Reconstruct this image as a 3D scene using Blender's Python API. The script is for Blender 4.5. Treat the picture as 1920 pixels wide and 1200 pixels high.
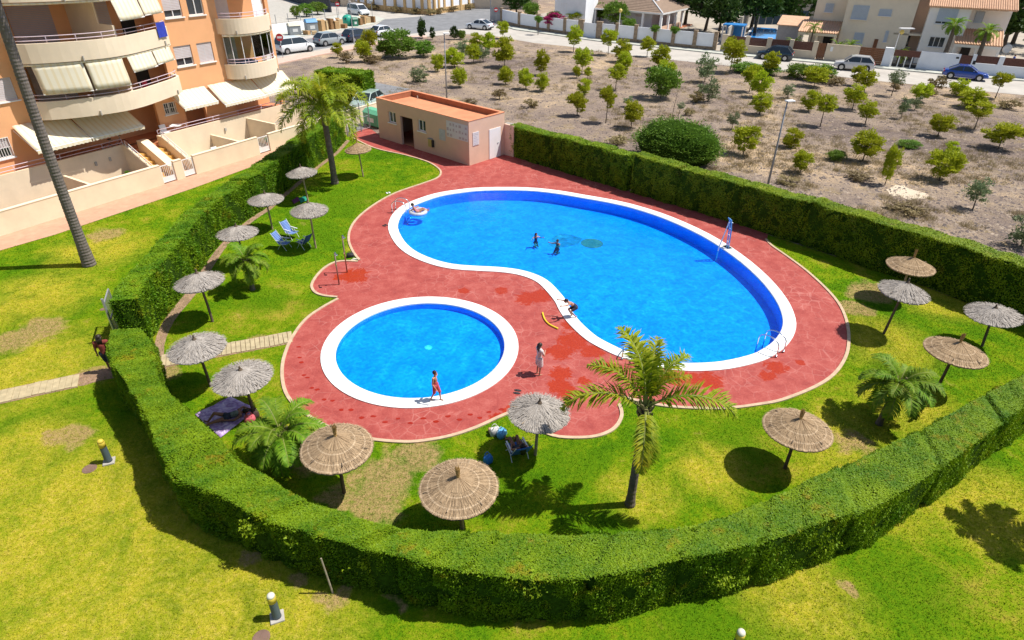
import bpy, bmesh, math, random
import numpy as np
from mathutils import Vector, Matrix, geometry

# ------------------------------------------------------------------ scene, camera, sky, sun, exposure
for o in list(bpy.data.objects): bpy.data.objects.remove(o)
random.seed(11); rng = np.random.default_rng(11)
scene = bpy.context.scene; col = scene.collection
FPX, PITCH, ROLL, CAMH = 1182.0, math.radians(31.9), math.radians(0.85), 14.0
_F = np.array([0, math.cos(PITCH), -math.sin(PITCH)]); _r = np.array([1.0, 0, 0]); _u = np.cross(_r, _F)
_R = math.cos(ROLL)*_r + math.sin(ROLL)*_u; _U = -math.sin(ROLL)*_r + math.cos(ROLL)*_u
cd = bpy.data.cameras.new('camera'); cam = bpy.data.objects.new('camera', cd); col.objects.link(cam)
cd.sensor_width = 36.0; cd.lens = FPX/1920*36.0; cd.clip_start = 0.1; cd.clip_end = 2000
cam.matrix_world = Matrix(((_R[0], _U[0], -_F[0], 0), (_R[1], _U[1], -_F[1], 0), (_R[2], _U[2], -_F[2], CAMH), (0, 0, 0, 1)))
scene.camera = cam
SUN_EL = math.radians(60.5); SUNV = Vector((math.cos(SUN_EL)*0.995, math.cos(SUN_EL)*0.10, math.sin(SUN_EL))).normalized()
w = bpy.data.worlds.new('World'); scene.world = w; w.use_nodes = True
nt = w.node_tree; bg = nt.nodes['Background']; sk = nt.nodes.new('ShaderNodeTexSky'); sk.sky_type = 'NISHITA'
sk.sun_disc = False; sk.sun_elevation = SUN_EL; sk.sun_rotation = math.atan2(SUNV.x, SUNV.y)
nt.links.new(sk.outputs[0], bg.inputs[0]); bg.inputs[1].default_value = 0.088
sl = bpy.data.lights.new('sun', 'SUN'); sl.energy = 4.7; sl.angle = math.radians(0.5); sl.color = (1.0, 0.965, 0.90)
so = bpy.data.objects.new('sun', sl); col.objects.link(so); so.rotation_euler = SUNV.to_track_quat('Z', 'Y').to_euler(); so.location = (20, 20, 60)
vs = scene.view_settings; vs.view_transform = 'Standard'; vs.look = 'None'; vs.gamma = 1; vs.exposure = 0.44; vs.use_curve_mapping = False

# ------------------------------------------------------------------ helpers
def G(x, y, z=0.0):
    """photo pixel -> point on the level z"""
    d = _F + _R*((x-960)/FPX) + _U*((600-y)/FPX); t = (z-CAMH)/d[2]
    return Vector((d[0]*t, d[1]*t, z))
def Gs(pts, z=0.0): return [G(x, y, z) for x, y in pts]
def PX(v):
    a = np.array([v[0], v[1], v[2]-CAMH]); zc = a@_F
    return 960+FPX*(a@_R)/zc, 600-FPX*(a@_U)/zc
def smooth_line(pts, n, closed=False):
    """Catmull-Rom through points, n samples a span"""
    P = [Vector(p) for p in pts]; out = []; L = len(P)
    for i in range(L if closed else L-1):
        if closed: a, b, c, d = P[(i-1) % L], P[i], P[(i+1) % L], P[(i+2) % L]
        else: a, b, c, d = P[max(i-1, 0)], P[i], P[i+1], P[min(i+2, L-1)]
        for k in range(n):
            t = k/n
            out.append(0.5*((2*b)+(c-a)*t+(2*a-5*b+4*c-d)*t*t+(3*b-a-3*c+d)*t*t*t))
    if not closed: out.append(P[-1].copy())
    return out
def offset_line(pts, d, closed=True):
    """offset to the left of travel by d (xy)"""
    out = []; L = len(pts)
    for i in range(L):
        a = pts[(i-1) % L] if (closed or i > 0) else pts[i]; b = pts[(i+1) % L] if (closed or i < L-1) else pts[i]
        t = (b-a); t.z = 0; t.normalize(); out.append(pts[i]+Vector((-t.y, t.x, 0))*d)
    return out
def area2(p): return sum(p[i].x*p[(i+1) % len(p)].y-p[(i+1) % len(p)].x*p[i].y for i in range(len(p)))/2
def ccw(p): return p if area2(p) > 0 else p[::-1]

class MB:
    def __init__(s): s.v = []; s.f = []; s.m = []
    def add(s, vs, fs, m=0):
        k = len(s.v); s.v += [tuple(v) for v in vs]; s.f += [tuple(i+k for i in f) for f in fs]; s.m += [m]*len(fs); return s
    def frame(s, o, ax, ay, az, m=0):
        o, ax, ay, az = Vector(o), Vector(ax), Vector(ay), Vector(az)
        c = [o, o+ax, o+ax+ay, o+ay]; c += [p+az for p in c]
        return s.add(c, [(3, 2, 1, 0), (4, 5, 6, 7), (0, 1, 5, 4), (1, 2, 6, 5), (2, 3, 7, 6), (3, 0, 4, 7)], m)
    def box(s, x0, x1, y0, y1, z0, z1, m=0): return s.frame((x0, y0, z0), (x1-x0, 0, 0), (0, y1-y0, 0), (0, 0, z1-z0), m)
    def cbox(s, c, d, rz=0.0, m=0):
        a = Vector((math.cos(rz), math.sin(rz), 0))*d[0]; b = Vector((-math.sin(rz), math.cos(rz), 0))*d[1]
        return s.frame(Vector(c)-a/2-b/2-Vector((0, 0, d[2]/2)), a, b, (0, 0, d[2]), m)
    def tube(s, pts, rad, n=8, m=0, caps=True):
        P = [Vector(p) for p in pts]; r = rad if isinstance(rad, (list, tuple)) else [rad]*len(P); vs = []; up = None
        for i, p in enumerate(P):
            t = (P[min(i+1, len(P)-1)]-P[max(i-1, 0)]).normalized()
            if up is None: up = Vector((0, 0, 1)) if abs(t.z) < 0.9 else Vector((1, 0, 0))
            a = (up - t*up.dot(t)).normalized(); b = t.cross(a); up = a
            vs += [p+(a*math.cos(2*math.pi*k/n)+b*math.sin(2*math.pi*k/n))*r[i] for k in range(n)]
        fs = [(i*n+k, i*n+(k+1) % n, (i+1)*n+(k+1) % n, (i+1)*n+k) for i in range(len(P)-1) for k in range(n)]
        if caps: fs += [tuple(range(n-1, -1, -1)), tuple((len(P)-1)*n+k for k in range(n))]
        return s.add(vs, fs, m)
    def prism(s, poly, z0, z1, m=0):
        poly = ccw([Vector((p[0], p[1], 0)) for p in poly]); n = len(poly)
        vs = [(p.x, p.y, z0) for p in poly]+[(p.x, p.y, z1) for p in poly]
        tr = geometry.tessellate_polygon([poly]); fs = []
        for t in tr:
            a, b, c = [poly[i] for i in t]
            if (b-a).cross(c-a).z < 0: t = t[::-1]
            fs += [tuple(i+n for i in t), tuple(t[::-1])]
        fs += [(i, (i+1) % n, n+(i+1) % n, n+i) for i in range(n)]
        return s.add(vs, fs, m)
    def lathe(s, prof, n=16, c=(0, 0, 0), m=0):
        c = Vector(c); vs = []
        for r, z in prof: vs += [c+Vector((r*math.cos(2*math.pi*k/n), r*math.sin(2*math.pi*k/n), z)) for k in range(n)]
        fs = [(i*n+k, i*n+(k+1) % n, (i+1)*n+(k+1) % n, (i+1)*n+k) for i in range(len(prof)-1) for k in range(n)]
        fs += [tuple(range(n-1, -1, -1)), tuple((len(prof)-1)*n+k for k in range(n))]
        return s.add(vs, fs, m)
    def ball(s, c, r, n=12, q=8, m=0, jit=0.0):
        c = Vector(c); r = r if isinstance(r, (list, tuple)) else (r, r, r); vs = []; 
        for i in range(1, q):
            th = math.pi*i/q
            for k in range(n):
                a = 2*math.pi*k/n; j = 1+random.uniform(-jit, jit)
                vs.append(c+Vector((r[0]*math.sin(th)*math.cos(a)*j, r[1]*math.sin(th)*math.sin(a)*j, r[2]*math.cos(th)*j)))
        t = len(vs); vs += [c+Vector((0, 0, r[2])), c-Vector((0, 0, r[2]))]
        fs = [(i*n+k, (i+1)*n+k, (i+1)*n+(k+1) % n, i*n+(k+1) % n) for i in range(q-2) for k in range(n)]
        fs += [(t, k, (k+1) % n) for k in range(n)]+[(t+1, (q-2)*n+(k+1) % n, (q-2)*n+k) for k in range(n)]
        return s.add(vs, fs, m)
    def sheet(s, poly, holes, z, m=0):
        loops = [[Vector((p[0], p[1], 0)) for p in poly]]+[[Vector((p[0], p[1], 0)) for p in h] for h in holes]
        flat = [p for l in loops for p in l]; fs = []
        for t in geometry.tessellate_polygon(loops):
            a, b, c = [flat[i] for i in t]
            cr = (b-a).cross(c-a).z
            if abs(cr) < 1e-9: continue
            fs.append(t if cr > 0 else t[::-1])
        return s.add([(p.x, p.y, z) for p in flat], fs, m)
    def strip(s, A, B, closed=False, m=0):
        n = len(A); fs = [(i, (i+1) % n, n+(i+1) % n, n+i) for i in range(n if closed else n-1)]
        return s.add(list(A)+list(B), fs, m)
    def mesh(s, name, mats, smooth=False):
        me = bpy.data.meshes.new(name); me.from_pydata(s.v, [], s.f)
        for mm in (mats if isinstance(mats, (list, tuple)) else [mats]): me.materials.append(mm)
        if isinstance(mats, (list, tuple)) and len(mats) > 1: me.polygons.foreach_set('material_index', s.m)
        if smooth: me.polygons.foreach_set('use_smooth', [True]*len(s.f))
        me.update(); return me
    def build(s, name, mats, parent=None, smooth=False, bevel=0.0, loc=None):
        return put(name, s.mesh(name, mats, smooth), parent, bevel, loc)

def put(name, me, parent=None, bevel=0.0, loc=None, rz=None, scale=None):
    o = bpy.data.objects.new(name, me); col.objects.link(o)
    if parent: o.parent = parent
    if loc is not None: o.location = loc
    if rz is not None: o.rotation_euler = (0, 0, rz)
    if scale is not None: o.scale = scale if isinstance(scale, (tuple, list)) else (scale,)*3
    if bevel:
        b = o.modifiers.new('bevel', 'BEVEL'); b.width = bevel; b.segments = 2; b.limit_method = 'ANGLE'
    return o
def npmesh(name, V, Fc, mats, smooth=False):
    """numpy verts (n,3) and faces (m,k) -> mesh"""
    me = bpy.data.meshes.new(name); V = np.asarray(V, dtype=np.float32); Fc = np.asarray(Fc, dtype=np.int32); m, k = Fc.shape
    me.vertices.add(len(V)); me.vertices.foreach_set('co', V.ravel())
    me.loops.add(m*k); me.loops.foreach_set('vertex_index', Fc.ravel())
    me.polygons.add(m); me.polygons.foreach_set('loop_start', np.arange(0, m*k, k, dtype=np.int32))
    try: me.polygons.foreach_set('loop_total', np.full(m, k, dtype=np.int32))
    except Exception: pass
    for mm in (mats if isinstance(mats, (list, tuple)) else [mats]): me.materials.append(mm)
    if smooth: me.polygons.foreach_set('use_smooth', np.ones(m, dtype=bool))
    me.update(calc_edges=True); me.validate(); return me
def tag(o, label=None, cat=None, group=None, kind=None):
    if label: o['label'] = label
    if cat: o['category'] = cat
    if group: o['group'] = group
    if kind: o['kind'] = kind
    return o
def thing(name, label, cat, loc=(0, 0, 0), rz=0.0, group=None, scale=1.0):
    o = bpy.data.objects.new(name, None); col.objects.link(o); o.empty_display_size = 0.2
    o.location = loc; o.rotation_euler = (0, 0, rz); o.scale = (scale,)*3
    return tag(o, label, cat, group)
def dup(root, loc, rz=0.0, label=None, group=None, scale=1.0, cat=None):
    r = root.copy(); col.objects.link(r); r.location = loc; r.rotation_euler = (0, 0, rz)
    r.scale = scale if isinstance(scale, (tuple, list)) else (scale,)*3
    tag(r, label, cat, group)
    for ch in root.children:
        c = ch.copy(); col.objects.link(c); c.parent = r
        for g in ch.children:
            d = g.copy(); col.objects.link(d); d.parent = c
    return r

# ------------------------------------------------------------------ materials
class NT:
    def __init__(s, name):
        s.mat = bpy.data.materials.new(name); s.mat.use_nodes = True; s.t = s.mat.node_tree
        s.b = s.t.nodes['Principled BSDF']; s.out = s.t.nodes['Material Output']
        s.pos = s.t.nodes.new('ShaderNodeNewGeometry').outputs['Position']
    def n(s, typ, ins=None, **kw):
        d = s.t.nodes.new(typ)
        for k, v in kw.items(): setattr(d, k, v)
        for k, v in (ins or {}).items():
            if hasattr(v, 'node'): s.t.links.new(v, d.inputs[k])
            else: d.inputs[k].default_value = v
        return d
    def link(s, a, b): s.t.links.new(a, b)
    def noise(s, scale, detail=4, rough=0.6, vec=None, dist=0.0):
        return s.n('ShaderNodeTexNoise', {'Vector': vec or s.pos, 'Scale': scale, 'Detail': detail, 'Roughness': rough, 'Distortion': dist}).outputs[0]
    def ramp(s, fac, stops, interp='LINEAR'):
        d = s.n('ShaderNodeValToRGB', {'Fac': fac}); e = d.color_ramp; e.interpolation = interp
        while len(e.elements) < len(stops): e.elements.new(0.5)
        for el, (p, c) in zip(e.elements, stops): el.position = p; el.color = (*c, 1) if len(c) == 3 else c
        return d.outputs[0]
    def mix(s, fac, a, b, blend='MIX'):
        d = s.n('ShaderNodeMix', data_type='RGBA', blend_type=blend)
        for i, v in ((0, fac), (6, a), (7, b)):
            if hasattr(v, 'node'): s.link(v, d.inputs[i])
            elif i == 0: d.inputs[0].default_value = v
            else: d.inputs[i].default_value = (*v, 1) if len(v) == 3 else v
        return d.outputs[2]
    def math(s, op, a, b=0.0, clamp=False):
        d = s.n('ShaderNodeMath', operation=op, use_clamp=clamp)
        for i, v in ((0, a), (1, b)):
            if hasattr(v, 'node'): s.link(v, d.inputs[i])
            else: d.inputs[i].default_value = v
        return d.outputs[0]
    def mrange(s, v, a, b, c=0.0, d=1.0):
        return s.n('ShaderNodeMapRange', {0: v, 1: a, 2: b, 3: c, 4: d}).outputs[0]
    def spot(s, p, r0, r1, vec=None):
        d = s.n('ShaderNodeVectorMath', operation='DISTANCE'); s.link(vec or s.pos, d.inputs[0]); d.inputs[1].default_value = (p[0], p[1], p[2] if len(p) > 2 else 0)
        return s.mrange(d.outputs['Value'], r0, r1, 1.0, 0.0)
    def bump(s, h, strength=0.3, dist=0.02):
        s.link(s.n('ShaderNodeBump', {'Height': h, 'Strength': strength, 'Distance': dist}).outputs[0], s.b.inputs['Normal'])
    def base(s, c):
        if hasattr(c, 'node'): s.link(c, s.b.inputs['Base Color'])
        else: s.b.inputs['Base Color'].default_value = (*c, 1)
    def rough(s, r):
        if hasattr(r, 'node'): s.link(r, s.b.inputs['Roughness'])
        else: s.b.inputs['Roughness'].default_value = r
    def spec(s, v): s.b.inputs['Specular IOR Level'].default_value = v

def pm(name, c, rough=0.7, var=0.12, scale=3.0, bump=0.0, bscale=40.0, metal=0.0, spec=0.35, grime=0.0):
    """painted, plastered, metal, plastic ... : colour with soft variation, fine relief and some dirt"""
    t = NT(name); n = t.noise(scale, 5, 0.65)
    lo = tuple(x*(1-var) for x in c); hi = tuple(min(1, x*(1+var)) for x in c)
    cc = t.ramp(n, [(0.3, lo), (0.7, hi)])
    if grime:
        g = t.mrange(t.noise(scale*0.35, 6, 0.7, dist=0.6), 0.5, 0.72, 0, grime)
        cc = t.mix(g, cc, tuple(x*0.5+0.02 for x in c))
    t.base(cc); t.rough(rough); t.spec(spec); t.b.inputs['Metallic'].default_value = metal
    if bump: t.bump(t.noise(bscale, 4, 0.6), bump, 0.01)
    return t.mat
def leafmat(name, a, b, c=None, scale=9.0, trans=0.35, rnd=0.25, big=0.7, bw=0.45):
    """foliage: per-leaf noise between two greens, a few yellow or brown bits, per-plant shift, some light through the leaf"""
    t = NT(name); n1 = t.noise(scale*4, 2, 0.5); n2 = t.noise(big, 3, 0.6)
    f = t.math('ADD', t.math('MULTIPLY', n1, 1-bw), t.math('MULTIPLY', n2, bw))
    cc = t.ramp(f, [(0.36, a), (0.62, b)])
    if c: cc = t.mix(t.mrange(t.noise(scale*0.28, 5, 0.7), 0.58, 0.75, 0, 0.75), cc, c)
    oi = t.n('ShaderNodeObjectInfo').outputs['Random']
    hs = t.n('ShaderNodeHueSaturation', {'Hue': t.mrange(oi, 0, 1, 0.485, 0.515), 'Saturation': 1.0, 'Value': t.mrange(oi, 0, 1, 1-rnd, 1+rnd), 'Color': cc}).outputs[0]
    t.base(hs); t.rough(0.6); t.spec(0.25)
    tr = t.n('ShaderNodeBsdfTranslucent', {'Color': hs}); mx = t.n('ShaderNodeMixShader', {0: trans})
    t.link(t.b.outputs[0], mx.inputs[1]); t.link(tr.outputs[0], mx.inputs[2]); t.link(mx.outputs[0], t.out.inputs['Surface'])
    return t.mat
# ------------------------------------------------------------------ pool outlines (traced, laid on the ground)
pool_px = [(728,430),(733,408),(748,391),(773,378),(815,364),(860,356.5),(907,352.5),(987,352.5),(1045,358),(1093,366),(1150,376),(1200,388),(1260,408),(1330,440),(1390,478),(1440,520),(1475,562),(1491,598),(1490,625),(1474,650),(1448,669),(1420,681),(1367,693),(1313,697),(1263,695),(1215,686),(1180,676),(1153,667),(1122,652),(1100,639),(1080,622),(1062,603),(1048,582),(1040,566),(1023,545),(1008,531),(990,522),(965,515),(933,511),(895,509),(853,506),(820,500),(787,489),(760,475),(740,456)]
main_out = ccw(smooth_line(Gs(pool_px), 3, True)); main_in = offset_line(main_out, 0.52)
KC, KR = Vector((-3.55, 20.46, 0)), 3.82
kid_out = [KC+Vector((math.cos(2*math.pi*k/96), math.sin(2*math.pi*k/96), 0))*KR for k in range(96)]
kid_in = [KC+Vector((math.cos(2*math.pi*k/96), math.sin(2*math.pi*k/96), 0))*(KR-0.55) for k in range(96)]
HOLES = [offset_line(main_out, 0.25), [KC+(p-KC)*0.93 for p in kid_out]]

# deck outline
deck_px_a = [(657,257),(700,278),(760,292),(800,304),(820,316),(825,325),(818,334),(792,344),(740,362),(700,384),(670,408),(655,430),(652,452),(660,473),(672,489)]
deck_px_b = [(672,490),(648,489),(626,492),(606,503),(590,520),(582,536),(588,549),(605,556),(632,559)]
deck_px_c = [(632,560),(600,578),(570,600),(545,634),(530,670),(526,700),(530,730),(542,753),(563,773),(600,797),(650,817),(704,828),(760,832),(800,829),(847,820),(895,804),(948,780),(985,768)]
deck_px_d = [(985,772),(1000,800),(1036,820),(1087,824),(1127,819),(1156,804),(1169,780),(1164,758)]
deck_px_e = [(1164,746),(1207,757),(1265,766),(1343,769),(1380,767),(1425,761),(1470,752),(1530,728),(1566,704),(1587,674),(1594,644),(1591,608),(1578,575),(1554,545),(1515,509),(1479,482),(1449,461),(1438,449)]
deck_px_f = [(1440,438),(1290,392),(1170,356),(1050,320),(955,291),(942,286),(880,306),(712,254),(690,238),(668,246)]
kerb_runs = [smooth_line(Gs(p), 4) for p in (deck_px_a, deck_px_b, deck_px_c, deck_px_d, deck_px_e)]
deck_poly = []
for r_ in kerb_runs: deck_poly += r_
deck_poly += Gs(deck_px_f)

# ------------------------------------------------------------------ ground materials
def lawn_material():
    t = NT('lawn'); P = t.pos
    big = t.noise(0.16, 3, 0.55); mid = t.noise(0.9, 6, 0.72, dist=0.4); fine = t.noise(7.0, 6, 0.85); blade = t.noise(30.0, 4, 0.8)
    f = t.math('ADD', t.math('MULTIPLY', big, 0.34), t.math('ADD', t.math('MULTIPLY', mid, 0.36), t.math('MULTIPLY', fine, 0.30)))
    c = t.ramp(f, [(0.40, (0.045, 0.125, 0.002)), (0.47, (0.085, 0.185, 0.003)), (0.53, (0.165, 0.235, 0.005)), (0.60, (0.30, 0.26, 0.030))])
    wob = t.n('ShaderNodeVectorMath', operation='ADD'); t.link(P, wob.inputs[0])
    nz = t.n('ShaderNodeTexNoise', {'Vector': P, 'Scale': 0.9, 'Detail': 4.0})
    sc = t.n('ShaderNodeVectorMath', operation='SCALE'); t.link(nz.outputs['Color'], sc.inputs[0]); sc.inputs['Scale'].default_value = 1.6
    t.link(sc.outputs[0], wob.inputs[1]); V = wob.outputs[0]
    def spots(lst):
        acc = None
        for x, y, r in lst:
            p = G(x, y)+Vector((0.8, 0.8, 0.8)); s_ = t.spot(p, r*0.35, r, V); acc = s_ if acc is None else t.math('MAXIMUM', acc, s_)
        return acc
    yel = spots([(60,690,3.6),(60,560,3.2),(40,1000,3.6),(160,930,3.6),(230,1090,3.2),(420,1130,2.8),(300,960,2.0),(180,470,3.0),(30,860,2.6),(560,1180,2.0),(100,1150,2.6),(260,620,1.6),(1650,640,2.6),(1760,560,2.4),(1590,800,1.8),(1200,930,1.3),(1330,880,1.5),(1700,760,2.2),(1640,900,2.4),(1500,1120,2.0),(1850,950,2.4),(690,460,1.2)])
    dry = spots([(720,900,1.25),(700,950,1.3),(780,860,1.1),(640,940,0.9),(1630,545,1.5),(1610,580,1.0),(130,822,0.85),(30,640,1.3),(70,620,1.4),(300,705,0.9),(180,700,0.8),(480,640,0.8),(590,880,0.7),(335,945,0.4),(400,995,0.4),(480,1050,0.4),(560,1082,0.4),(640,1112,0.4),(740,1138,0.35),(1600,830,0.8),(200,440,1.2),(1580,1090,0.35)])
    grn = spots([(300,540,2.2),(120,790,1.0),(560,440,3.0),(640,380,3.4),(1080,880,1.4),(930,930,1.2),(1380,830,1.6),(1420,790,1.0),(620,560,1.6),(500,560,1.8),(1700,1100,2.0),(1300,1150,2.0),(400,280,3.5)])
    c = t.mix(t.math('MULTIPLY', grn, 0.75), c, t.ramp(fine, [(0.35, (0.050, 0.135, 0.002)), (0.7, (0.115, 0.210, 0.004))]))
    c = t.mix(t.math('MULTIPLY', yel, t.mrange(mid, 0.32, 0.60, 0.30, 0.95)), c, t.ramp(fine, [(0.32, (0.25, 0.275, 0.006)), (0.5, (0.37, 0.325, 0.022)), (0.66, (0.54, 0.41, 0.085))]))
    c = t.mix(t.math('MULTIPLY', t.mrange(t.math('ADD', dry, t.math('MULTIPLY', t.math('SUBTRACT', mid, 0.5), 2.2)), 0.3, 0.75), t.mrange(fine, 0.38, 0.58, 0.35, 1.0)), c, t.ramp(fine, [(0.3, (0.25, 0.165, 0.06)), (0.7, (0.42, 0.29, 0.14))]))
    g = t.mix(1.0, c, t.ramp(blade, [(0.30, (0.50, 0.58, 0.4)), (0.5, (1.0, 1.0, 1.0)), (0.70, (1.5, 1.38, 1.3))]), 'MULTIPLY')
    t.base(g); t.rough(0.95); t.spec(0.05)
    t.bump(t.math('ADD', t.math('MULTIPLY', blade, 0.5), t.math('MULTIPLY', fine, 0.6)), 0.8, 0.05)
    return t.mat
def lot_material():
    t = NT('lot_soil'); big = t.noise(0.07, 4, 0.6, dist=0.8); mid = t.noise(0.55, 6, 0.7, dist=0.4); fine = t.noise(5.0, 6, 0.8); grit = t.noise(22.0, 4, 0.8)
    f = t.math('ADD', t.math('MULTIPLY', big, 0.45), t.math('ADD', t.math('MULTIPLY', mid, 0.35), t.math('MULTIPLY', fine, 0.2)))
    c = t.ramp(f, [(0.38, (0.155, 0.118, 0.105)), (0.46, (0.26, 0.20, 0.165)), (0.53, (0.36, 0.275, 0.205)), (0.59, (0.55, 0.40, 0.255)), (0.67, (0.70, 0.54, 0.36))])
    c = t.mix(t.mrange(t.noise(0.5, 7, 0.8), 0.53, 0.66, 0, 0.6), c, (0.30, 0.22, 0.075))
    c = t.mix(1.0, c, t.ramp(grit, [(0.28, (0.35, 0.34, 0.36)), (0.5, (1.0, 1.0, 1.0)), (0.75, (1.5, 1.45, 1.4))]), 'MULTIPLY')
    t.base(c); t.rough(0.95); t.spec(0.08); t.bump(t.math('ADD', t.math('MULTIPLY', fine, 1.2), t.math('MULTIPLY', grit, 0.5)), 1.0, 0.12)
    return t.mat
def deck_material():
    t = NT('stamped_red_concrete'); P = t.pos
    vo = t.n('ShaderNodeTexVoronoi', {'Vector': P, 'Scale': 2.3, 'Randomness': 0.95}, feature='DISTANCE_TO_EDGE').outputs['Distance']
    line = t.mrange(vo, 0.012, 0.05, 1, 0); worn = t.mrange(t.noise(0.5, 4, 0.6), 0.42, 0.62); fine = t.noise(14, 5, 0.75); mid = t.noise(1.6, 5, 0.65)
    c = t.ramp(t.math('ADD', t.math('MULTIPLY', mid, 0.6), t.math('MULTIPLY', fine, 0.4)), [(0.36, (0.265, 0.042, 0.036)), (0.5, (0.345, 0.066, 0.053)), (0.66, (0.43, 0.115, 0.092))])
    c = t.mix(t.math('MULTIPLY', line, t.math('MULTIPLY', worn, 0.38)), c, (0.55, 0.25, 0.21))
    c = t.mix(t.mrange(t.noise(3.2, 6, 0.8, dist=1.0), 0.60, 0.76, 0, 0.55), c, (0.58, 0.24, 0.20))
    acc = None
    for x, y, r in [(662,517,1.15),(640,520,0.6),(990,560,0.9),(1015,555,0.9),(940,545,0.5),(1075,640,1.1),(1050,660,0.9),(1110,660,0.8),(1052,700,0.7),(1048,725,0.7),(1062,735,0.6),(1095,715,0.4),(1070,610,0.6),(1330,715,0.9),(1300,710,0.7),(1265,712,0.6),(1455,688,0.7),(1440,705,0.5),(870,545,0.5),(930,785,0.45),(1500,680,0.3),(960,770,0.5),(1000,520,0.5),(1140,690,0.6)]:
        s_ = t.spot(G(x, y), r*0.25, r); acc = s_ if acc is None else t.math('MAXIMUM', acc, s_)
    nz = t.noise(1.9, 8, 0.78, dist=1.6)
    wet = t.mrange(t.math('ADD', acc, t.math('MULTIPLY', t.math('SUBTRACT', nz, 0.5), 2.4)), 0.50, 0.60)
    wet = t.math('MULTIPLY', wet, t.mrange(acc, 0.02, 0.12))
    wet = t.math('MAXIMUM', wet, t.math('MULTIPLY', t.mrange(t.noise(5.5, 5, 0.7), 0.73, 0.75), t.mrange(t.noise(0.45, 3), 0.48, 0.6)))
    c = t.mix(t.math('MULTIPLY', wet, 0.9), c, t.ramp(fine, [(0.35, (0.30, 0.022, 0.005)), (0.7, (0.42, 0.045, 0.010))]))
    t.base(c); t.rough(t.mrange(wet, 0, 1, 0.8, 0.22)); t.spec(0.3)
    t.bump(t.math('ADD', t.math('MULTIPLY', t.mrange(vo, 0.0, 0.04), 0.6), t.math('MULTIPLY', fine, 0.25)), 0.35, 0.02)
    return t.mat
M = {}
M['lawn'] = lawn_material(); M['lot'] = lot_material(); M['deck'] = deck_material()
M['white'] = pm('white_coping', (0.78, 0.77, 0.74), 0.6, 0.06, 3.0, 0.1, 60, grime=0.16)
M['kerb'] = pm('kerb_stone', (0.50, 0.36, 0.24), 0.85, 0.2, 4, 0.3, 50)
M['soil'] = pm('bare_earth', (0.30, 0.19, 0.12), 0.95, 0.35, 3, 0.8, 25)
M['asphalt'] = pm('asphalt', (0.20, 0.20, 0.205), 0.9, 0.2, 0.6, 0.3, 40, grime=0.25)
M['street'] = pm('pale_street', (0.44, 0.40, 0.35), 0.9, 0.14, 0.5, 0.2, 40, grime=0.2)
M['pave'] = pm('pavement', (0.43, 0.42, 0.37), 0.9, 0.14, 1.2, 0.2, 30, grime=0.15)
M['tilewalk'] = pm('pink_paving', (0.50, 0.29, 0.19), 0.85, 0.14, 2.0, 0.2, 30, grime=0.15)
M['concrete'] = pm('concrete', (0.42, 0.39, 0.34), 0.9, 0.15, 2, 0.3, 30, grime=0.2)

def sheet(name, poly, z, mat, holes=(), kind='structure'):
    return tag(MB().sheet(poly, list(holes), z).build(name, mat), kind=kind)
S_ = 420
sheet('ground', [Vector((-S_, -120, 0)), Vector((S_, -120, 0)), Vector((S_, S_+200, 0)), Vector((-S_, S_+200, 0))], -0.030, M['lot'], HOLES)
lawn_px = [(-520,560),(-200,510),(0,470),(104,440),(360,354),(474,312),(520,290),(590,256),(628,240),(655,256),(668,262),(690,244),(712,258),(880,311),(942,289),(1050,322),(1170,358),(1290,394),(1440,440),(1572,483),(1749,543),(1920,610),(2300,760)]
lawn_poly = Gs(lawn_px)+[Vector((34, -14, 0)), Vector((-34, -14, 0))]
sheet('lawn', lawn_poly, 0.0, M['lawn'], HOLES)
sheet('pool_deck', deck_poly, 0.012, M['deck'], HOLES)
# beige kerb edging along the deck, laid in separate lengths
def edging(line, w=0.13, h=0.05):
    m = MB(); o = offset_line(line, w, False); n = len(line)
    top_a = [p+Vector((0, 0, h)) for p in line]; top_b = [p+Vector((0, 0, h)) for p in o]
    m.strip(top_a, top_b); m.strip([p+Vector((0, 0, -0.05)) for p in line], top_a); m.strip(top_b, [p+Vector((0, 0, -0.05)) for p in o])
    return m
for ln in kerb_runs:
    k_ = edging(ln, 0.12).build('kerb', M['kerb']); tag(k_, kind='structure')

# soil strips beside the hedges
strip_px_in = [(300,722),(294,690),(290,645),(308,600),(345,553),(378,506),(416,456),(466,412),(500,390),(540,356),(594,312),(628,286),(650,262)]
strip_px_out = [(312,722),(312,690),(308,648),(328,600),(368,551),(396,506),(430,456),(476,414),(509,392),(548,358),(600,314),(634,288),(656,264)]
sheet('soil_strip', smooth_line(Gs(strip_px_in), 3)+smooth_line(Gs(strip_px_out), 3)[::-1], 0.008, M['soil'])
fr_px = [(290,850),(320,935),(400,990),(500,1050),(600,1100),(720,1130),(830,1155),(977,1166),(1100,1168),(1190,1150)]
fr_px2 = [(300,900),(360,985),(430,1035),(500,1075),(600,1122),(720,1152),(830,1175),(977,1186),(1100,1180),(1190,1160)]
# footpath beside the flats (pink paving) and its joints
sheet('footpath', Gs([(-300,520),(0,441),(148,397),(300,344),(486,288),(600,252),(612,246),(590,256),(520,290),(474,312),(360,354),(104,440),(0,470),(-300,560)]), 0.012, M['tilewalk'])

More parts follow.
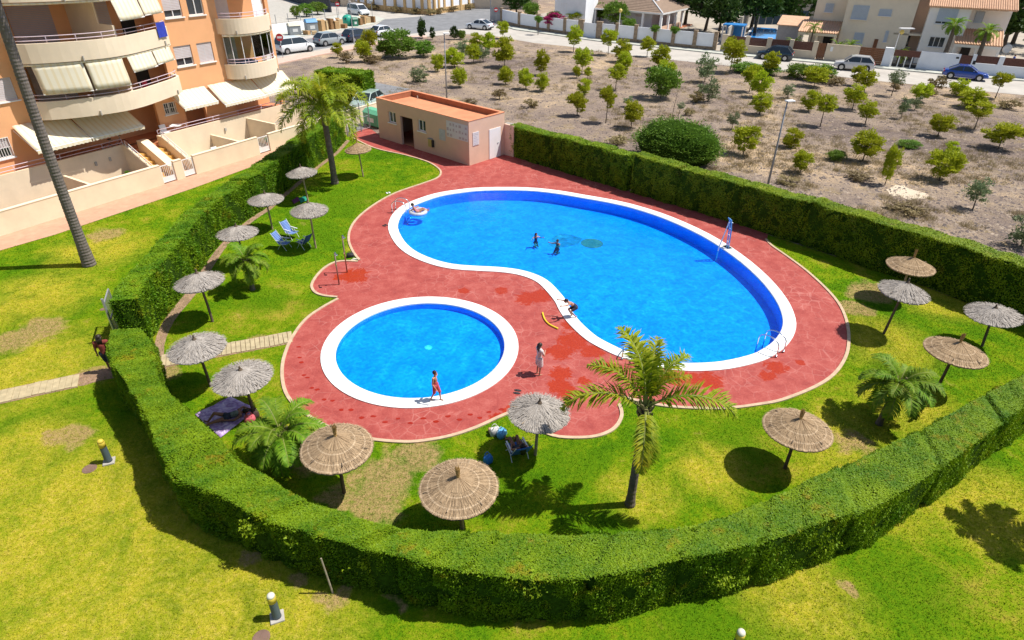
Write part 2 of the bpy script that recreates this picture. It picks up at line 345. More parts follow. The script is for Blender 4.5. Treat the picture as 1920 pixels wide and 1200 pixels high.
# ------------------------------------------------------------------ pools
def pool_tile_mat():
    t = NT('blue_pool_mosaic'); P = t.pos
    v = t.n('ShaderNodeTexVoronoi', {'Vector': P, 'Scale': 9.0}, feature='F1').outputs['Color']
    n = t.noise(0.6, 4, 0.6)
    c = t.mix(t.mrange(n, 0.35, 0.65, 0, 1), (0.05, 0.36, 0.84), (0.06, 0.395, 0.89))
    c = t.mix(0.10, c, v, 'OVERLAY'); t.base(c); t.rough(0.4); t.spec(0.3); return t.mat
def water_mat():
    t = NT('pool_water'); P = t.pos
    n1 = t.n('ShaderNodeTexNoise', {'Vector': P, 'Scale': 3.4, 'Detail': 3.0, 'Roughness': 0.55, 'Distortion': 1.6}).outputs[0]
    n2 = t.noise(1.1, 3, 0.5, dist=0.8)
    f = t.math('ADD', t.math('MULTIPLY', n1, 0.65), t.math('MULTIPLY', n2, 0.35))
    ripple_light_tint = t.ramp(f, [(0.37, (0.07, 0.64, 0.92)), (0.49, (0.14, 0.77, 0.97)), (0.57, (0.22, 0.86, 1.0)), (0.65, (0.46, 0.97, 1.0))])  # rippled light is put into the water colour as mottling
    tr = t.n('ShaderNodeBsdfTransparent', {'Color': ripple_light_tint})
    bp = t.n('ShaderNodeBump', {'Height': n1, 'Strength': 0.25, 'Distance': 0.06})
    gl = t.n('ShaderNodeBsdfGlossy', {'Roughness': 0.03, 'Normal': bp.outputs[0]})
    fr = t.n('ShaderNodeFresnel', {'IOR': 1.33, 'Normal': bp.outputs[0]})
    mx = t.n('ShaderNodeMixShader', {0: fr.outputs[0]}); t.link(tr.outputs[0], mx.inputs[1]); t.link(gl.outputs[0], mx.inputs[2]); t.link(mx.outputs[0], t.out.inputs['Surface'])
    return t.mat
M['pooltile'] = pool_tile_mat(); M['water'] = water_mat()
def pool(name, outer, inner, depth, label):
    root = thing(name, label, 'pool')
    m = MB(); up = lambda P, z: [Vector((p.x, p.y, z)) for p in P]
    lip = offset_line(inner, -0.05)
    m.strip(up(outer, -0.03), up(outer, 0.05), True); m.strip(up(outer, 0.05), up(lip, 0.06), True); m.strip(up(lip, 0.06), up(inner, 0.035), True); m.strip(up(inner, 0.035), up(inner, -0.06), True)
    cp = m.build('coping', M['white'], root, smooth=False)
    b = MB(); ins = offset_line(inner, 0.004)
    b.strip(up(ins, -0.02), up(ins, -depth), True); b.sheet(ins, [], -depth); b.build('basin', M['pooltile'], root)
    wv = MB(); wv.sheet(offset_line(inner, 0.006), [], -0.045); wv.build('water', M['water'], root)
    return root
main_pool = pool('swimming_pool', main_out, main_in, 0.64, 'large kidney shaped swimming pool with white coping and blue water')
kid_pool = pool('paddling_pool', kid_out, kid_in, 0.25, 'small round paddling pool with wide white coping')
mz = MB(); c_ = G(1110, 456, -0.63); mz.prism([c_+Vector((math.cos(a)*0.62, math.sin(a)*0.62, 0)) for a in np.linspace(0, 2*math.pi, 25)[:-1]], -0.639, -0.632)
mz.build('floor_medallion', pm('medallion_brown', (0.46, 0.24, 0.20), 0.6, 0.3, 8), main_pool)
mz = MB(); mz.sheet(Gs([(1092,447),(1070,440),(1048,438),(1035,446),(1030,458),(1040,466),(1062,462),(1085,458)], -0.633), [], -0.633); mz.build('floor_mosaic', pm('mosaic_green', (0.04, 0.28, 0.42), 0.6, 0.4, 4), main_pool)
MB().lathe([(0.0, 0.0), (0.16, 0.0), (0.15, 0.02), (0.0, 0.02)], 20, G(803, 652, -0.25)).build('floor_drain', M['white'], kid_pool)
# wet footprints round the paddling pool
fp = MB(); k = 0
for q_ in smooth_line([Vector((x, y, 0)) for x, y in [(560,655),(570,700),(595,735),(640,765),(700,785),(770,790),(840,785),(900,780),(940,772)]], 3):
    x, y = q_.x, q_.y
    c_ = G(x, y+(4 if k % 2 else -4)); a = random.uniform(0, 3); k += 1
    fp.sheet([c_+Vector((math.cos(b+a)*0.10*random.uniform(0.7, 1.2), math.sin(b+a)*0.06*random.uniform(0.7, 1.3), 0)) for b in np.linspace(0, 2*math.pi, 9)[:-1]], [], 0.0155)
tag(fp.build('wet_footprints', pm('wet_concrete', (0.30, 0.02, 0.008), 0.25, 0.1)), 'trail of wet footprints on the red paving round the paddling pool', None, None, 'stuff')
# ------------------------------------------------------------------ foliage tools
from mathutils import noise as mnoise
def tris_at(P, D, N, L, W):
    """one slim triangle-leaf per row: at P, pointing D, lying across N"""
    D = D/np.linalg.norm(D, axis=1, keepdims=True); S = np.cross(D, N); S /= (np.linalg.norm(S, axis=1, keepdims=True)+1e-9)
    L = np.asarray(L).reshape(-1, 1); W = np.asarray(W).reshape(-1, 1)
    V = np.stack([P-S*W*0.5, P+S*W*0.5, P+D*L], 1).reshape(-1, 3)
    return V, np.arange(len(V)).reshape(-1, 3)
def rand_dirs(n):
    v = rng.normal(size=(n, 3)); return v/np.linalg.norm(v, axis=1, keepdims=True)
M['hedge'] = leafmat('cypress_hedge', (0.055, 0.175, 0.003), (0.205, 0.335, 0.006), (0.42, 0.26, 0.012), 5, 0.28, 0.04, 1.1, 0.62)
M['hedge_b'] = leafmat('cypress_hedge_brown', (0.085, 0.190, 0.004), (0.240, 0.340, 0.010), (0.34, 0.25, 0.05), 5, 0.18, 0.04, 1.1, 0.6)
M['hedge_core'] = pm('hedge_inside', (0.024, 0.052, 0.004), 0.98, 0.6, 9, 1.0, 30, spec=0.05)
M['rust'] = pm('rusty_foliage', (0.40, 0.16, 0.03), 0.9, 0.2, 6)
M['wood_post'] = pm('grey_wood', (0.30, 0.25, 0.18), 0.9, 0.25, 9, 0.4, 60)

def hedge(label, inner, outer, h, density, leaf, mat, notches=(), name='hedge', step=0.16, holes=0.0):
    """clipped hedge between two ground lines: a dark noisy core and a skin of small sprays"""
    def resample(L, N):
        P = np.array([[p.x, p.y] for p in L]); d = np.r_[0, np.cumsum(np.linalg.norm(np.diff(P, axis=0), axis=1))]
        s = np.linspace(0, d[-1], N); return np.stack([np.interp(s, d, P[:, i]) for i in (0, 1)], 1), d[-1]
    _, l1 = resample(inner, 5); _, l2 = resample(outer, 5); Ln = max(l1, l2); N = int(Ln/step)+2
    I, _ = resample(inner, N); O, _ = resample(outer, N); sl_ = np.linspace(0, Ln, N)
    ht = np.array([h+0.10*mnoise.noise((s*0.7, 3.1, h))+0.05*mnoise.noise((s*2.3, 5.1, h))+0.05*mnoise.noise((math.floor(s/1.6)*7.7, 1.0, h)) for s in sl_])
    nf = np.ones(N); sgm = np.searchsorted(np.array(sorted(notches))*Ln, sl_); rs = random.Random(int(Ln*10)); st_h = [rs.uniform(-0.10, 0.06) for _ in range(len(notches)+1)]; st_o = [rs.uniform(-0.07, 0.07) for _ in range(len(notches)+1)]
    ht = ht+np.array([st_h[k] for k in sgm]); wv_ = O-I; O = O+wv_/np.linalg.norm(wv_, axis=1, keepdims=True)*np.array([st_o[k] for k in sgm])[:, None]
    for i_, q in enumerate(notches): nf = np.minimum(nf, np.clip(np.abs(sl_-q*Ln)/0.17, 0.0 if i_ % 3 else 0.35, 1.0))
    prof = [(0.05, 0), (0.02, 0.25), (0.0, 0.5), (0.0, 0.75), (0.015, 0.93), (0.07, 1.0), (0.3, 1.0), (0.5, 1.0), (0.7, 1.0), (0.93, 1.0), (0.985, 0.93), (1, 0.75), (1, 0.5), (0.98, 0.25), (0.95, 0)]
    V = []
    for i in range(N):
        wv = O[i]-I[i]; wl = np.linalg.norm(wv)
        for a, zf in prof:
            dsp = 0.06*mnoise.noise((I[i][0]*1.7+a*3, I[i][1]*1.7, zf*2.5)) + 0.05*mnoise.noise((I[i][0]*4+a*5, I[i][1]*4, zf*6))
            inset = 0.05+(1-nf[i])*0.22
            aa = 0.5+(a-0.5)*(1-2*(inset-dsp)/max(wl, 0.3)); p = I[i]+wv*aa
            V.append((p[0], p[1], max(0.0, ht[i]*zf-(0.05-dsp+(1-nf[i])*0.18)*zf)))
    k = len(prof); Fc = [(i*k+j, i*k+j+1, (i+1)*k+j+1, (i+1)*k+j) for i in range(N-1) for j in range(k-1)]
    mb = MB(); mb.v = V; mb.f = Fc+[tuple(range(k-1, -1, -1)), tuple((N-1)*k+j for j in range(k))]; mb.m = [0]*len(mb.f)
    root = thing(name, label, 'hedge'); mb.build('dark_core', M['hedge_core'], root, smooth=True)
    # sprays
    wid = float(np.mean(np.linalg.norm(O-I, axis=1)))
    parts = []
    for patch, area in (('i', Ln*h), ('t', Ln*wid), ('o', Ln*h), ('e0', wid*h), ('e1', wid*h)):
        n = int(area*density*(1.25 if patch == 't' else 1.0))
        s = rng.random(n)*(N-1); t = rng.random(n)
        if patch == 'e0': s[:] = 0.02
        if patch == 'e1': s[:] = N-1.02
        a0 = s.astype(int); fr = (s-a0)[:, None]; a1 = np.minimum(a0+1, N-1)
        pi = I[a0]*(1-fr)+I[a1]*fr; po = O[a0]*(1-fr)+O[a1]*fr; hh = ht[a0]*(1-fr[:, 0])+ht[a1]*fr[:, 0]; nn = nf[a0]*(1-fr[:, 0])+nf[a1]*fr[:, 0]
        wv = po-pi; wn = wv/np.linalg.norm(wv, axis=1, keepdims=True); tan = np.stack([-wn[:, 1], wn[:, 0]], 1)
        P = np.zeros((n, 3)); Nn = np.zeros((n, 3))
        dep = rng.random(n)**1.5*(0.05 if patch == 't' else 0.13)+(1-nn)*0.2
        if patch in 'io':
            z = t**0.92*hh; base = pi if patch == 'i' else po; sg = -1 if patch == 'i' else 1
            und = 0.07*np.sin(s*step*1.7+z*1.1)+0.06*np.sin(s*step*4.1+z*3.0+1)+0.04*np.sin(s*step*9.0-z*6.0)
            rc = np.clip((z/hh-0.96)/0.04, 0, 1)*0.03
            P[:, :2] = base-sg*wn*(dep+rc+und*0.6)[:, None]; P[:, 2] = z; Nn[:, :2] = wn*sg
        elif patch == 't':
            a = t; P[:, :2] = pi+wv*(0.03+0.94*a)[:, None]; P[:, 2] = hh-dep*0.5-np.clip(np.abs(a-0.5)-0.45, 0, 1)*0.5+0.02; Nn[:, 2] = 1
        else:
            P[:, :2] = pi+wv*rng.random(n)[:, None]; P[:, 2] = t*hh; sg = -1 if patch == 'e0' else 1
            dirv = (I[1]-I[0]) if patch == 'e0' else (I[-1]-I[-2]); dirv = dirv/np.linalg.norm(dirv); P[:, :2] += dirv*sg*(0.03-dep)[:, None]; Nn[:, :2] = dirv*sg
        if holes and patch in 'io':
            g = np.array([mnoise.noise((p[0]*1.9, p[1]*1.9, p[2]*2.6)) for p in P]); keep = g < holes; P, Nn = P[keep], Nn[keep]; n = len(P)
        up = np.tile([0, 0, 1.0], (n, 1)); D = Nn*0.5+rand_dirs(n)*0.7+up*(0.45 if patch != 't' else 0.0)
        if patch == 't': D = rand_dirs(n)*np.array([1, 1, 0.28]); D[:, 2] += 0.05
        sz = leaf*(0.6+0.9*rng.random(n))
        parts.append(tris_at(P, D, rand_dirs(n)*(0.22 if patch == 't' else 0.5)+Nn, sz*1.5, sz))
    off = 0; VV = []; FF = []
    for v, f in parts: VV.append(v); FF.append(f+off); off += len(v)
    put('foliage', npmesh('foliage', np.concatenate(VV), np.concatenate(FF), mat), root)
    return root

hz = 1.72
fp_in = [(264,615),(289,648),(296,691),(303,719),(334,754),(364,779),(420,831),(448,864),(500,892),(563,931),(627,953),(699,977),(765,984),(852,995),(977,996),(1140,994),(1256,991),(1362,970),(1475,919),(1565,880),(1653,837),(1753,790),(1840,740),(1920,700),(2010,652)]
fp_out = [(205,618),(201,645),(206,680),(231,714),(256,754),(275,790),(290,838),(330,900),(407,933),(500,980),(596,1005),(690,1026),(740,1038),(837,1066),(977,1086),(1150,1080),(1270,1052),(1375,1034),(1500,1000),(1590,970),(1677,930),(1767,873),(1880,790),(1950,745),(2050,688)]
front_hedge = hedge('long curved clipped hedge sweeping round the thatched parasols from the metal gate', smooth_line(Gs(fp_in, hz), 4), smooth_line(Gs(fp_out, hz), 4), hz, 2300, 0.031, M['hedge'], (0.30, 0.335, 0.366, 0.388, 0.412, 0.432, 0.50, 0.555, 0.61, 0.68, 0.77, 0.86), holes=0.42)
lh = smooth_line(Gs([(288,644),(308,600),(345,553),(378,506),(416,456),(466,412),(500,390),(540,356),(594,312),(628,286),(648,264)]), 4)
left_hedge = hedge('tall clipped hedge between the pink footpath and the parasol lawn', lh, offset_line(lh, 1.05, False), 2.02, 1100, 0.045, M['hedge'], (0.2, 0.33, 0.47, 0.6, 0.72), holes=0.5)
rh1 = smooth_line(Gs([(956,293),(1050,322),(1120,343),(1171,359)]), 4)
hedge('short clipped hedge beside the white door of the pool house', rh1, offset_line(rh1, 1.0, False), 2.25, 700, 0.055, M['hedge_b'], (0.36, 0.66, 0.86), holes=0.5)
rh2 = smooth_line(Gs([(1181,362),(1290,394),(1440,440),(1572,484),(1644,510),(1749,543),(1812,570),(1920,610),(2010,645)]), 4)
hedge('long straight clipped hedge along the edge of the dry lot', rh2, offset_line(rh2, 1.05, False), 2.32, 900, 0.046, M['hedge_b'], (0.06, 0.14, 0.2, 0.31, 0.47, 0.55), holes=0.5)
bh = [G(598,193), G(640,199), G(684,203)]
hedge('dark square cut hedge block behind the palm and pool house fence', bh, offset_line(bh, 2.2, False), 2.9, 260, 0.10, M['hedge'], (0.5,), holes=0.5)
# hedge stakes and rust spots
for x, y, tx, ty in [(624,1112,608,1040),(436,1003,420,950)]:
    b = G(x, y); t_ = b+Vector((-0.12, 0.05, 1.25)); tag(MB().tube([b, t_], [0.025, 0.02], 8).build('hedge_stake', M['wood_post']), 'thin grey stake leaning against the curved hedge'+(' below its bright leafy tuft' if x > 600 else ' where the hedge bends to the gate'), 'stake')

M['shoot'] = leafmat('fresh_shoots', (0.16, 0.30, 0.01), (0.36, 0.45, 0.02), None, 6, 0.4, 0.0, 1.5)
def shoots(px, py, z, r, seed):
    c = G(px, py, z); n = 260; q = np.random.default_rng(seed); P = np.array(c[:])+q.normal(size=(n, 3))*np.array([r, r*0.6, r])*0.55; d = q.normal(size=(n, 3)); d[:, 1] -= 0.6; s_ = 0.05*(0.6+0.8*q.random(n))
    V, Fc = tris_at(P, d, q.normal(size=(n, 3)), s_*1.5, s_); tag(put('new_shoots', npmesh('new_shoots', V, Fc, M['shoot']), front_hedge), kind='stuff')
for a in ((688, 1052, 1.0, 0.28, 1), (470, 990, 1.3, 0.22, 2), (545, 1010, 1.3, 0.18, 3), (520, 985, 1.4, 0.15, 4), (860, 1078, 1.2, 0.2, 5), (1000, 1098, 1.3, 0.25, 6), (1190, 1095, 0.9, 0.3, 7), (1350, 1085, 0.7, 0.25, 8), (1385, 1085, 0.4, 0.18, 9), (1555, 1020, 0.7, 0.2, 10)): shoots(*a)
# ------------------------------------------------------------------ palms
M['frond'] = leafmat('palm_frond', (0.065, 0.145, 0.006), (0.185, 0.265, 0.012), (0.42, 0.34, 0.02), 3, 0.35, 0.12, 1.3)
M['frond_y'] = leafmat('palm_frond_yellowing', (0.14, 0.23, 0.006), (0.38, 0.41, 0.014), (0.66, 0.47, 0.02), 3, 0.35, 0.1, 1.5)
M['frond_fresh'] = leafmat('palm_frond_fresh', (0.085, 0.20, 0.008), (0.23, 0.35, 0.018), (0.42, 0.40, 0.04), 3, 0.35, 0.1, 1.5)
M['rachis'] = pm('palm_rachis', (0.20, 0.22, 0.05), 0.7, 0.2)
M['trunk'] = pm('palm_trunk', (0.135, 0.108, 0.085), 0.95, 0.3, 6, 0.7, 30)
M['trunk_grey'] = pm('palm_trunk_grey', (0.155, 0.130, 0.112), 0.95, 0.25, 5, 0.8, 24)
M['boot'] = pm('palm_leaf_bases', (0.24, 0.20, 0.10), 0.9, 0.3, 10, 0.5, 40)
def frond_mesh(L, e0, droop, pairs, ll, lw, mat, hang=0.5, vee=0.35, bare=0.12, seed=0, plume=0.0):
    r = np.random.default_rng(seed); n = 22; p = np.zeros(3); pts = [p.copy()]; tg = []
    side = r.uniform(-0.12, 0.12)
    for i in range(n):
        s = (i+0.5)/n; e = e0-droop*s**1.35; yaw = side*s*s
        d = np.array([math.cos(e)*math.cos(yaw), math.cos(e)*math.sin(yaw), math.sin(e)]); p = p+d*L/n; pts.append(p.copy()); tg.append(d)
    tg.append(tg[-1]); pts = np.array(pts); tg = np.array(tg)
    mb = MB(); mb.tube([tuple(q) for q in pts[::2]], [0.035*L/2.4*(1-0.85*i/11)+0.004 for i in range(len(pts[::2]))], 5, 0)
    for k in range(pairs):
        s = bare+(1-bare)*(k+0.5)/pairs; f = s*n; i = min(int(f), n-1); a = f-i; P = pts[i]*(1-a)+pts[i+1]*a; T = tg[i]
        S = np.cross(T, [0, 0, 1.0]); S /= np.linalg.norm(S)+1e-9; Nn = np.cross(S, T)
        prof_ = math.sin(math.pi*min(1, 0.18+0.80*(s-bare)/(1-bare)))**0.7
        for sg in (-1, 1):
            l = ll*prof_*r.uniform(0.85, 1.1); w_ = lw*r.uniform(0.8, 1.15)
            ra = r.uniform(-plume, plume); d = T*r.uniform(0.45, 0.75)+S*sg*0.85*math.cos(ra)+Nn*(vee*r.uniform(0.3, 1.2)+math.sin(ra)*0.8); d /= np.linalg.norm(d)
            m_ = P+d*l*0.5; d2 = d+np.array([0, 0, -1.0])*hang*r.uniform(0.6, 1.3); d2 /= np.linalg.norm(d2); e_ = m_+d2*l*0.5
            wd = np.cross(d, Nn); wd /= np.linalg.norm(wd)+1e-9; wd = wd*w_
            mb.add([P-wd*0.35, P+wd*0.35, m_-wd*0.5, m_+wd*0.5, e_], [(0, 1, 3, 2), (2, 3, 4)], 1)
    return mb.mesh('frond', [M['rachis'], mat])
def palm(label, base, h, r0, r1, fronds, lean=(0, 0), trunk='trunk', mat='frond', L=2.3, pairs=40, ll=0.55, lw=0.035, hang=0.55, droop=1.5, seed=1, name='palm_tree', group=None, boot=True, rings=26, vee=0.35, plume=0.0):
    root = thing(name, label, 'palm', base, 0, group); m = MB(); pts = []; rad = []; rr = random.Random(seed); n = rings*2
    for i in range(n+1):
        s = i/n; bulge = 1+0.28*max(0, 1-s*9)
        pts.append((lean[0]*s*s, lean[1]*s*s, h*s)); rad.append((r0+(r1-r0)*s)*bulge*(1.0+0.03*(1 if i % 2 else -1)+rr.uniform(-0.02, 0.02)))
    m.tube(pts, rad, 14, 0); m.build('trunk', M[trunk], root, smooth=False)
    top = Vector(pts[-1])
    if boot:
        b = MB()
        for k in range(22):
            a = k*2.4; z = -0.45+0.022*k; rr_ = r1*1.05
            b.frame(top+Vector((math.cos(a)*rr_, math.sin(a)*rr_, z))-Vector((-math.sin(a), math.cos(a), 0))*0.04, Vector((-math.sin(a), math.cos(a), 0))*0.08, Vector((math.cos(a), math.sin(a), 0))*0.03, Vector((math.cos(a)*0.09, math.sin(a)*0.09, 0.22)))
        b.build('leaf_bases', M['boot'], root)
    cache = {}
    for i, (az, e0, sc) in enumerate(fronds):
        key = (round(e0/0.25), i % 2)
        if key not in cache: cache[key] = frond_mesh(L, key[0]*0.25, droop, pairs, ll, lw, M[mat], hang, vee, 0.14, seed*100+len(cache), plume)
        o = put('frond', cache[key], root, 0, top+Vector((math.cos(az)*r1*0.5, math.sin(az)*r1*0.5, rr.uniform(-0.12, 0.05))), az, sc)
    return root
def crown(n, e_hi, e_lo, seed, s0=0.85, s1=1.1):
    r = random.Random(seed); return [(i*2.39996+r.uniform(-0.2, 0.2), e_hi+(e_lo-e_hi)*(i/(n-1))**0.9+r.uniform(-0.1, 0.1), r.uniform(s0, s1)) for i in range(n)]
D_ = math.radians
palm('feathery green palm on the lawn between the red paving lobe and curved hedge', G(1181,946), 3.6, 0.125, 0.10,
     [(D_(182),0.75,1.08),(D_(158),1.15,0.92),(D_(112),1.40,1.1),(D_(75),1.45,0.95),(D_(40),1.35,0.9),(D_(5),1.40,0.7),(D_(-12),0.75,1.12),(D_(-100),0.05,0.85),(D_(-84),-0.2,0.75),(D_(95),1.5,0.8)], mat='frond_y', L=2.25, pairs=84, ll=0.50, lw=0.044, hang=0.5, droop=1.75, seed=3, vee=0.25, plume=0.9, rings=22)
palm('small drooping palm on the lawn beside the blue folding chairs', G(474,543), 1.45, 0.10, 0.10, crown(26, 1.35, -0.15, 5), L=1.2, pairs=44, ll=0.34, lw=0.034, hang=0.7, droop=1.9, seed=5, rings=9, mat='frond_fresh')
palm('bushy low palm beside the purple picnic blanket', G(541,874), 1.35, 0.11, 0.11, crown(28, 1.35, -0.3, 6), L=1.4, pairs=48, ll=0.40, lw=0.034, hang=0.65, droop=1.85, seed=6, rings=9, mat='frond_fresh')
palm('short leaning palm on the right hand lawn with shaggy drooping fronds', G(1648,795), 1.55, 0.10, 0.09, crown(28, 1.35, -0.25, 7), lean=(0.25, 0.2), L=1.35, pairs=48, ll=0.40, lw=0.034, hang=0.75, droop=1.9, seed=7, rings=10, mat='frond_fresh')
palm('tall lush palm growing inside the hedge by the cream garden walls', G(628,344), 4.9, 0.20, 0.16, crown(30, 1.45, 0.05, 8, 0.85, 1.15), L=3.0, pairs=80, plume=0.8, ll=0.72, lw=0.045, hang=0.7, droop=1.75, seed=8, mat='frond_y', trunk='trunk', rings=30, lean=(-0.15, 0))
palm('very tall bare palm trunk standing on the lawn before the flats', G(168,497), 13.6, 0.24, 0.17, crown(26, 1.2, -0.2, 9), L=2.6, pairs=30, ll=0.6, lw=0.05, seed=9, trunk='trunk_grey', rings=95, lean=(0.55, -0.25), boot=False)
palm('palm outside the hedge whose shadow falls on the corner lawn', G(1992,990), 3.4, 0.16, 0.13, crown(18, 1.2, -0.1, 12), L=1.35, pairs=40, ll=0.4, lw=0.04, seed=12, rings=20)
# ------------------------------------------------------------------ thatched parasols
def thatch_mat(name, a, b, edge):
    t = NT(name); oc = t.n('ShaderNodeTexCoord').outputs['Object']; sp = t.n('ShaderNodeSeparateXYZ', {0: oc})
    ang = t.math('ARCTAN2', sp.outputs[1], sp.outputs[0]); r = t.math('SQRT', t.math('ADD', t.math('MULTIPLY', sp.outputs[0], sp.outputs[0]), t.math('MULTIPLY', sp.outputs[1], sp.outputs[1])))
    cv = t.n('ShaderNodeCombineXYZ', {0: t.math('MULTIPLY', ang, 22.0), 1: t.math('MULTIPLY', r, 5.0), 2: sp.outputs[2]}).outputs[0]
    n1 = t.noise(1.0, 4, 0.7, vec=cv); n2 = t.noise(26.0, 3, 0.7)
    c = t.ramp(t.math('ADD', t.math('MULTIPLY', n1, 0.65), t.math('MULTIPLY', n2, 0.35)), [(0.34, a), (0.64, b)])
    if edge:
        for rr in (0.50, 0.76, 0.94):
            ring = t.math('MULTIPLY', t.mrange(t.math('ABSOLUTE', t.math('SUBTRACT', r, rr)), 0.008, 0.022, 1, 0), 0.55); c = t.mix(ring, c, edge)
    t.base(c); t.rough(0.95); t.spec(0.1); t.bump(n1, 0.7, 0.03); return t.mat
M['straw'] = thatch_mat('golden_straw', (0.21, 0.135, 0.075), (0.46, 0.33, 0.20), (0.62, 0.47, 0.31))
M['heather'] = thatch_mat('grey_heather', (0.20, 0.17, 0.14), (0.50, 0.45, 0.40), None)
M['pole'] = pm('parasol_pole', (0.115, 0.082, 0.055), 0.85, 0.3, 8, 0.4, 60)
M['pole_pale'] = pm('parasol_pole_pale', (0.34, 0.25, 0.16), 0.85, 0.25, 8, 0.4, 60)
M['tuft'] = pm('straw_tuft', (0.42, 0.26, 0.09), 0.9, 0.35, 14, 0.6, 60)
def canopy_mesh(kind, R, H, seed):
    r = random.Random(seed); mb = MB(); n = 120
    bands = [(0.03, 0.40), (0.36, 0.70), (0.66, 1.0)] if kind == 'straw' else [(0.03, 0.62), (0.5, 1.0)]
    zf = lambda q: H*(1-q)**(1.0 if kind == 'straw' else 1.0)
    for bi, (q0, q1) in enumerate(bands):
        lift = (0.007 if kind == 'straw' else 0.018)*(len(bands)-1-bi); ring0 = []; ring1 = []; ring2 = []; ring3 = []
        for k in range(n):
            a = 2*math.pi*k/n; jr = r.uniform(-0.006, 0.006) if kind == 'straw' else r.uniform(-0.06, 0.03); dz = r.uniform(-0.012, 0.012)
            for q, ring, x in ((q0, ring0, 0), ((q0+q1)/2, ring1, 0.5), (q1, ring2, 1)):
                rr = R*(q+(jr if x == 1 else 0)); ring.append((math.cos(a)*rr, math.sin(a)*rr, zf(q)+lift+dz*(0.4+x)))
            rr = R*(q1+jr)-0.01; ring3.append((math.cos(a)*rr, math.sin(a)*rr, zf(q1)+lift-(0.05 if kind == 'straw' else 0.035)+dz))
        vs = ring0+ring1+ring2+ring3; fs = [(j*n+k, (j+1)*n+k, (j+1)*n+(k+1) % n, j*n+(k+1) % n) for j in range(3) for k in range(n)]
        mb.add(vs, fs, 0)
    # underside
    vs = [(math.cos(2*math.pi*k/48)*R*0.97, math.sin(2*math.pi*k/48)*R*0.97, -0.04) for k in range(48)]+[(0, 0, H-0.08)]
    mb.add(vs, [(48, (k+1) % 48, k) for k in range(48)], 0)
    # loose straws
    for k in range(900):
        a = r.uniform(0, 2*math.pi); q = r.uniform(0.12, 0.93)**0.6; l = r.uniform(0.12, 0.3); q2 = min(q+l, 1.03+(0.03 if kind != 'straw' else 0)); a2 = a+r.uniform(-0.06, 0.06)
        z0 = zf(q)+(0.012 if kind == 'straw' else 0.035); z1 = zf(min(q2, 1))+r.uniform(0.012, 0.03)+(0.0 if kind == 'straw' else 0.02); wv = 0.0045 if kind == 'straw' else 0.008
        p0 = Vector((math.cos(a)*R*q, math.sin(a)*R*q, z0)); p1 = Vector((math.cos(a2)*R*q2, math.sin(a2)*R*q2, z1)); s_ = Vector((-math.sin(a), math.cos(a), 0))*wv
        mb.add([p0-s_, p0+s_, p1+s_*0.5, p1-s_*0.5], [(0, 1, 2, 3)], 0)
    return mb.mesh('canopy', M['straw' if kind == 'straw' else 'heather'])
CAN = {k: [canopy_mesh(k, 0.98 if k == 'straw' else 0.96, 0.42 if k == 'straw' else 0.38, s) for s in (1, 2, 3)] for k in ('straw', 'heather')}
def tuft_mesh():
    r = random.Random(4); mb = MB(); mb.tube([(0, 0, -0.05), (0, 0, 0.26)], [0.05, 0.03], 10)
    for k in range(46):
        a = r.uniform(0, 6.28); e = r.uniform(0.02, 0.07); mb.tube([(math.cos(a)*0.03, math.sin(a)*0.03, 0.0), (math.cos(a)*0.045, math.sin(a)*0.045, 0.13), (math.cos(a)*e, math.sin(a)*e, 0.34+r.uniform(-0.04, 0.05))], [0.008, 0.008, 0.004], 4)
    return mb.mesh('finial', M['tuft'])
def stub_mesh():
    mb = MB(); mb.tube([(0, 0, -0.06), (0.0, 0, 0.16)], [0.04, 0.03], 10); mb.lathe([(0.0, -0.02), (0.09, -0.03), (0.05, 0.05), (0.0, 0.06)], 14); return mb.mesh('finial', M['pole'])
TUFT, STUB = tuft_mesh(), stub_mesh()
POLE = {}
for k_, m_ in (('a', M['pole']), ('b', M['pole_pale'])):
    mb = MB(); mb.tube([(0.01, 0, -0.05), (-0.005, 0.006, 0.7), (0.006, -0.004, 1.4), (0, 0, 2.0)], [0.055, 0.05, 0.047, 0.042], 12)
    for k in range(6):
        a = k*math.pi/3; mb.tube([(0, 0, 1.78), (math.cos(a)*0.86, math.sin(a)*0.86, 1.76)], 0.014, 5)
    POLE[k_] = mb.mesh('pole', m_)
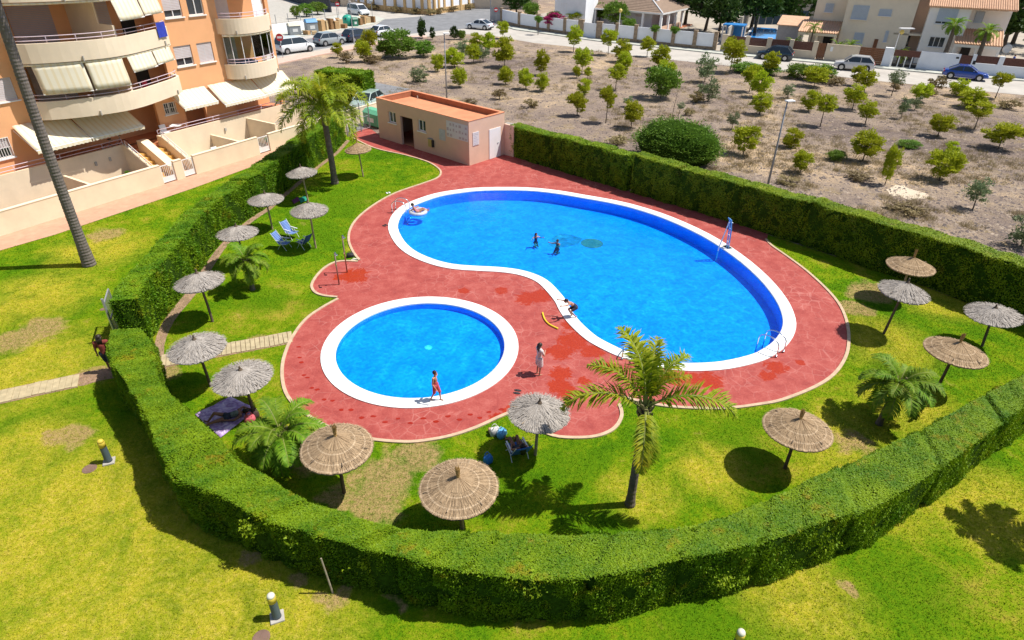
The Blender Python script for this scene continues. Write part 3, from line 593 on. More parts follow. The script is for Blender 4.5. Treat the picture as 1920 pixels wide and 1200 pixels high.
UMB = [  # apex px, base px, kind, pole, scale, label
 ((862,893),(866,990),'straw','b',1.06,'golden straw parasol over the dry patch beside the front of the curved hedge'),
 ((627,815),(645,924),'straw','a',1.0,'golden straw parasol between the bushy low palm and the bare earth'),
 ((1012,755),(1004,853),'heather','b',0.96,'pale grey thatched parasol over the sunbather in the blue chair'),
 ((452,692),(475,771),'heather','a',0.98,'grey thatched parasol over the purple picnic blanket'),
 ((364,634),(395,724),'heather','a',0.97,'grey thatched parasol beside the slatted path inside the hedge gate'),
 ((366,512),(399,603),'heather','a',0.97,'ragged silver grey parasol between the small palm and the left hedge'),
 ((443,424),(459,497),'heather','a',0.95,'brownish thatched parasol close against the left hedge behind the small palm'),
 ((496,362),(511,430),'heather','b',0.93,'grey brown parasol by the hedge behind the blue folding chairs'),
 ((578,377),(592,465),'heather','b',0.92,'grey brown parasol shading the blue folding chairs'),
 ((564,312),(578,378),'heather','b',0.90,'grey brown parasol over the green towel beside the tall palm trunk'),
 ((670,268),(681,331),'straw','b',0.86,'small straw parasol on the lawn before the pool house fence'),
 ((1713,484),(1688,567),'straw','b',0.98,'straw parasol with tufted top close against the long straight hedge'),
 ((1702,528),(1657,626),'heather','a',0.96,'silver grey ragged parasol on a long dark pole by the red paving'),
 ((1868,578),(1841,649),'heather','a',0.98,'silver grey ragged parasol standing where the right lawn narrows'),
 ((1800,643),(1757,729),'straw','a',1.02,'straw parasol just above the short leaning palm'),
 ((1500,787),(1472,878),'straw','a',1.0,'ringed straw parasol between the red paving and the hedge, beside palm shadow')]
for i, (ap, bs, kind, pl, sc, lab) in enumerate(UMB):
    b = G(*bs); rt = thing('beach_parasol', lab, 'parasol', b, random.uniform(0, 6), 'thatched parasols round the pools')
    # tilt towards the traced apex at its own height
    if bs == (1688, 567): b = G(ap[0], ap[1], 2.1); b.z = 0; rt.location = b
    zt = min((z for z in np.linspace(1.8, 2.5, 36)), key=lambda z: abs(PX((b.x, b.y, z))[1]-ap[1])); a = G(ap[0], ap[1], zt); off = Vector((a.x-b.x, 0, 0)); off = off if off.length < 0.2 else off*(0.2/off.length)
    rt.rotation_euler = Vector((off.x+random.uniform(-.04, .04), random.uniform(-.06, .06), zt)).to_track_quat('Z', 'Y').to_euler(); rt.scale = (sc, sc, zt/2.06)
    put('pole', POLE[pl], rt); cn = put('canopy', CAN[kind][i % 3], rt, 0, (0, 0, 1.66), random.uniform(0, 6))
    put('finial', TUFT if kind == 'straw' else STUB, cn, 0, (0, 0, 0.42 if kind == 'straw' else 0.38))

# ------------------------------------------------------------------ young trees and shrubs of the dry lot
M['pine'] = leafmat('young_pine', (0.23, 0.29, 0.007), (0.50, 0.53, 0.025), None, 6, 0.38, 0.22, 2.0)
M['olive'] = leafmat('olive_leaf', (0.11, 0.15, 0.06), (0.25, 0.30, 0.15), None, 6, 0.25, 0.2, 2.0)
M['mastic'] = leafmat('mastic_bush', (0.07, 0.16, 0.014), (0.19, 0.30, 0.028), None, 6, 0.25, 0.15, 1.5)
M['dry'] = leafmat('dry_shrub', (0.15, 0.11, 0.05), (0.34, 0.27, 0.12), None, 6, 0.25, 0.2, 2.0)
M['dark_tree'] = leafmat('dark_evergreen', (0.012, 0.040, 0.006), (0.055, 0.110, 0.012), None, 4, 0.25, 0.2, 0.8)
M['bark'] = pm('bark', (0.11, 0.085, 0.065), 0.95, 0.3, 10, 0.5, 50)
def crown_mesh(nclump, per, leaf, mat, seed, flat=1.0, hollow=0.25, name='crown'):
    r = np.random.default_rng(seed); C = r.normal(size=(nclump, 3)); C /= np.linalg.norm(C, axis=1, keepdims=True); C *= (hollow+(1-hollow)*r.random((nclump, 1))**0.5)*0.82; C[:, 2] = C[:, 2]*flat
    cr = 0.20+0.16*r.random(nclump); P = []; Nn = []
    for c, q in zip(C, cr):
        d = r.normal(size=(per, 3)); d /= np.linalg.norm(d, axis=1, keepdims=True); d[:, 2] = np.abs(d[:, 2])*0.5+d[:, 2]*0.5
        P.append(c+d*q*(0.55+0.45*r.random((per, 1)))); Nn.append(d*0.7+c/(np.linalg.norm(c)+1e-6)*0.5)
    P = np.concatenate(P); Nn = np.concatenate(Nn); n = len(P); rd = r.normal(size=(n, 3)); rd /= np.linalg.norm(rd, axis=1, keepdims=True)
    sz = leaf*(0.6+0.8*r.random(n)); V, Fc = tris_at(P, Nn*0.6+rd*0.7+np.array([0, 0, 0.35]), Nn+0.6*rd[::-1], sz*1.5, sz)
    return npmesh(name, V, Fc, mat), C
def stem_mesh(C, low, thick, seed):
    r = random.Random(seed); mb = MB(); j = Vector((r.uniform(-0.08, 0.08), r.uniform(-0.08, 0.08), 0.0))
    mb.tube([(0, 0, -low-1), (j.x*0.5, j.y*0.5, -low*0.5-0.7), (j.x, j.y, -0.55), (0, 0, 0.1)], [thick*1.3, thick, thick*0.8, thick*0.4], 7)
    for c in C[:9]: mb.tube([(j.x, j.y, -0.6+r.uniform(0, 0.4)), tuple(np.array(c)*[0.8, 0.8, 0.45]+[0, 0, -0.15]), tuple(np.array(c)*[1.4, 1.4, 0.8])], [thick*0.5, thick*0.3, thick*0.12], 5)
    return mb.mesh('trunk', M['bark'])
TPL = {}
for key, mat, args in (('pine', 'pine', (52, 78, 0.082, 1.0, 0.25)), ('olive', 'olive', (34, 44, 0.085, 1.0, 0.15)), ('mastic', 'mastic', (80, 60, 0.07, 0.9, 0.35)), ('dry', 'dry', (22, 30, 0.12, 0.7, 0.1)), ('dark', 'dark_tree', (50, 46, 0.10, 0.9, 0.4))):
    TPL[key] = []
    for s in range(7 if key == 'pine' else 3):
        me, C = crown_mesh(args[0], args[1], args[2], M[mat], 40+s*7+len(key), args[3], args[4]); TPL[key].append((me, stem_mesh(C, 0.9, 0.075, s)))
LBL = {'pine': ('young_pine', 'small round young pine with yellow green crown on the dry lot', 'tree'), 'olive': ('olive_shrub', 'small grey green olive shrub with thin leaves on the dry lot', 'shrub'), 'mastic': ('green_bush', 'dense leafy green bush on the dry lot', 'bush'), 'dry': ('dry_shrub', 'straw coloured dry scrub clump on the bare ground', 'shrub'), 'dark': ('evergreen_tree', 'narrow dark evergreen shrub at the street end of the dry lot', 'tree')}
def plant(kind, x, y, wpx, hpx, by=None, label=None, bx=None, depth=None, group=None):
    """crown centred at pixel (x, y), wpx by hpx pixels, standing on the ground at row by"""
    by = by if by is not None else y+hpx*0.72; b = G(bx if bx is not None else x, by)
    a = np.array([b.x, b.y, -CAMH+0.8]); zc = a@_F; ppm = FPX/zc
    rx = wpx/2/ppm; el = math.atan2(CAMH-1, math.hypot(b.x, b.y)); 
    rise = (by-y)/(ppm*math.cos(el)); rz_ = max(0.5*hpx/ppm/max(0.6, math.cos(el))*1.15, 0.14); zc_ = max(rise-0.0, rz_*0.75)
    nm, lb, ct = LBL[kind]; i = random.randrange(len(TPL[kind])); me, st = TPL[kind][i]
    rt = thing(nm, label or lb, ct, (b.x, b.y, -0.03), random.uniform(0, 6.28), group or ('plants of the dry lot: '+lb))
    put('crown', me, rt, 0, (0, 0, zc_), None, (rx*1.1*random.uniform(0.92, 1.08), (depth or rx)*1.1*random.uniform(0.92, 1.08), rz_*1.12*random.uniform(0.92, 1.1)))
    stn = put('trunk', st, rt, 0, (0, 0, zc_)); k = zc_/1.9
    stn.scale = (min(rx, 0.8)*0.62, min(rx, 0.8)*0.62, zc_/1.9)
    return rt
LOT = [('pine',943,54,24,22,72),('pine',694,74,32,28,96),('pine',683,96,34,32,116),('pine',634,92,22,18,108),('mastic',748,84,68,46,108),('mastic',722,92,34,26,108),('mastic',795,92,40,24,106),
('dark',792,56,16,34,72),('dark',811,63,11,20,74),('dark',852,62,18,20,74),('mastic',866,66,16,14,74),('pine',821,118,24,24,134),('pine',852,109,40,28,126),('olive',868,92,32,26,108),('pine',892,78,24,24,96),('pine',914,80,28,26,98),('pine',888,100,28,26,118),('olive',906,100,26,24,116),
('pine',946,98,44,42,126),('pine',861,145,32,28,163),('pine',948,142,30,28,158),('pine',986,148,30,28,167),('olive',788,142,40,26,154),('dry',936,176,30,20,186),('dry',700,112,44,16,118),('dry',650,108,30,24,118),
('pine',1075,69,31,27,97),('pine',1140,73,32,26,103),('pine',1213,85,27,22,106),('pine',1164,95,36,30,116),('pine',1169,117,32,28,134),('pine',1091,110,34,28,138),('pine',1014,116,30,34,141),('pine',1016,154,27,26,171),('pine',1081,134,17,17,146),('pine',1101,136,17,14,151),('pine',1154,138,32,28,169),('pine',1096,162,28,24,177),('pine',1082,192,37,34,217),('pine',1136,184,33,34,230),('pine',1183,211,41,34,240),
('pine',1237,108,36,34,128),('pine',1248,130,38,28,146),('mastic',1238,155,66,46,184),('olive',1178,190,20,16,200),('dry',1304,182,30,22,192),('olive',1321,126,44,38,154),('pine',1368,98,46,42,136),('pine',1442,117,36,26,142),('pine',1405,142,36,28,172),('pine',1424,157,38,36,182),('mastic',1535,137,60,24,150),('mastic',1495,134,50,22,146),('pine',1526,142,46,24,162),
('olive',1327,171,42,36,190),('olive',1477,170,28,18,184),('pine',1424,193,41,28,214),('pine',1516,188,33,28,208),('pine',1538,197,38,32,236),('pine',1598,178,43,28,205),('pine',1620,149,34,28,172),('olive',1671,146,34,24,180),('pine',1605,140,26,26,160),('pine',1724,172,36,24,190),('olive',1715,194,26,20,206),('olive',1689,201,22,30,222),('dry',1754,156,36,28,172),('pine',1797,165,38,24,180),('pine',1818,185,56,30,202),('pine',1827,206,44,24,242),('pine',1866,151,34,25,184),('dry',1560,150,40,18,158),('dry',1890,196,40,16,204),
('pine',1393,259,48,38,290),('pine',1482,260,38,32,276),('pine',1500,301,37,30,324),('pine',1622,207,37,26,233),('pine',1617,271,54,42,302),('mastic',1567,293,34,18,300),('pine',1659,306,28,56,346),('mastic',1704,270,44,12,275),('pine',1758,232,43,28,255),('pine',1782,277,24,20,286),('pine',1761,307,60,46,338),('pine',1872,250,70,34,278),('olive',1824,358,46,44,392),('olive',1914,430,60,64,462),('olive',1372,223,26,24,242),('dry',996,193,30,16,200),('dry',1160,262,50,14,268),('dry',1290,210,24,14,216),('dry',1000,250,60,12,254),('dry',1610,330,60,14,336),('dry',1700,390,70,14,396),('dry',1480,340,50,10,344),('dry',880,190,34,10,194),('dry',1740,172,30,14,178),('dry',1680,160,24,18,170),('mastic',1400,128,60,16,134),('mastic',1440,132,46,14,140)]
LAND = [((1438,354),'the tall lamp post'),((838,192),'the slim lamp post'),((900,300),'the pool house'),((1266,300),'the broad mastic bush'),((1700,362),'the pale bare patch'),((1450,113),'the dark teal car'),((1600,133),'the silver off-roader'),((1808,150),'the blue saloon'),((895,56),'the waiting saloon'),((727,68),'the white hatchback'),((1105,72),'the white garden door'),((560,100),'the white van'),((1240,86),'the villa columns'),((1351,97),'the last stone pillar'),((1720,130),'the barred gate'),((1900,540),'the far hedge end')]
LAND = [(G(*a), b) for a, b in LAND]
for t_ in LOT:
    g_ = G(t_[1], t_[5]); near = sorted(LAND, key=lambda q: (q[0]-g_).length)[:2]; asp = t_[4]/t_[3]; mw = t_[3]/FPX*(g_-Vector((0, 0, CAMH))).length
    size = 'tiny' if mw < 1.15 else 'small' if mw < 1.6 else 'sturdy' if mw < 2.4 else 'large'; shape = 'tall' if asp > 1.15 else 'round' if asp > 0.72 else 'spreading'
    kd = {'pine': 'yellow green pine', 'olive': 'grey olive shrub', 'mastic': 'green bush', 'dry': 'dry scrub clump', 'dark': 'dark evergreen shrub'}[t_[0]]
    plant(*t_, label='%s %s %s near %s towards %s' % (size, shape, kd, near[0][1][4:], near[1][1]), group='plants of the dry lot')
mound = plant('mastic', 1266, 270, 160, 70, 300, 'broad low mastic bush spreading behind the long straight hedge', depth=2.0); mound.children[0].data = crown_mesh(230, 120, 0.030, M['mastic'], 501, 0.95, 0.66)[0]; cs_ = mound.children[0]; put('dark_core', MB().ball((0, 0, 0), (0.86, 0.86, 0.84), 24, 14, jit=0.05).mesh('dark_core', M['hedge_core'], True), mound, 0, cs_.location, None, tuple(cs_.scale))  # a solid dark ball fills the inside of the crown
# bare and wispy saplings
for x, y, hpx, lab in ((1258, 232, 56, 'leafless thin sapling beside the broad mastic bush'), (1268, 236, 40, 'thin sapling with a few leaves beside the broad mastic bush')):
    b = G(x, y); rt = thing('thin_sapling', lab, 'tree', b); mb = MB(); h = hpx/22.0; mb.tube([(0, 0, 0), (0.05, 0, h*0.5), (0.2, 0.05, h)], [0.03, 0.02, 0.008], 6)
    for k in range(9):
        a = random.uniform(0, 6.28); z = h*random.uniform(0.35, 0.95); mb.tube([(0.05+0.1*z/h, 0, z), (math.cos(a)*0.3, math.sin(a)*0.3, z+0.35)], [0.01, 0.004], 4)
    mb.build('trunk', M['bark'], rt)
    if hpx < 50: put('crown', TPL['olive'][0][0], rt, 0, (0.15, 0, h*0.9), None, (0.42, 0.42, 0.35))
# stones and dry litter scattered over the lot
def in_lot(P):
    x, y = P[:, 0], P[:, 1]; a, b = G(956, 270), G(1920, 590); c, d = G(925, 72), G(1920, 180)
    side = lambda p, q: (q.x-p.x)*(y-p.y)-(q.y-p.y)*(x-p.x)
    return (side(a, b) > 1.5*(b-a).length) & (side(c, d) < -0.5*(d-c).length)
def scatter(n, y0, y1):
    px = np.stack([rng.uniform(690, 2000, n), rng.uniform(y0, y1, n)], 1)
    return np.array([G(x, y)[:] for x, y in px])
P = scatter(70000, 72, 620); P = P[in_lot(P)]; n = len(P)
sz = 0.025+0.085*rng.random(n)**4; k = rng.random(n)
V = []; Fc = []
oct_ = np.array([[1, 0, 0], [-1, 0, 0], [0, 1, 0], [0, -1, 0], [0, 0, 1], [0, 0, -0.4]]); of = np.array([[0, 2, 4], [2, 1, 4], [1, 3, 4], [3, 0, 4]])
jit = 1+0.5*rng.uniform(-1, 1, (n, 6, 3)); V = (P[:, None, :]+oct_[None]*sz[:, None, None]*jit*np.array([1.2, 1.2, 0.7])); V[:, :, 2] -= 0.03
Fc = (of[None]+np.arange(n)[:, None, None]*6)
for nm, msk, c, lb in (('stones', k < 0.4, (0.30, 0.235, 0.18), 'pale stones scattered over the dry lot'), ('clods', k >= 0.4, (0.12, 0.095, 0.085), 'dark clods of earth scattered over the dry lot')):
    v = V[msk].reshape(-1, 3); f_ = (of[None]+np.arange(msk.sum())[:, None, None]*6).reshape(-1, 3)
    tag(put('lot_'+nm, npmesh('lot_'+nm, v, f_, pm('lot_'+nm, c, 0.95, 0.35, 1.5))), lb, None, None, 'stuff')
P = scatter(15000, 74, 600); P = P[in_lot(P)]; g = np.array([mnoise.noise((p[0]*0.12, p[1]*0.12, 4.0))+0.5*mnoise.noise((p[0]*0.5, p[1]*0.5, 1.0)) for p in P]); P = P[g > 0.0]
B = np.repeat(P, 26, 0); n = len(B); B = B+np.c_[rng.normal(size=(n, 2))*0.16, np.full(n, -0.04)]
D = np.c_[rng.normal(size=(n, 2))*0.55, np.abs(rng.normal(size=n))*0.5+0.6]; L = 0.14+0.22*rng.random(n)
v, f_ = tris_at(B, D, rand_dirs(n), L, np.full(n, 0.022)); tag(put('dry_grass', npmesh('dry_grass', v, f_, leafmat('dry_grass', (0.20, 0.15, 0.07), (0.40, 0.33, 0.17), (0.16, 0.17, 0.05), 3, 0.3, 0.0, 0.6))), 'dry straw coloured grass tufts on the lot', None, None, 'stuff')
sheet('bare_patch', [q+Vector((random.uniform(-.1, .1), random.uniform(-.14, .14), 0)) for q in smooth_line(Gs([(1664,355),(1680,347),(1694,347),(1706,354),(1722,357),(1744,366),(1728,372),(1700,372),(1688,366),(1672,366)]), 4, True)], -0.022, pm('pale_dust', (0.56, 0.46, 0.34), 0.95, 0.1, 3, 0.3, 30))
kb = smooth_line(Gs([(950,232),(1010,246),(1130,281),(1290,326),(1440,362),(1600,404),(1760,446),(1930,494)], 0.0), 3)
# ------------------------------------------------------------------ frames for buildings
class Frame:
    """local x along dir, y to the left of it, z up"""
    def __init__(s, o, d): s.o = Vector((o[0], o[1], 0)); s.d = Vector((d[0], d[1], 0)).normalized(); s.l = Vector((-s.d.y, s.d.x, 0)); s.rz = math.atan2(s.d.y, s.d.x)
    def w(s, x, y, z=0.0): return s.o+s.d*x+s.l*y+Vector((0, 0, z))
    def loc(s, p): q = Vector(p)-s.o; return q.dot(s.d), q.dot(s.l), p[2]
    def ray(s, px, py): return Vector(_F+_R*((px-960)/FPX)+_U*((600-py)/FPX))
    def hit_y(s, px, py, y0):
        d = s.ray(px, py); o = Vector((0, 0, CAMH)); t = (y0-(o-s.o).dot(s.l))/d.dot(s.l); q = o+d*t; return (q-s.o).dot(s.d), q.z
    def hit_x(s, px, py, x0):
        d = s.ray(px, py); o = Vector((0, 0, CAMH)); t = (x0-(o-s.o).dot(s.d))/d.dot(s.d); q = o+d*t; return (q-s.o).dot(s.l), q.z
    def thing(s, name, label, cat, group=None): return thing(name, label, cat, s.o, s.rz, group)
def wallgrid(mb, x0, x1, z0, z1, y0, y1, ops, m=0):
    """wall slab between y0 (front) and y1 with rectangular openings (xa, xb, za, zb)"""
    xs = sorted({x0, x1, *[min(max(v, x0), x1) for o in ops for v in o[:2]]}); zs = sorted({z0, z1, *[min(max(v, z0), z1) for o in ops for v in o[2:]]})
    inside = lambda x, z: any(o[0] < x < o[1] and o[2] < z < o[3] for o in ops)
    for a, b in zip(xs, xs[1:]):
        for c, d in zip(zs, zs[1:]):
            if inside((a+b)/2, (c+d)/2): continue
            mb.add([(a, y0, c), (b, y0, c), (b, y0, d), (a, y0, d)], [(0, 1, 2, 3)], m); mb.add([(a, y1, c), (b, y1, c), (b, y1, d), (a, y1, d)], [(3, 2, 1, 0)], m)
    for a, b, c, d in ops:
        for q in ([(a, y0, c), (a, y1, c), (a, y1, d), (a, y0, d)], [(b, y0, c), (b, y0, d), (b, y1, d), (b, y1, c)], [(a, y0, c), (b, y0, c), (b, y1, c), (a, y1, c)], [(a, y0, d), (a, y1, d), (b, y1, d), (b, y0, d)]): mb.add(q, [(0, 1, 2, 3)], m)
    for q in ([(x0, y0, z0), (x0, y0, z1), (x0, y1, z1), (x0, y1, z0)], [(x1, y0, z0), (x1, y1, z0), (x1, y1, z1), (x1, y0, z1)], [(x0, y0, z1), (x1, y0, z1), (x1, y1, z1), (x0, y1, z1)]): mb.add(q, [(0, 1, 2, 3)], m)
    return mb
M['orange'] = pm('orange_render', (0.80, 0.41, 0.20), 0.9, 0.06, 0.5, 0.2, 40, grime=0.12)
M['peach'] = pm('peach_render', (0.66, 0.45, 0.33), 0.9, 0.06, 0.7, 0.2, 40, grime=0.14)
M['cream'] = pm('cream_render', (0.80, 0.64, 0.45), 0.9, 0.08, 0.8, 0.2, 40, grime=0.22)
M['balcony'] = pm('cream_balcony', (0.80, 0.66, 0.49), 0.85, 0.06, 0.8, 0.1, 40, grime=0.14)
M['terracotta'] = pm('terracotta', (0.62, 0.24, 0.12), 0.9, 0.16, 1.0, 0.3, 30, grime=0.2)
M['rail'] = pm('mauve_rail', (0.62, 0.50, 0.56), 0.45, 0.05, 2)
M['whitepaint'] = pm('white_paint', (0.78, 0.77, 0.76), 0.5, 0.04, 2)
M['shutter'] = pm('roller_shutter', (0.62, 0.55, 0.55), 0.6, 0.06, 2)
M['steelgrey'] = pm('grey_metal', (0.30, 0.31, 0.33), 0.5, 0.12, 4, metal=0.3)
M['galv'] = pm('galvanised', (0.48, 0.50, 0.52), 0.4, 0.1, 6, metal=0.6)
M['chrome'] = pm('stainless', (0.72, 0.74, 0.76), 0.18, 0.03, 2, metal=1.0)
M['glass'] = pm('dark_window_glass', (0.035, 0.045, 0.055), 0.08, 0.2, 0.7, spec=0.7)
M['dark'] = pm('dark_inside', (0.035, 0.032, 0.03), 0.9, 0.2, 2)
M['steps'] = pm('yellow_step_tiles', (0.62, 0.36, 0.10), 0.8, 0.12, 3, 0.1, 30)
M['woodbrown'] = pm('brown_wood', (0.20, 0.085, 0.04), 0.8, 0.2, 5, 0.3, 40)
def clear_glass():
    t = NT('balcony_glazing'); tr = t.n('ShaderNodeBsdfTransparent', {'Color': (0.72, 0.80, 0.76, 1)}); gl = t.n('ShaderNodeBsdfGlossy', {'Roughness': 0.03}); fr = t.n('ShaderNodeFresnel', {'IOR': 1.5})
    mx = t.n('ShaderNodeMixShader', {0: fr.outputs[0]}); t.link(tr.outputs[0], mx.inputs[1]); t.link(gl.outputs[0], mx.inputs[2]); t.link(mx.outputs[0], t.out.inputs['Surface']); return t.mat
M['glazing'] = clear_glass()
def awning_mat():
    t = NT('striped_awning'); oc = t.n('ShaderNodeTexCoord').outputs['Object']; sp = t.n('ShaderNodeSeparateXYZ', {0: oc})
    w_ = t.math('FRACT', t.math('MULTIPLY', sp.outputs[0], 3.2)); s_ = t.mrange(t.math('ABSOLUTE', t.math('SUBTRACT', w_, 0.5)), 0.16, 0.2)
    c = t.mix(s_, (0.84, 0.74, 0.52), (0.88, 0.82, 0.66)); c = t.mix(t.mrange(t.noise(0.8, 4), 0.5, 0.8, 0, 0.35), c, (0.74, 0.65, 0.46)); t.base(c); t.rough(0.9); t.spec(0.1)
    tr = t.n('ShaderNodeBsdfTranslucent', {'Color': c}); mx = t.n('ShaderNodeMixShader', {0: 0.25}); t.link(t.b.outputs[0], mx.inputs[1]); t.link(tr.outputs[0], mx.inputs[2]); t.link(mx.outputs[0], t.out.inputs['Surface'])
    return t.mat
M['awning'] = awning_mat()

def window(root, x0, x1, z0, z1, y, shut=0.0, sill=True, grille=False, div=2, frame='whitepaint', shutmat='shutter'):
    """window part standing in an opening whose outer wall face is at y: frame with pane, sill, roller shutter, grille as sub-parts"""
    f = MB(); t = 0.06; ya, yb = y+0.09, y+0.15
    for a, b, c, d in ((x0, x1, z0, z0+t), (x0, x1, z1-t, z1), (x0, x0+t, z0+t, z1-t), (x1-t, x1, z0+t, z1-t)): f.box(a, b, ya, yb, c, d)
    for k in range(1, div): xm = x0+(x1-x0)*k/div; f.box(xm-t/2, xm+t/2, ya, yb, z0+t, z1-t)
    o = f.build('window', M[frame], root)
    zs = z1-(z1-z0)*shut
    if shut < 0.98: MB().box(x0+0.02, x1-0.02, ya+0.05, ya+0.055, z0+0.02, zs).build('pane', M['glass'], o)
    if shut > 0:
        s = MB(); n = max(2, int((z1-zs)/0.09))
        for k in range(n):
            za = zs+(z1-zs)*k/n; zb = zs+(z1-zs)*(k+0.86)/n; s.box(x0+0.03, x1-0.03, ya-0.035, ya-0.01, za, zb)
        s.build('roller_shutter', M[shutmat], o)
    if sill: MB().box(x0-0.08, x1+0.08, y-0.09, y+0.1, z0-0.07, z0-0.005).build('sill', M['whitepaint'], o)
    if grille:
        g = MB(); n = max(3, int((x1-x0)/0.13))
        for k in range(n+1): xx = x0+(x1-x0)*k/n; g.box(xx-0.012, xx+0.012, y-0.05, y-0.026, z0, z1)
        for zz in (z0, (z0+z1)/2, z1-0.03): g.box(x0-0.03, x1+0.03, y-0.026, y-0.002, zz, zz+0.03)
        g.build('grille', M['whitepaint'], o)
    return o
def railing(name, parent, line, z, hs=(0.13, 0.34), post=1.3, mat='rail', r=0.022):
    """rails following a line of (x, y) with posts"""
    mb = MB(); P = [Vector((p[0], p[1], z)) for p in line]
    for h in hs: mb.tube([p+Vector((0, 0, h)) for p in P], r, 6)
    d = 0
    for i in range(1, len(P)):
        d += (P[i]-P[i-1]).length
        if d > post or i == len(P)-1: mb.tube([P[i]+Vector((0, 0, -0.02)), P[i]+Vector((0, 0, hs[-1]))], r*0.8, 6); d = 0
    mb.tube([P[0]+Vector((0, 0, -0.02)), P[0]+Vector((0, 0, hs[-1]))], r*0.8, 6)
    return mb.build(name, M[mat], parent, smooth=True)
def awning(parent, x0, x1, yb, zb, yf, zf, valance=0.22, sag=0.05, mat='awning', nx=14):
    m = MB(); ny = 6; vs = []
    for i in range(ny+1):
        t = i/ny
        for k in range(nx+1): vs.append((x0+(x1-x0)*k/nx, yb+(yf-yb)*t, zb+(zf-zb)*t-sag*math.sin(math.pi*t)+0.012*math.sin(k*2.1+i)))
    m.add(vs, [(i*(nx+1)+k, i*(nx+1)+k+1, (i+1)*(nx+1)+k+1, (i+1)*(nx+1)+k) for i in range(ny) for k in range(nx)])
    o = m.build('awning', M[mat], parent, smooth=True)
    s = o.modifiers.new('thick', 'SOLIDIFY'); s.thickness = 0.012
    MB().tube([(x0-0.03, yf, zf-0.02), (x1+0.03, yf, zf-0.02)], 0.03, 8).build('front_bar', M['whitepaint'], o)
    if valance:
        v = MB(); n = int((x1-x0)/0.07)
        for k in range(n):
            a = x0+(x1-x0)*k/n; b = x0+(x1-x0)*(k+1)/n; da = 0.05*abs(math.sin(k*0.9)); db = 0.05*abs(math.sin((k+1)*0.9))
            v.add([(a, yf-0.03, zf-0.03), (b, yf-0.03, zf-0.03), (b, yf-0.05, zf-valance+db), (a, yf-0.05, zf-valance+da)], [(0, 1, 2, 3)])
        v.build('valance', M[mat], o)
        for sx_ in (x0, x1): MB().tube([(sx_, yb, zb-0.25), (sx_, yf, zf-0.03)], 0.02, 6).build('arm', M['whitepaint'], o)
    return o

# ------------------------------------------------------------------ flats
AF = Frame(G(148, 397), (0.511, 0.8596))
flats = AF.thing('apartment_building', 'orange apartment block with rounded cream balconies and striped awnings', 'building')
X0, X1, YF, YR = -16.0, 19.4, 4.5, 6.3
ops = [(11.0, 12.3, 5.68, 6.95), (12.75, 13.95, 5.68, 6.95), (11.0, 12.3, 8.68, 9.95), (12.75, 13.95, 8.68, 9.95), (11.0, 12.3, 11.68, 12.95), (12.75, 13.95, 11.68, 12.95), (-1.5, 1.0, 5.42, 6.62), (-1.5, 1.0, 8.42, 9.62), (-2.2, -0.3, 2.5, 3.6), (9.25, 10.1, 2.85, 3.6),
       (1.7, 8.7, 1.5, 4.1), (10.7, 12.3, 1.5, 3.95), (14.8, 19.1, 1.5, 4.1)]
for zb in (4.35, 7.35, 10.35): ops += [(1.6, 10.2, zb+0.2, zb+2.98), (14.9, 19.1, zb+0.2, zb+2.98)]
wallgrid(MB(), X0, X1, 0, 13.6, YF, YF+0.25, ops).build('wall', M['orange'], flats)
b = MB(); b.box(X0, X1, YR, 15.0, 0, 13.55); b.build('core', M['orange'], flats)
MB().box(X0-0.2, X1+0.2, YF-0.3, 15.2, 13.6, 13.8).build('roof', M['terracotta'], flats)
for i, (a, b_, c, d) in enumerate(ops[:10]):
    window(flats, a, b_, c, d, YF, shut=[0.62, 1.0, 0.66, 0.0, 0.5, 0.3, 1.0, 1.0, 0.5, 0.0][i], grille=i in (8, 9), div=2)
BL = smooth_line([Vector(p+(0,)) for p in [(1.3,4.5),(1.32,3.3),(2.5,2.42),(3.8,1.85),(5.1,1.55),(6.3,1.68),(7.4,2.05),(8.6,2.55),(9.6,3.0),(10.3,3.55),(10.45,4.5)]], 3)
BR = smooth_line([Vector(p+(0,)) for p in [(14.6,4.5),(14.75,3.85),(15.5,3.2),(16.6,3.0),(17.8,3.25),(18.7,3.75),(19.2,4.5)]], 4)
def balcony(line, zb, label=None):
    m = MB(); inn = offset_line(line, 0.13, False) if area2(line+[line[0]]) > 0 else offset_line(line, 0.13, False)
    inn = [Vector((p.x, max(p.y, 0), 0)) for p in inn]
    up = lambda P, z: [Vector((p.x, p.y, z)) for p in P]
    m.strip(up(line, zb+1.0), up(line, zb)); m.strip(up(inn, zb+1.0), up(line, zb+1.0)); m.strip(up(inn, zb+0.2), up(inn, zb+1.0))
    m.sheet(inn+[Vector((line[-1].x, YR, 0)), Vector((line[0].x, YR, 0))], [], zb+0.2); m.sheet(line, [], zb)
    o = m.build('balcony', M['balcony'], flats); mid = len(line)//2
    railing('railing', o, inn[2:-2], zb+1.0)
    for k in (0.3, 0.78):
        p = line[int(k*len(line))]; MB().tube([(p.x, p.y-0.06, zb-0.02), (p.x, p.y-0.05, zb+0.26)], 0.05, 8).build('drain_spout', M['concrete'], o)
    return o
balc = [balcony(BL, z) for z in (4.35, 7.35, 10.35)]; balr = [balcony(BR, z) for z in (4.35, 7.35, 10.35)]
yat = lambda line, x: float(np.interp(x, [p.x for p in line], [p.y for p in line]))
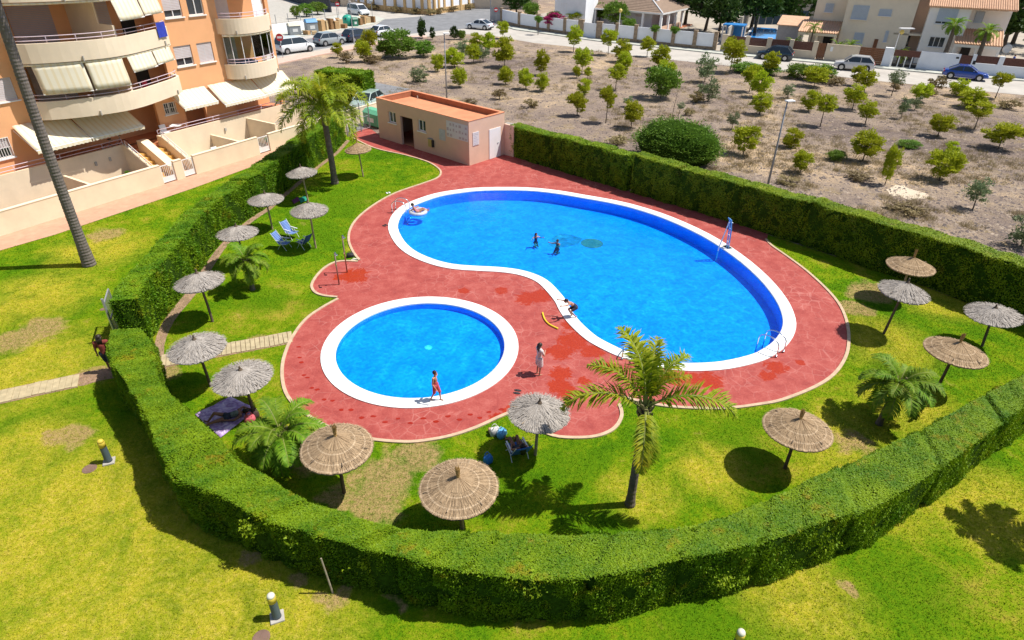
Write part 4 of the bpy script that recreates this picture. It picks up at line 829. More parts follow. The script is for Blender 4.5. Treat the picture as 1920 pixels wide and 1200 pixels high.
for zb in (4.35, 7.35):   # inside the left balconies: party screen, shutters, pillars
    MB().box(5.9, 6.02, yat(BL, 5.96)+0.15, YR, zb+0.2, zb+1.6).build('party_screen', M['balcony'], flats)
    MB().box(5.9, 6.0, 3.2, YR, zb+1.6, zb+2.98).build('party_wall', M['balcony'], flats)
    for a, b_ in ((2.7, 5.0), (6.9, 8.4)):
        s = MB()
        for k in range(24): s.box(a, b_, YR-0.06, YR-0.02, zb+0.25+k*0.095, zb+0.25+k*0.095+0.08)
        s.build('roller_shutter', pm('lilac_shutter', (0.46, 0.38, 0.40), 0.7, 0.05) if zb > 5 and a < 3 else M['shutter'], flats)
    MB().box(9.0, 9.9, YR-0.05, YR-0.012, zb+0.25, zb+2.3).build('terrace_door', M['dark'], flats)
for zb in (4.35, 7.35): MB().box(15.6, 17.2, YR-0.06, YR-0.012, zb+0.25, zb+2.4).build('terrace_door', M['shutter'], flats)
# glazed right balcony
ln = offset_line(BR, 0.16, False)[2:-2]
for i in range(0, len(ln)-2, 3):
    a, b_ = ln[i], ln[min(i+3, len(ln)-1)]; MB().frame((a.x, a.y, 5.72), (b_.x-a.x, b_.y-a.y, 0), (0, 0.012, 0), (0, 0, 1.5)).build('glazing', M['glazing'], flats)
    MB().box(a.x-0.02, a.x+0.02, a.y-0.02, a.y+0.02, 5.36, 7.34).build('mullion', M['whitepaint'], flats)
for zb in (7.35, 10.35):  # rolled blinds under the balcony above
    MB().tube([(p.x, p.y+0.1, zb-0.09) for p in BR[3:-3]], 0.07, 8).build('rolled_blind', M['awning'], flats)
    MB().tube([(p.x, p.y+0.1, zb-0.09) for p in BL[2:-3]], 0.06, 8).build('rolled_blind', M['awning'], flats)
def drop_awning(x0, x1, z1, z0, out=0.28):
    m = MB(); n = 10; vs = []
    for i in range(6):
        t = i/5
        for k in range(n+1):
            x = x0+(x1-x0)*k/n; vs.append((x, yat(BL, x)+0.1-out*t+0.012*math.sin(k*1.7+i*2), z1+(z0-z1)*t))
    m.add(vs, [(i*(n+1)+k, i*(n+1)+k+1, (i+1)*(n+1)+k+1, (i+1)*(n+1)+k) for i in range(5) for k in range(n)]); o = m.build('awning', M['awning'], flats, smooth=True)
    s = o.modifiers.new('thick', 'SOLIDIFY'); s.thickness = 0.01
    MB().tube([(x0, yat(BL, x0)+0.1-out, z0), (x1, yat(BL, x1)+0.1-out, z0)], 0.03, 8).build('front_bar', M['whitepaint'], o)
drop_awning(1.6, 3.75, 7.3, 5.75); drop_awning(3.85, 5.85, 7.3, 5.78); drop_awning(6.2, 8.2, 7.3, 6.4, 0.35); drop_awning(8.3, 10.0, 7.3, 6.45, 0.3)
drop_awning(6.2, 8.1, 10.3, 9.2, 0.45); drop_awning(8.2, 9.9, 10.3, 9.25, 0.4)
awning(flats, 0.1, 3.1, 4.42, 4.12, 2.5, 3.05); awning(flats, 3.18, 6.45, 4.42, 4.12, 2.5, 3.05); awning(flats, 9.9, 12.55, 4.42, 4.2, 3.2, 3.35); awning(flats, 12.8, 16.4, 4.42, 4.2, 2.85, 3.1); awning(flats, 16.5, 19.6, 4.42, 4.2, 3.0, 3.1)
# terrace with its front wall, steps and railings
GA = [(5.3, 6.2), (6.78, 7.6)]
MB().box(X0, 19.5, 3.45, YR, 1.3, 1.5).build('terrace', M['terracotta'], flats)
tw = MB(); prev = X0
for a, b_ in GA+[(19.5, 19.5)]:
    tw.box(prev, a, 3.3, 3.45, 0, 2.0); prev = b_
tw.build('terrace_wall', M['cream'], flats)
railing('railing', flats, [(x, 3.37) for x in np.linspace(X0, 5.25, 18)], 2.0); railing('railing', flats, [(x, 3.37) for x in np.linspace(7.7, 19.4, 12)], 2.0)
for a, b_ in GA:
    st = MB().box(a, b_, 3.05, 3.44, 0, 1.30).build('stair', M['steps'], flats)
    for k in range(7): MB().box(a, b_, 0.62+0.345*k, 0.62+0.345*(k+1), 0, 0.1875*(k+1)-0.005*0).build('step', M['steps'], st)
for x, w_ in ((5.14, 0.15), (6.21, 0.56), (7.61, 0.15)):
    m = MB(); p = [(0.5, 0), (3.3, 0), (3.3, 2.0), (3.0, 2.0), (0.62, 0.85), (0.5, 0.85)]; n = len(p)
    m.add([(x, q[0], q[1]) for q in p]+[(x+w_, q[0], q[1]) for q in p], [tuple(range(n)), tuple(range(2*n-1, n-1, -1))]+[((i+1) % n, i, n+i, n+(i+1) % n) for i in range(n)]); m.build('stair_wall', M['cream'], flats)
for x in (5.21, 7.68):
    m = MB()
    for h in (0.12, 0.32): m.tube([(x, 0.62, 0.85+h), (x, 3.0, 2.0+h)], 0.022, 6)
    for k in range(5): m.tube([(x, 0.62+k*0.59, 0.85+k*0.285), (x, 0.62+k*0.59, 1.17+k*0.285)], 0.018, 6)
    m.build('stair_rail', M['whitepaint'], flats, smooth=True)
MB().box(1.2, 1.35, 0.22, 3.29, 0, 1.15).build('partition_wall', M['cream'], flats); MB().box(11.4, 11.55, 0.22, 3.29, 0, 1.2).build('partition_wall', M['cream'], flats); MB().box(14.6, 14.75, 0.22, 3.29, 0, 1.7).build('partition_wall', M['cream'], flats)
MB().box(7.77, 14.59, 0.23, 3.29, -0.02, 0.03).build('yard_paving', M['pave'], flats)
m = MB(); pp = [(14.9, 0.3), (19.4, 0.3), (19.4, 2.3), (18.6, 2.3), (15.2, 0.75), (14.9, 0.75)]; n = len(pp)
m.add([(q[0], 1.6, q[1]) for q in pp]+[(q[0], 1.75, q[1]) for q in pp], [tuple(range(n)), tuple(range(2*n-1, n-1, -1))]+[((i+1) % n, i, n+i, n+(i+1) % n) for i in range(n)]); m.build('ramp_wall', M['cream'], flats)
m = MB()
for h in (0.1, 0.28): m.tube([(15.2, 1.67, 0.75+h), (18.6, 1.67, 2.3+h)], 0.022, 6)
m.build('ramp_rail', M['steelgrey'], flats)
for x, y, z in ((12.6, 3.22, 1.2), (3.2, 3.22, 1.2), (4.1, 3.22, 1.25)): MB().box(x, x+0.12, y-0.02, 3.3, z, z+0.22).build('wall_lamp', M['concrete'], flats)
# belongings on the balconies and terrace
def rect_cloth(name, label, cat, o, ax, az, mat, fr=AF, thick=(0, 0.012, 0)):
    mb = MB(); n = 8; vs = []
    for j in range(2):
        for i in range(n+1):
            t = i/n; q = Vector(o)+Vector(ax)*t+Vector(az)*j; vs.append(fr.w(q.x, q.y+0.02*math.sin(t*9), q.z+0.015*math.sin(t*5)*j))
    mb.add(vs, [(i, i+1, n+2+i, n+1+i) for i in range(n)]); ob = mb.build(name, mat); s = ob.modifiers.new('thick', 'SOLIDIFY'); s.thickness = 0.012
    return tag(ob, label, cat)
rect_cloth('beach_towel', 'blue towel hung over the upper balcony rail of the flats', 'towel', (9.1, 2.70, 8.70), (0.85, 0.42, 0), (0, -0.03, -0.85), pm('blue_towel', (0.03, 0.05, 0.38), 0.95, 0.15))
rect_cloth('red_cloth', 'red cloth hung behind the lower balcony rail of the flats', 'towel', (7.0, 2.35, 5.66), (0.45, 0.18, 0), (0, 0, -0.45), pm('red_cloth', (0.45, 0.03, 0.05), 0.95, 0.15))
# ------------------------------------------------------------------ garden wall with gates
gw = AF.thing('garden_wall', 'low cream garden wall with coping beside the pink footpath', 'wall')
spans = [(X0, 5.3), (6.2, 6.78), (7.6, 12.75), (13.7, 25.5)]
for a, b_ in spans:
    MB().box(a, b_, 0.0, 0.18, 0, 1.2).build('wall_panel', M['cream'], gw, bevel=0.01); MB().box(a, b_, -0.02, 0.2, 1.2, 1.26).build('coping', M['balcony'], gw, bevel=0.01)
for i, (a, b_, lab) in enumerate(((5.3, 6.2, 'white barred garden gate below the first yellow stair'), (6.78, 7.6, 'white barred garden gate below the second yellow stair'), (12.75, 13.7, 'white garden gate with solid lower panel beside the flower pots'))):
    g = thing('garden_gate', lab, 'gate', AF.w(a, 0.09), AF.rz, 'garden gates of the flats'); wd = b_-a
    f = MB(); 
    for q in ((0.02, 0.06, 0.08, 1.15), (wd-0.06, wd-0.02, 0.08, 1.15), (0.06, wd-0.06, 1.1, 1.15), (0.06, wd-0.06, 0.08, 0.12)): f.box(q[0], q[1], -0.02, 0.02, q[2], q[3])
    f.build('frame', M['whitepaint'], g); MB().box(0.06, wd-0.06, -0.008, 0.008, 0.12, 0.42).build('panel', M['whitepaint'], g)
    for k in range(7): MB().box(0.1+k*(wd-0.2)/6-0.01, 0.1+k*(wd-0.2)/6+0.01, -0.01, 0.01, 0.42, 1.1).build('bar', M['whitepaint'], g)
def pot_plant(label, loc, r=0.2, h=0.32, kind='mastic'):
    p = thing('potted_plant', label, 'plant', loc); MB().lathe([(r*0.7, 0), (r, h), (r*1.08, h), (r*1.08, h+0.03), (r*0.9, h+0.03), (r*0.85, h-0.03)], 16).build('pot', M['terracotta'], p, smooth=True)
    put('foliage', TPL[kind][0][0], p, 0, (0, 0, h+r*0.9), 0, (r*1.3, r*1.3, r*1.2))
pot_plant('terracotta pot with a plant on the ramp wall of the flats', AF.w(14.3, 0.9, 0.03)); pot_plant('terracotta pot with a plant beside the white solid garden gate', AF.w(12.3, 0.6, 0.03)); pot_plant('small potted plant beside the first yellow stair', AF.w(4.6, 2.6, 0.0), 0.15)
def patio_chair(label, loc, rz, mat='whitepaint'):
    c = thing('patio_chair', label, 'chair', loc, rz); MB().box(-0.22, 0.22, -0.22, 0.22, 0.40, 0.44).build('seat', M[mat], c); MB().frame((-0.22, 0.2, 0.44), (0.44, 0, 0), (0, 0.03, 0), (0, 0.1, 0.45)).build('backrest', M[mat], c)
    for a in (-0.19, 0.19):
        for b_ in (-0.19, 0.19): MB().tube([(a, b_, 0), (a, b_, 0.4)], 0.018, 6).build('leg', M[mat], c)
patio_chair('white patio chair on the raised terrace under the small awning', AF.w(8.6, 3.9, 1.5), AF.rz); patio_chair('white lounger chair fallen in the paved yard of the flats', AF.w(10.2, 1.2, 0.03), 1.0)
t_ = thing('patio_table', 'white patio table on the raised terrace under the small awning', 'table', AF.w(9.4, 3.95, 1.5), AF.rz); MB().lathe([(0.0, 0.7), (0.42, 0.7), (0.42, 0.74), (0.0, 0.74)], 20).build('table_top', M['whitepaint'], t_)
for a in range(3): MB().tube([(0.3*math.cos(a*2.1), 0.3*math.sin(a*2.1), 0), (0.05*math.cos(a*2.1), 0.05*math.sin(a*2.1), 0.7)], 0.02, 6).build('leg', M['whitepaint'], t_)
t_ = thing('dining_table', 'table under a blue cloth behind the glazed balcony', 'table', AF.w(16.6, 4.6, 4.56), AF.rz); MB().box(-0.7, 0.7, -0.4, 0.4, 0.70, 0.74).build('table_top', M['woodbrown'], t_); MB().box(-0.72, 0.72, -0.42, 0.42, 0.42, 0.755).build('tablecloth', pm('blue_cloth', (0.05, 0.16, 0.34), 0.9, 0.1), t_)
for a in (-0.6, 0.6):
    for b_ in (-0.33, 0.33): MB().box(a-0.03, a+0.03, b_-0.03, b_+0.03, 0, 0.7).build('leg', M['woodbrown'], t_)
# bicycle leaning on the terrace under the awning
bk = thing('bicycle', 'dark bicycle parked on the terrace under the striped awning', 'bicycle', AF.w(5.0, 3.75, 1.5), AF.rz)
for x in (-0.52, 0.52):
    m = MB(); m.tube([(x+0.33*math.cos(a), 0, 0.34+0.33*math.sin(a)) for a in np.linspace(0, 2*math.pi, 21)], 0.022, 5, caps=False); wh = m.build('wheel', M['dark'], bk)
    m = MB(); [m.tube([(x, 0, 0.34), (x+0.33*math.cos(a), 0, 0.34+0.33*math.sin(a))], 0.004, 4) for a in np.linspace(0, 6.28, 13)[:-1]]; m.build('spokes', M['galv'], wh)
m = MB(); [m.tube(q, 0.018, 6) for q in ([(-0.52, 0, 0.34), (-0.15, 0, 0.34), (-0.25, 0, 0.85), (-0.52, 0, 0.34)], [(-0.15, 0, 0.34), (0.38, 0, 0.8), (-0.24, 0, 0.8)], [(0.52, 0, 0.34), (0.36, 0, 0.98)])]; m.build('frame', M['steelgrey'], bk)
MB().tube([(0.36, -0.25, 1.0), (0.36, 0.25, 1.0)], 0.015, 6).build('handlebar', M['dark'], bk); MB().ball((-0.27, 0, 0.9), (0.14, 0.08, 0.04)).build('saddle', M['dark'], bk)

# ------------------------------------------------------------------ pool house
L_, F_ = G(712, 258), G(880.5, 311); HF = Frame(L_, F_-L_); HL = (F_-L_).length; HD = 3.55
ph = HF.thing('pool_house', 'flat roofed peach pool house with a terracotta roof and notice boards', 'building')
rect = lambda a, b_, y=0.0: (*sorted((HF.hit_y(*a, y)[0], HF.hit_y(*b_, y)[0])), *sorted((HF.hit_y(*a, y)[1], HF.hit_y(*b_, y)[1])))
w1 = (HF.hit_y(729, 222, 0)[0], HF.hit_y(742, 222, 0)[0], 1.45, 2.25); w2 = (HF.hit_y(784, 238, 0)[0], HF.hit_y(798, 238, 0)[0], 1.45, 2.25); dr = (HF.hit_y(752.5, 250, 0)[0], HF.hit_y(775, 250, 0)[0], 0.0, 2.15)
wallgrid(MB(), 0, HL, 0, 3.0, 0, 0.2, [w1, w2, dr]).build('wall', M['peach'], ph)
ew = MB(); ew.box(HL-0.2, HL, 0.2, HD, 0, 2.998); ew.build('wall', M['peach'], ph); MB().box(0, 0.2, 0.2, HD, 0, 2.998).build('wall', M['peach'], ph); MB().box(0.2, HL-0.2, HD-0.2, HD, 0, 2.996).build('wall', M['peach'], ph)
MB().box(0.2, HL-0.2, 0.2, HD-0.2, 2.5, 2.62).build('roof', M['terracotta'], ph); MB().box(0.2, HL-0.2, 0.2, HD-0.2, 0.0, 0.03).build('floor', M['terracotta'], ph)
cp = MB(); cp.box(-0.02, HL+0.02, -0.02, 0.22, 3.0, 3.03); cp.box(-0.02, HL+0.02, HD-0.22, HD+0.02, 3.0, 3.03); cp.box(-0.02, 0.22, 0.22, HD-0.22, 3.0, 3.03); cp.box(HL-0.22, HL+0.02, 0.22, HD-0.22, 3.0, 3.03); cp.build('parapet_coping', M['terracotta'], ph)
ins = MB(); ins.box(0.202, HL-0.202, HD-0.206, HD-0.202, 2.62, 2.99); ins.box(0.202, 0.206, 0.21, HD-0.21, 2.62, 2.99); ins.box(HL-0.206, HL-0.202, 0.21, HD-0.21, 2.62, 2.99); ins.build('parapet_shade_lining', pm('parapet_shade_brown', (0.36, 0.14, 0.07), 0.9, 0.15, 2, grime=0.3), ph)  # shade on the inner parapet faces is put into this darker brown
for q in (w1, w2): window(ph, *q, 0.0, sill=True, div=2)
for x in (1.2, HL-0.35): MB().tube([(x, HD-0.5, 2.6), (x, HD-0.5, 2.85)], 0.04, 8).build('vent_pipe', M['concrete'], ph)
MB().box(dr[0]+0.05, dr[1]-0.05, 1.2, 1.25, 0.03, 2.4).build('inner_wall', M['dark'], ph)
def board(name, root, x0, x1, z0, z1, y, mat, cells=None, facing='y', xc=0.0):
    m = MB()
    if facing == 'y': m.box(x0, x1, y-0.03, y-0.001, z0, z1)
    else: m.box(xc+0.001, xc+0.03, x0, x1, z0, z1)
    o = m.build(name, mat, root)
    if cells:
        nx, nz, cm = cells; g = MB(); r = random.Random(5)
        for i in range(nx):
            for k in range(nz):
                if r.random() < 0.2 and nx > 2: continue
                a = x0+(x1-x0)*(i+0.14)/nx; b_ = x0+(x1-x0)*(i+r.uniform(0.55, 0.88))/nx; c = z0+(z1-z0)*(k+0.2)/nz; d = z0+(z1-z0)*(k+r.uniform(0.5, 0.8))/nz
                if facing == 'y': g.box(a, b_, y-0.033, y-0.0302, c, d)
                else: g.box(xc+0.0302, xc+0.033, a, b_, c, d)
        tag(g.build('print', cm, o), kind='stuff')
    return o
M['paper'] = pm('notice_paper', (0.62, 0.60, 0.60), 0.6, 0.04); M['ink'] = pm('notice_print', (0.30, 0.22, 0.24), 0.7, 0.2); M['ink2'] = pm('notice_print_pale', (0.46, 0.46, 0.50), 0.7, 0.2)
xa, xb = HF.hit_y(837.5, 240, 0)[0], HF.hit_y(877, 240, 0)[0]; board('notice_board', ph, xa, xb, 1.62, 2.72, 0, M['paper'], (7, 3, pm('notice_drawings', (0.46, 0.38, 0.40), 0.7, 0.3, 14)))
xa, xb = HF.hit_y(824, 252, 0)[0], HF.hit_y(835, 252, 0)[0]; board('notice_sign', ph, xa, xb, 1.25, 2.0, 0, pm('grey_sign', (0.45, 0.46, 0.46), 0.5, 0.05), (1, 6, M['ink2']))
board('rules_sign', ph, 0.35, 0.95, 1.3, 2.2, 0, M['paper'], (1, 8, M['ink2']), 'x', HL)
yd0, yd1 = HF.hit_x(917, 270, HL)[0], HF.hit_x(938, 265, HL)[0]
dd = MB().box(HL+0.001, HL+0.04, yd0, min(yd1, HD-0.1), 0.02, 2.1).build('door', M['whitepaint'], ph, bevel=0.006); MB().box(HL+0.041, HL+0.075, yd1-0.35, yd1-0.22, 1.0, 1.04).build('handle', M['steelgrey'], dd)
MB().box(HL-0.02, HL+0.9, HD-0.02, HD+0.16, 0, 2.2).build('side_wall', M['peach'], ph)
mb_ = thing('wall_bin', 'yellow litter box with grey lid on the pool house wall', 'bin', HF.w(HF.hit_y(806, 276, 0)[0], -0.16, 0.55), HF.rz); MB().box(0, 0.34, 0, 0.15, 0, 0.55).build('box', pm('ochre_plastic', (0.45, 0.34, 0.12), 0.6, 0.1), mb_, bevel=0.02); MB().box(-0.02, 0.36, -0.02, 0.155, 0.55, 0.60).build('lid', M['steelgrey'], mb_)
MB().box(0.36, 0.5, 0.02, 0.15, 0.02, 0.5).build('holder', M['dark'], mb_)
# fence and gate by the pool house
fn = thing('metal_fence', 'grey metal fence with a gate beside the pool house', 'fence'); pts = [G(652, 256), G(663, 252), G(678, 247), G(694, 242)]
for p in pts: MB().tube([p, p+Vector((0, 0, 2.25))], 0.045, 8).build('post', M['steelgrey'], fn)
for a, b_ in zip(pts, pts[1:]):
    for h in (0.15, 1.1, 2.15): MB().tube([a+Vector((0, 0, h)), b_+Vector((0, 0, h))], 0.02, 6).build('rail', M['steelgrey'], fn)
    for k in range(1, 6): q = a.lerp(b_, k/6); MB().tube([q+Vector((0, 0, 0.15)), q+Vector((0, 0, 2.15))], 0.009, 5).build('bar', M['steelgrey'], fn)
# low boundary wall of the lot
bw = thing('boundary_wall', 'low concrete wall behind the long hedge along the dry lot', 'wall')
kb = smooth_line(Gs([(946,236),(1010,250),(1130,284),(1290,329),(1440,366),(1600,409),(1760,452),(1930,500)]), 3); ko = offset_line(kb, 0.45, False); m = MB(); up = lambda P, z: [Vector((p.x, p.y, z)) for p in P]
m.strip(up(kb, 0.22), up(ko, 0.22)); m.strip(up(kb, -0.05), up(kb, 0.22)); m.strip(up(ko, 0.22), up(ko, -0.05)); m.build('wall_top', pm('weathered_concrete', (0.30, 0.27, 0.23), 0.95, 0.2, 2, 0.4, 25, grime=0.3), bw)
# lamp posts of the lot
def lamp_post(label, b, h, a=0.0):
    r = thing('lamp_post', label, 'lamp', b, a); MB().tube([(0, 0, 0), (0, 0, h*0.5), (0, 0, h)], [0.075, 0.055, 0.04], 10).build('pole', M['steelgrey'], r, smooth=True)
    MB().tube([(0, 0, h-0.05), (0.16, 0, h+0.02)], 0.03, 8).build('arm', M['steelgrey'], r); MB().box(-0.1, 0.45, -0.16, 0.16, h, h+0.09).build('lamp_head', M['whitepaint'], r, bevel=0.03)
lamp_post('tall grey lamp post with a white head behind the long straight hedge', G(1438, 354), 5.4, 0.3); lamp_post('slim pale lamp post with a white head behind the pool house', G(838, 192), 5.9, 0.2)
# ------------------------------------------------------------------ streets
road = sheet('road', Gs([(500,122),(600,101),(680,87),(760,72),(860,63),(925,67),(1000,80),(1068,87),(1140,99),(1194,105),(1298,116),(1400,126),(1563,142),(1680,155),(1785,164),(1845,171),(1990,184),(1990,150),(1920,143),(1827,138),(1718,128),(1541,112),(1351,95),(1226,82),(1120,71),(960,49),(938,41),(945,4),(930,-14),(880,-12),(884,10),(832,24),(808,28),(700,19),(620,4),(560,-8),(500,-14)]), -0.020, M['street'])
sheet('road', Gs([(520,106),(600,92),(680,78),(760,64),(850,55),(925,50),(938,42),(943,6),(932,-10),(884,-8),(886,11),(834,25),(806,29),(720,36),(700,50),(640,62),(560,75),(500,88)]), -0.014, M['asphalt'])
sheet('parking_apron', Gs([(640,150),(690,152),(768,166),(716,184),(700,214),(694,240),(655,250),(640,215)]), -0.012, M['asphalt'])
def slab(name, poly, z0, z1, mat): return tag(MB().prism(poly, z0, z1).build(name, mat), kind='structure')
M['sidewalk'] = pm('sidewalk_slabs', (0.46, 0.46, 0.40), 0.9, 0.12, 1.5, 0.2, 30, grime=0.15)
slab('pavement', Gs([(960,50),(1120,73),(1226,84),(1351,97),(1541,114),(1718,130),(1827,140),(1990,152)])+Gs([(1990,158),(1827,145),(1718,135),(1541,119),(1351,101.5),(1226,88.5),(1120,77.5),(965,56),(940,48)]), -0.03, 0.10, M['sidewalk'])
slab('pavement', Gs([(498,90),(560,70),(640,57),(700,46),(722,36),(700,30),(650,26),(590,40),(520,46),(490,50)]), -0.03, 0.10, M['sidewalk'])
slab('pavement', Gs([(500,126),(545,116),(600,104),(680,90),(760,75),(800,71),(800,67),(760,69),(680,83),(600,97),(540,107),(500,116)]), -0.03, 0.10, pm('pink_sidewalk', (0.58, 0.40, 0.32), 0.9, 0.12, 2))
slab('yard', Gs([(500,46),(580,36),(640,26),(570,12),(500,2),(470,20)]), -0.03, 0.06, M['concrete'])

# ------------------------------------------------------------------ walls along the far street
M['stone'] = pm('rough_stone', (0.30, 0.22, 0.15), 0.9, 0.4, 3.5, 0.8, 12); M['panelwhite'] = pm('white_wall', (0.80, 0.81, 0.84), 0.85, 0.05, 1, grime=0.1)
M['sand'] = pm('sand_render', (0.66, 0.54, 0.40), 0.9, 0.08, 1, 0.2, 30, grime=0.15); M['slat'] = pm('brown_slats', (0.13, 0.055, 0.04), 0.8, 0.2, 5); M['yellow'] = pm('ochre_wall', (0.56, 0.37, 0.17), 0.9, 0.12, 1, 0.3, 20, grime=0.2)
def seg(root, name, a, b, y0, y1, z0, z1, mat):
    """box along a->b (ground points), y0..y1 to the left of it"""
    d = (b-a); l = Vector((-d.y, d.x, 0)).normalized(); return MB().frame(a+l*y0+Vector((0, 0, z0)), d, l*(y1-y0), (0, 0, z1-z0)).build(name, mat, root)
def pillar(root, p, d, w, h, mat, t=0.42):
    d = d.normalized(); l = Vector((-d.y, d.x, 0)); o = p-d*w/2-l*(t/2-0.09); q = MB().frame(o+Vector((0, 0, -0.03)), d*w, l*t, (0, 0, h+0.03)); q.frame(o-d*0.04-l*0.04+Vector((0, 0, h)), d*(w+0.08), l*(t+0.08), (0, 0, 0.07)); return q.build('pillar', mat, root)
W1 = thing('garden_wall', 'white street wall with brown stone pillars before the brown roofed villa', 'wall')
px1 = [(940,43.5),(973,52),(1008,57.5),(1028,60.5),(1058,65),(1088,69)]; px2 = [(1122,73.5),(1155,77),(1190,80.5),(1226,84.3),(1260,88),(1300,92),(1338,95.5)]
for run in (px1, px2):
    P = Gs(run)
    for a, b in zip(P, P[1:]):
        seg(W1, 'plinth', a, b, -0.03, 0.2, -0.03, 0.5, M['stone']); seg(W1, 'panel', a, b, 0.02, 0.17, 0.5, 2.15, M['panelwhite'])
    for i, p in enumerate(P): pillar(W1, p, P[min(i+1, len(P)-1)]-P[max(i-1, 0)], 0.9 if run is px1 and i == 5 or run is px2 and i == 0 else 0.5, 2.35, M['stone'])
dg = thing('garden_door', 'plain white door in the stone pillared street wall', 'gate'); a, b = G(1092, 69.5), G(1117, 72.8); seg(dg, 'leaf', a, b, 0.05, 0.12, 0.05, 2.05, M['panelwhite']); d_ = (b-a).normalized(); MB().tube([a.lerp(b, 0.85)+Vector((0, -0.03, 1.0)), a.lerp(b, 0.85)+Vector((0, -0.03, 1.15))], 0.02, 6).build('handle', M['steelgrey'], dg)
sg = thing('slatted_gate', 'grey slatted gate at the street corner before the stone pillared wall', 'gate'); a, b = G(921, 38), G(938, 43)
for k in range(7): seg(sg, 'slat', a.lerp(b, k/7), a.lerp(b, (k+0.7)/7), 0, 0.06, 0.05, 2.1, M['steelgrey'])
W2 = thing('garden_wall', 'sand coloured street wall with dark brown slatted panels', 'wall'); WD = Frame(G(1351, 97), G(1827, 140)-G(1351, 97))
def wx(px, y=0.0, z=1.0):
    """x along the far wall for a photo column at height z"""
    best = None
    for py in range(40, 190): 
        x, zz = WD.hit_y(px, py, y)
        if best is None or abs(zz-z) < best[0]: best = (abs(zz-z), x)
    return best[1]
WQ = lambda x, y=0.0, z=0.0: WD.w(x, y, z)
def bay(root, xa, xb, low, mat_low, slat=True, top=2.1):
    seg(root, 'base_wall', WQ(xa), WQ(xb), 0, 0.2, -0.03, low, mat_low)
    if slat:
        n = 6
        for k in range(n): zz = low+0.04+(top-low-0.06)*k/n; seg(root, 'slat', WQ(xa), WQ(xb), 0.05, 0.09, zz, zz+(top-low)/n*0.9, M['slat'])
xs = [wx(p) for p in (1352, 1363, 1396, 1404, 1436, 1445, 1478, 1486, 1522, 1531)]
for i in range(0, len(xs)-1, 2): seg(W2, 'pillar', WQ(xs[i]), WQ(xs[i+1]), -0.05, 0.25, -0.03, 2.2, M['sand'])
for i in range(1, len(xs)-2, 2): bay(W2, xs[i], xs[i+1], 1.05, M['sand'])
xg = [wx(1532), wx(1546)]; gt = thing('garden_gate', 'brown wooden garden door in the sand coloured wall', 'gate'); 
for k in range(5): seg(gt, 'plank', WQ(xg[0]+(xg[1]-xg[0])*k/5), WQ(xg[0]+(xg[1]-xg[0])*(k+0.93)/5), 0.05, 0.1, 0.05, 2.05, M['woodbrown'])
x1_, x2_ = wx(1547), wx(1609); seg(W2, 'base_wall', WQ(x1_), WQ(x2_), 0, 0.2, -0.03, 2.05, M['sand']); MB().frame(WQ(x1_+0.5, -0.02, 1.2), WD.d*0.3, WD.l*0.02, (0, 0, 0.55)).build('meter_box', M['whitepaint'], W2)
x3_, x4_ = wx(1610), wx(1655); gt = thing('driveway_gate', 'wide brown wooden driveway gate beside the pale pillar', 'gate')
for k in range(9): seg(gt, 'plank', WQ(x3_), WQ(x4_), 0.05, 0.1, 0.06+k*0.215, 0.06+k*0.215+0.2, M['woodbrown'])
seg(W2, 'pillar', WQ(x4_+0.03), WQ(x4_+1.05), -0.1, 0.5, -0.03, 2.15, M['panelwhite'])
gt = thing('barred_gate', 'dark gate with white posts between the pale pillar and white wall', 'gate'); x5_, x6_ = x4_+1.1, wx(1722)
seg(gt, 'top_panel', WQ(x5_), WQ(x6_), 0.05, 0.1, 1.3, 2.0, M['slat']); seg(gt, 'bottom_panel', WQ(x5_), WQ(x6_), 0.05, 0.1, 0.05, 0.45, M['dark'])
for k in range(5): seg(gt, 'post', WQ(x5_+(x6_-x5_)*k/4-0.05), WQ(x5_+(x6_-x5_)*k/4+0.05), 0.03, 0.12, 0.03, 1.3, M['whitepaint'])
W3 = thing('garden_wall', 'white street wall with dark slats behind the blue parked car', 'wall'); x7_ = wx(1797); x8_ = wx(1819); x9_ = wx(1826); x10 = wx(1868); x11 = wx(1878); x12 = wx(1920)+0.5
seg(W3, 'base_wall', WQ(x6_+0.05), WQ(x7_), 0, 0.2, -0.03, 2.05, M['panelwhite']); seg(W3, 'pillar', WQ(x8_), WQ(x9_), -0.04, 0.24, -0.03, 2.15, M['panelwhite']); bay(W3, x9_, x10, 1.25, M['panelwhite']); seg(W3, 'pillar', WQ(x10), WQ(x11), -0.04, 0.24, -0.03, 2.15, M['panelwhite']); bay(W3, x11, x12, 1.2, M['panelwhite']); seg(W3, 'base_wall', WQ(x12), WQ(x12+9), 0, 0.2, -0.03, 2.05, M['panelwhite'])
MB().frame(WQ(x7_-0.45, -0.02, 1.55), WD.d*0.3, WD.l*0.02, (0, 0, 0.2)).build('house_number', M['dark'], W3); MB().frame(WQ(x8_+0.15, -0.06, 1.1), WD.d*0.3, WD.l*0.02, (0, 0, 0.4)).build('letter_box', M['dark'], W3)
gt = thing('garden_gate', 'dark grey garden door behind the blue parked car', 'gate'); seg(gt, 'leaf', WQ(x7_+0.02), WQ(x8_-0.02), 0.05, 0.1, 0.05, 2.0, M['slat']); MB().frame(WQ(x8_-0.3, 0.02, 1.0), WD.d*0.12, WD.l*0.03, (0, 0, 0.05)).build('handle', M['chrome'], gt)

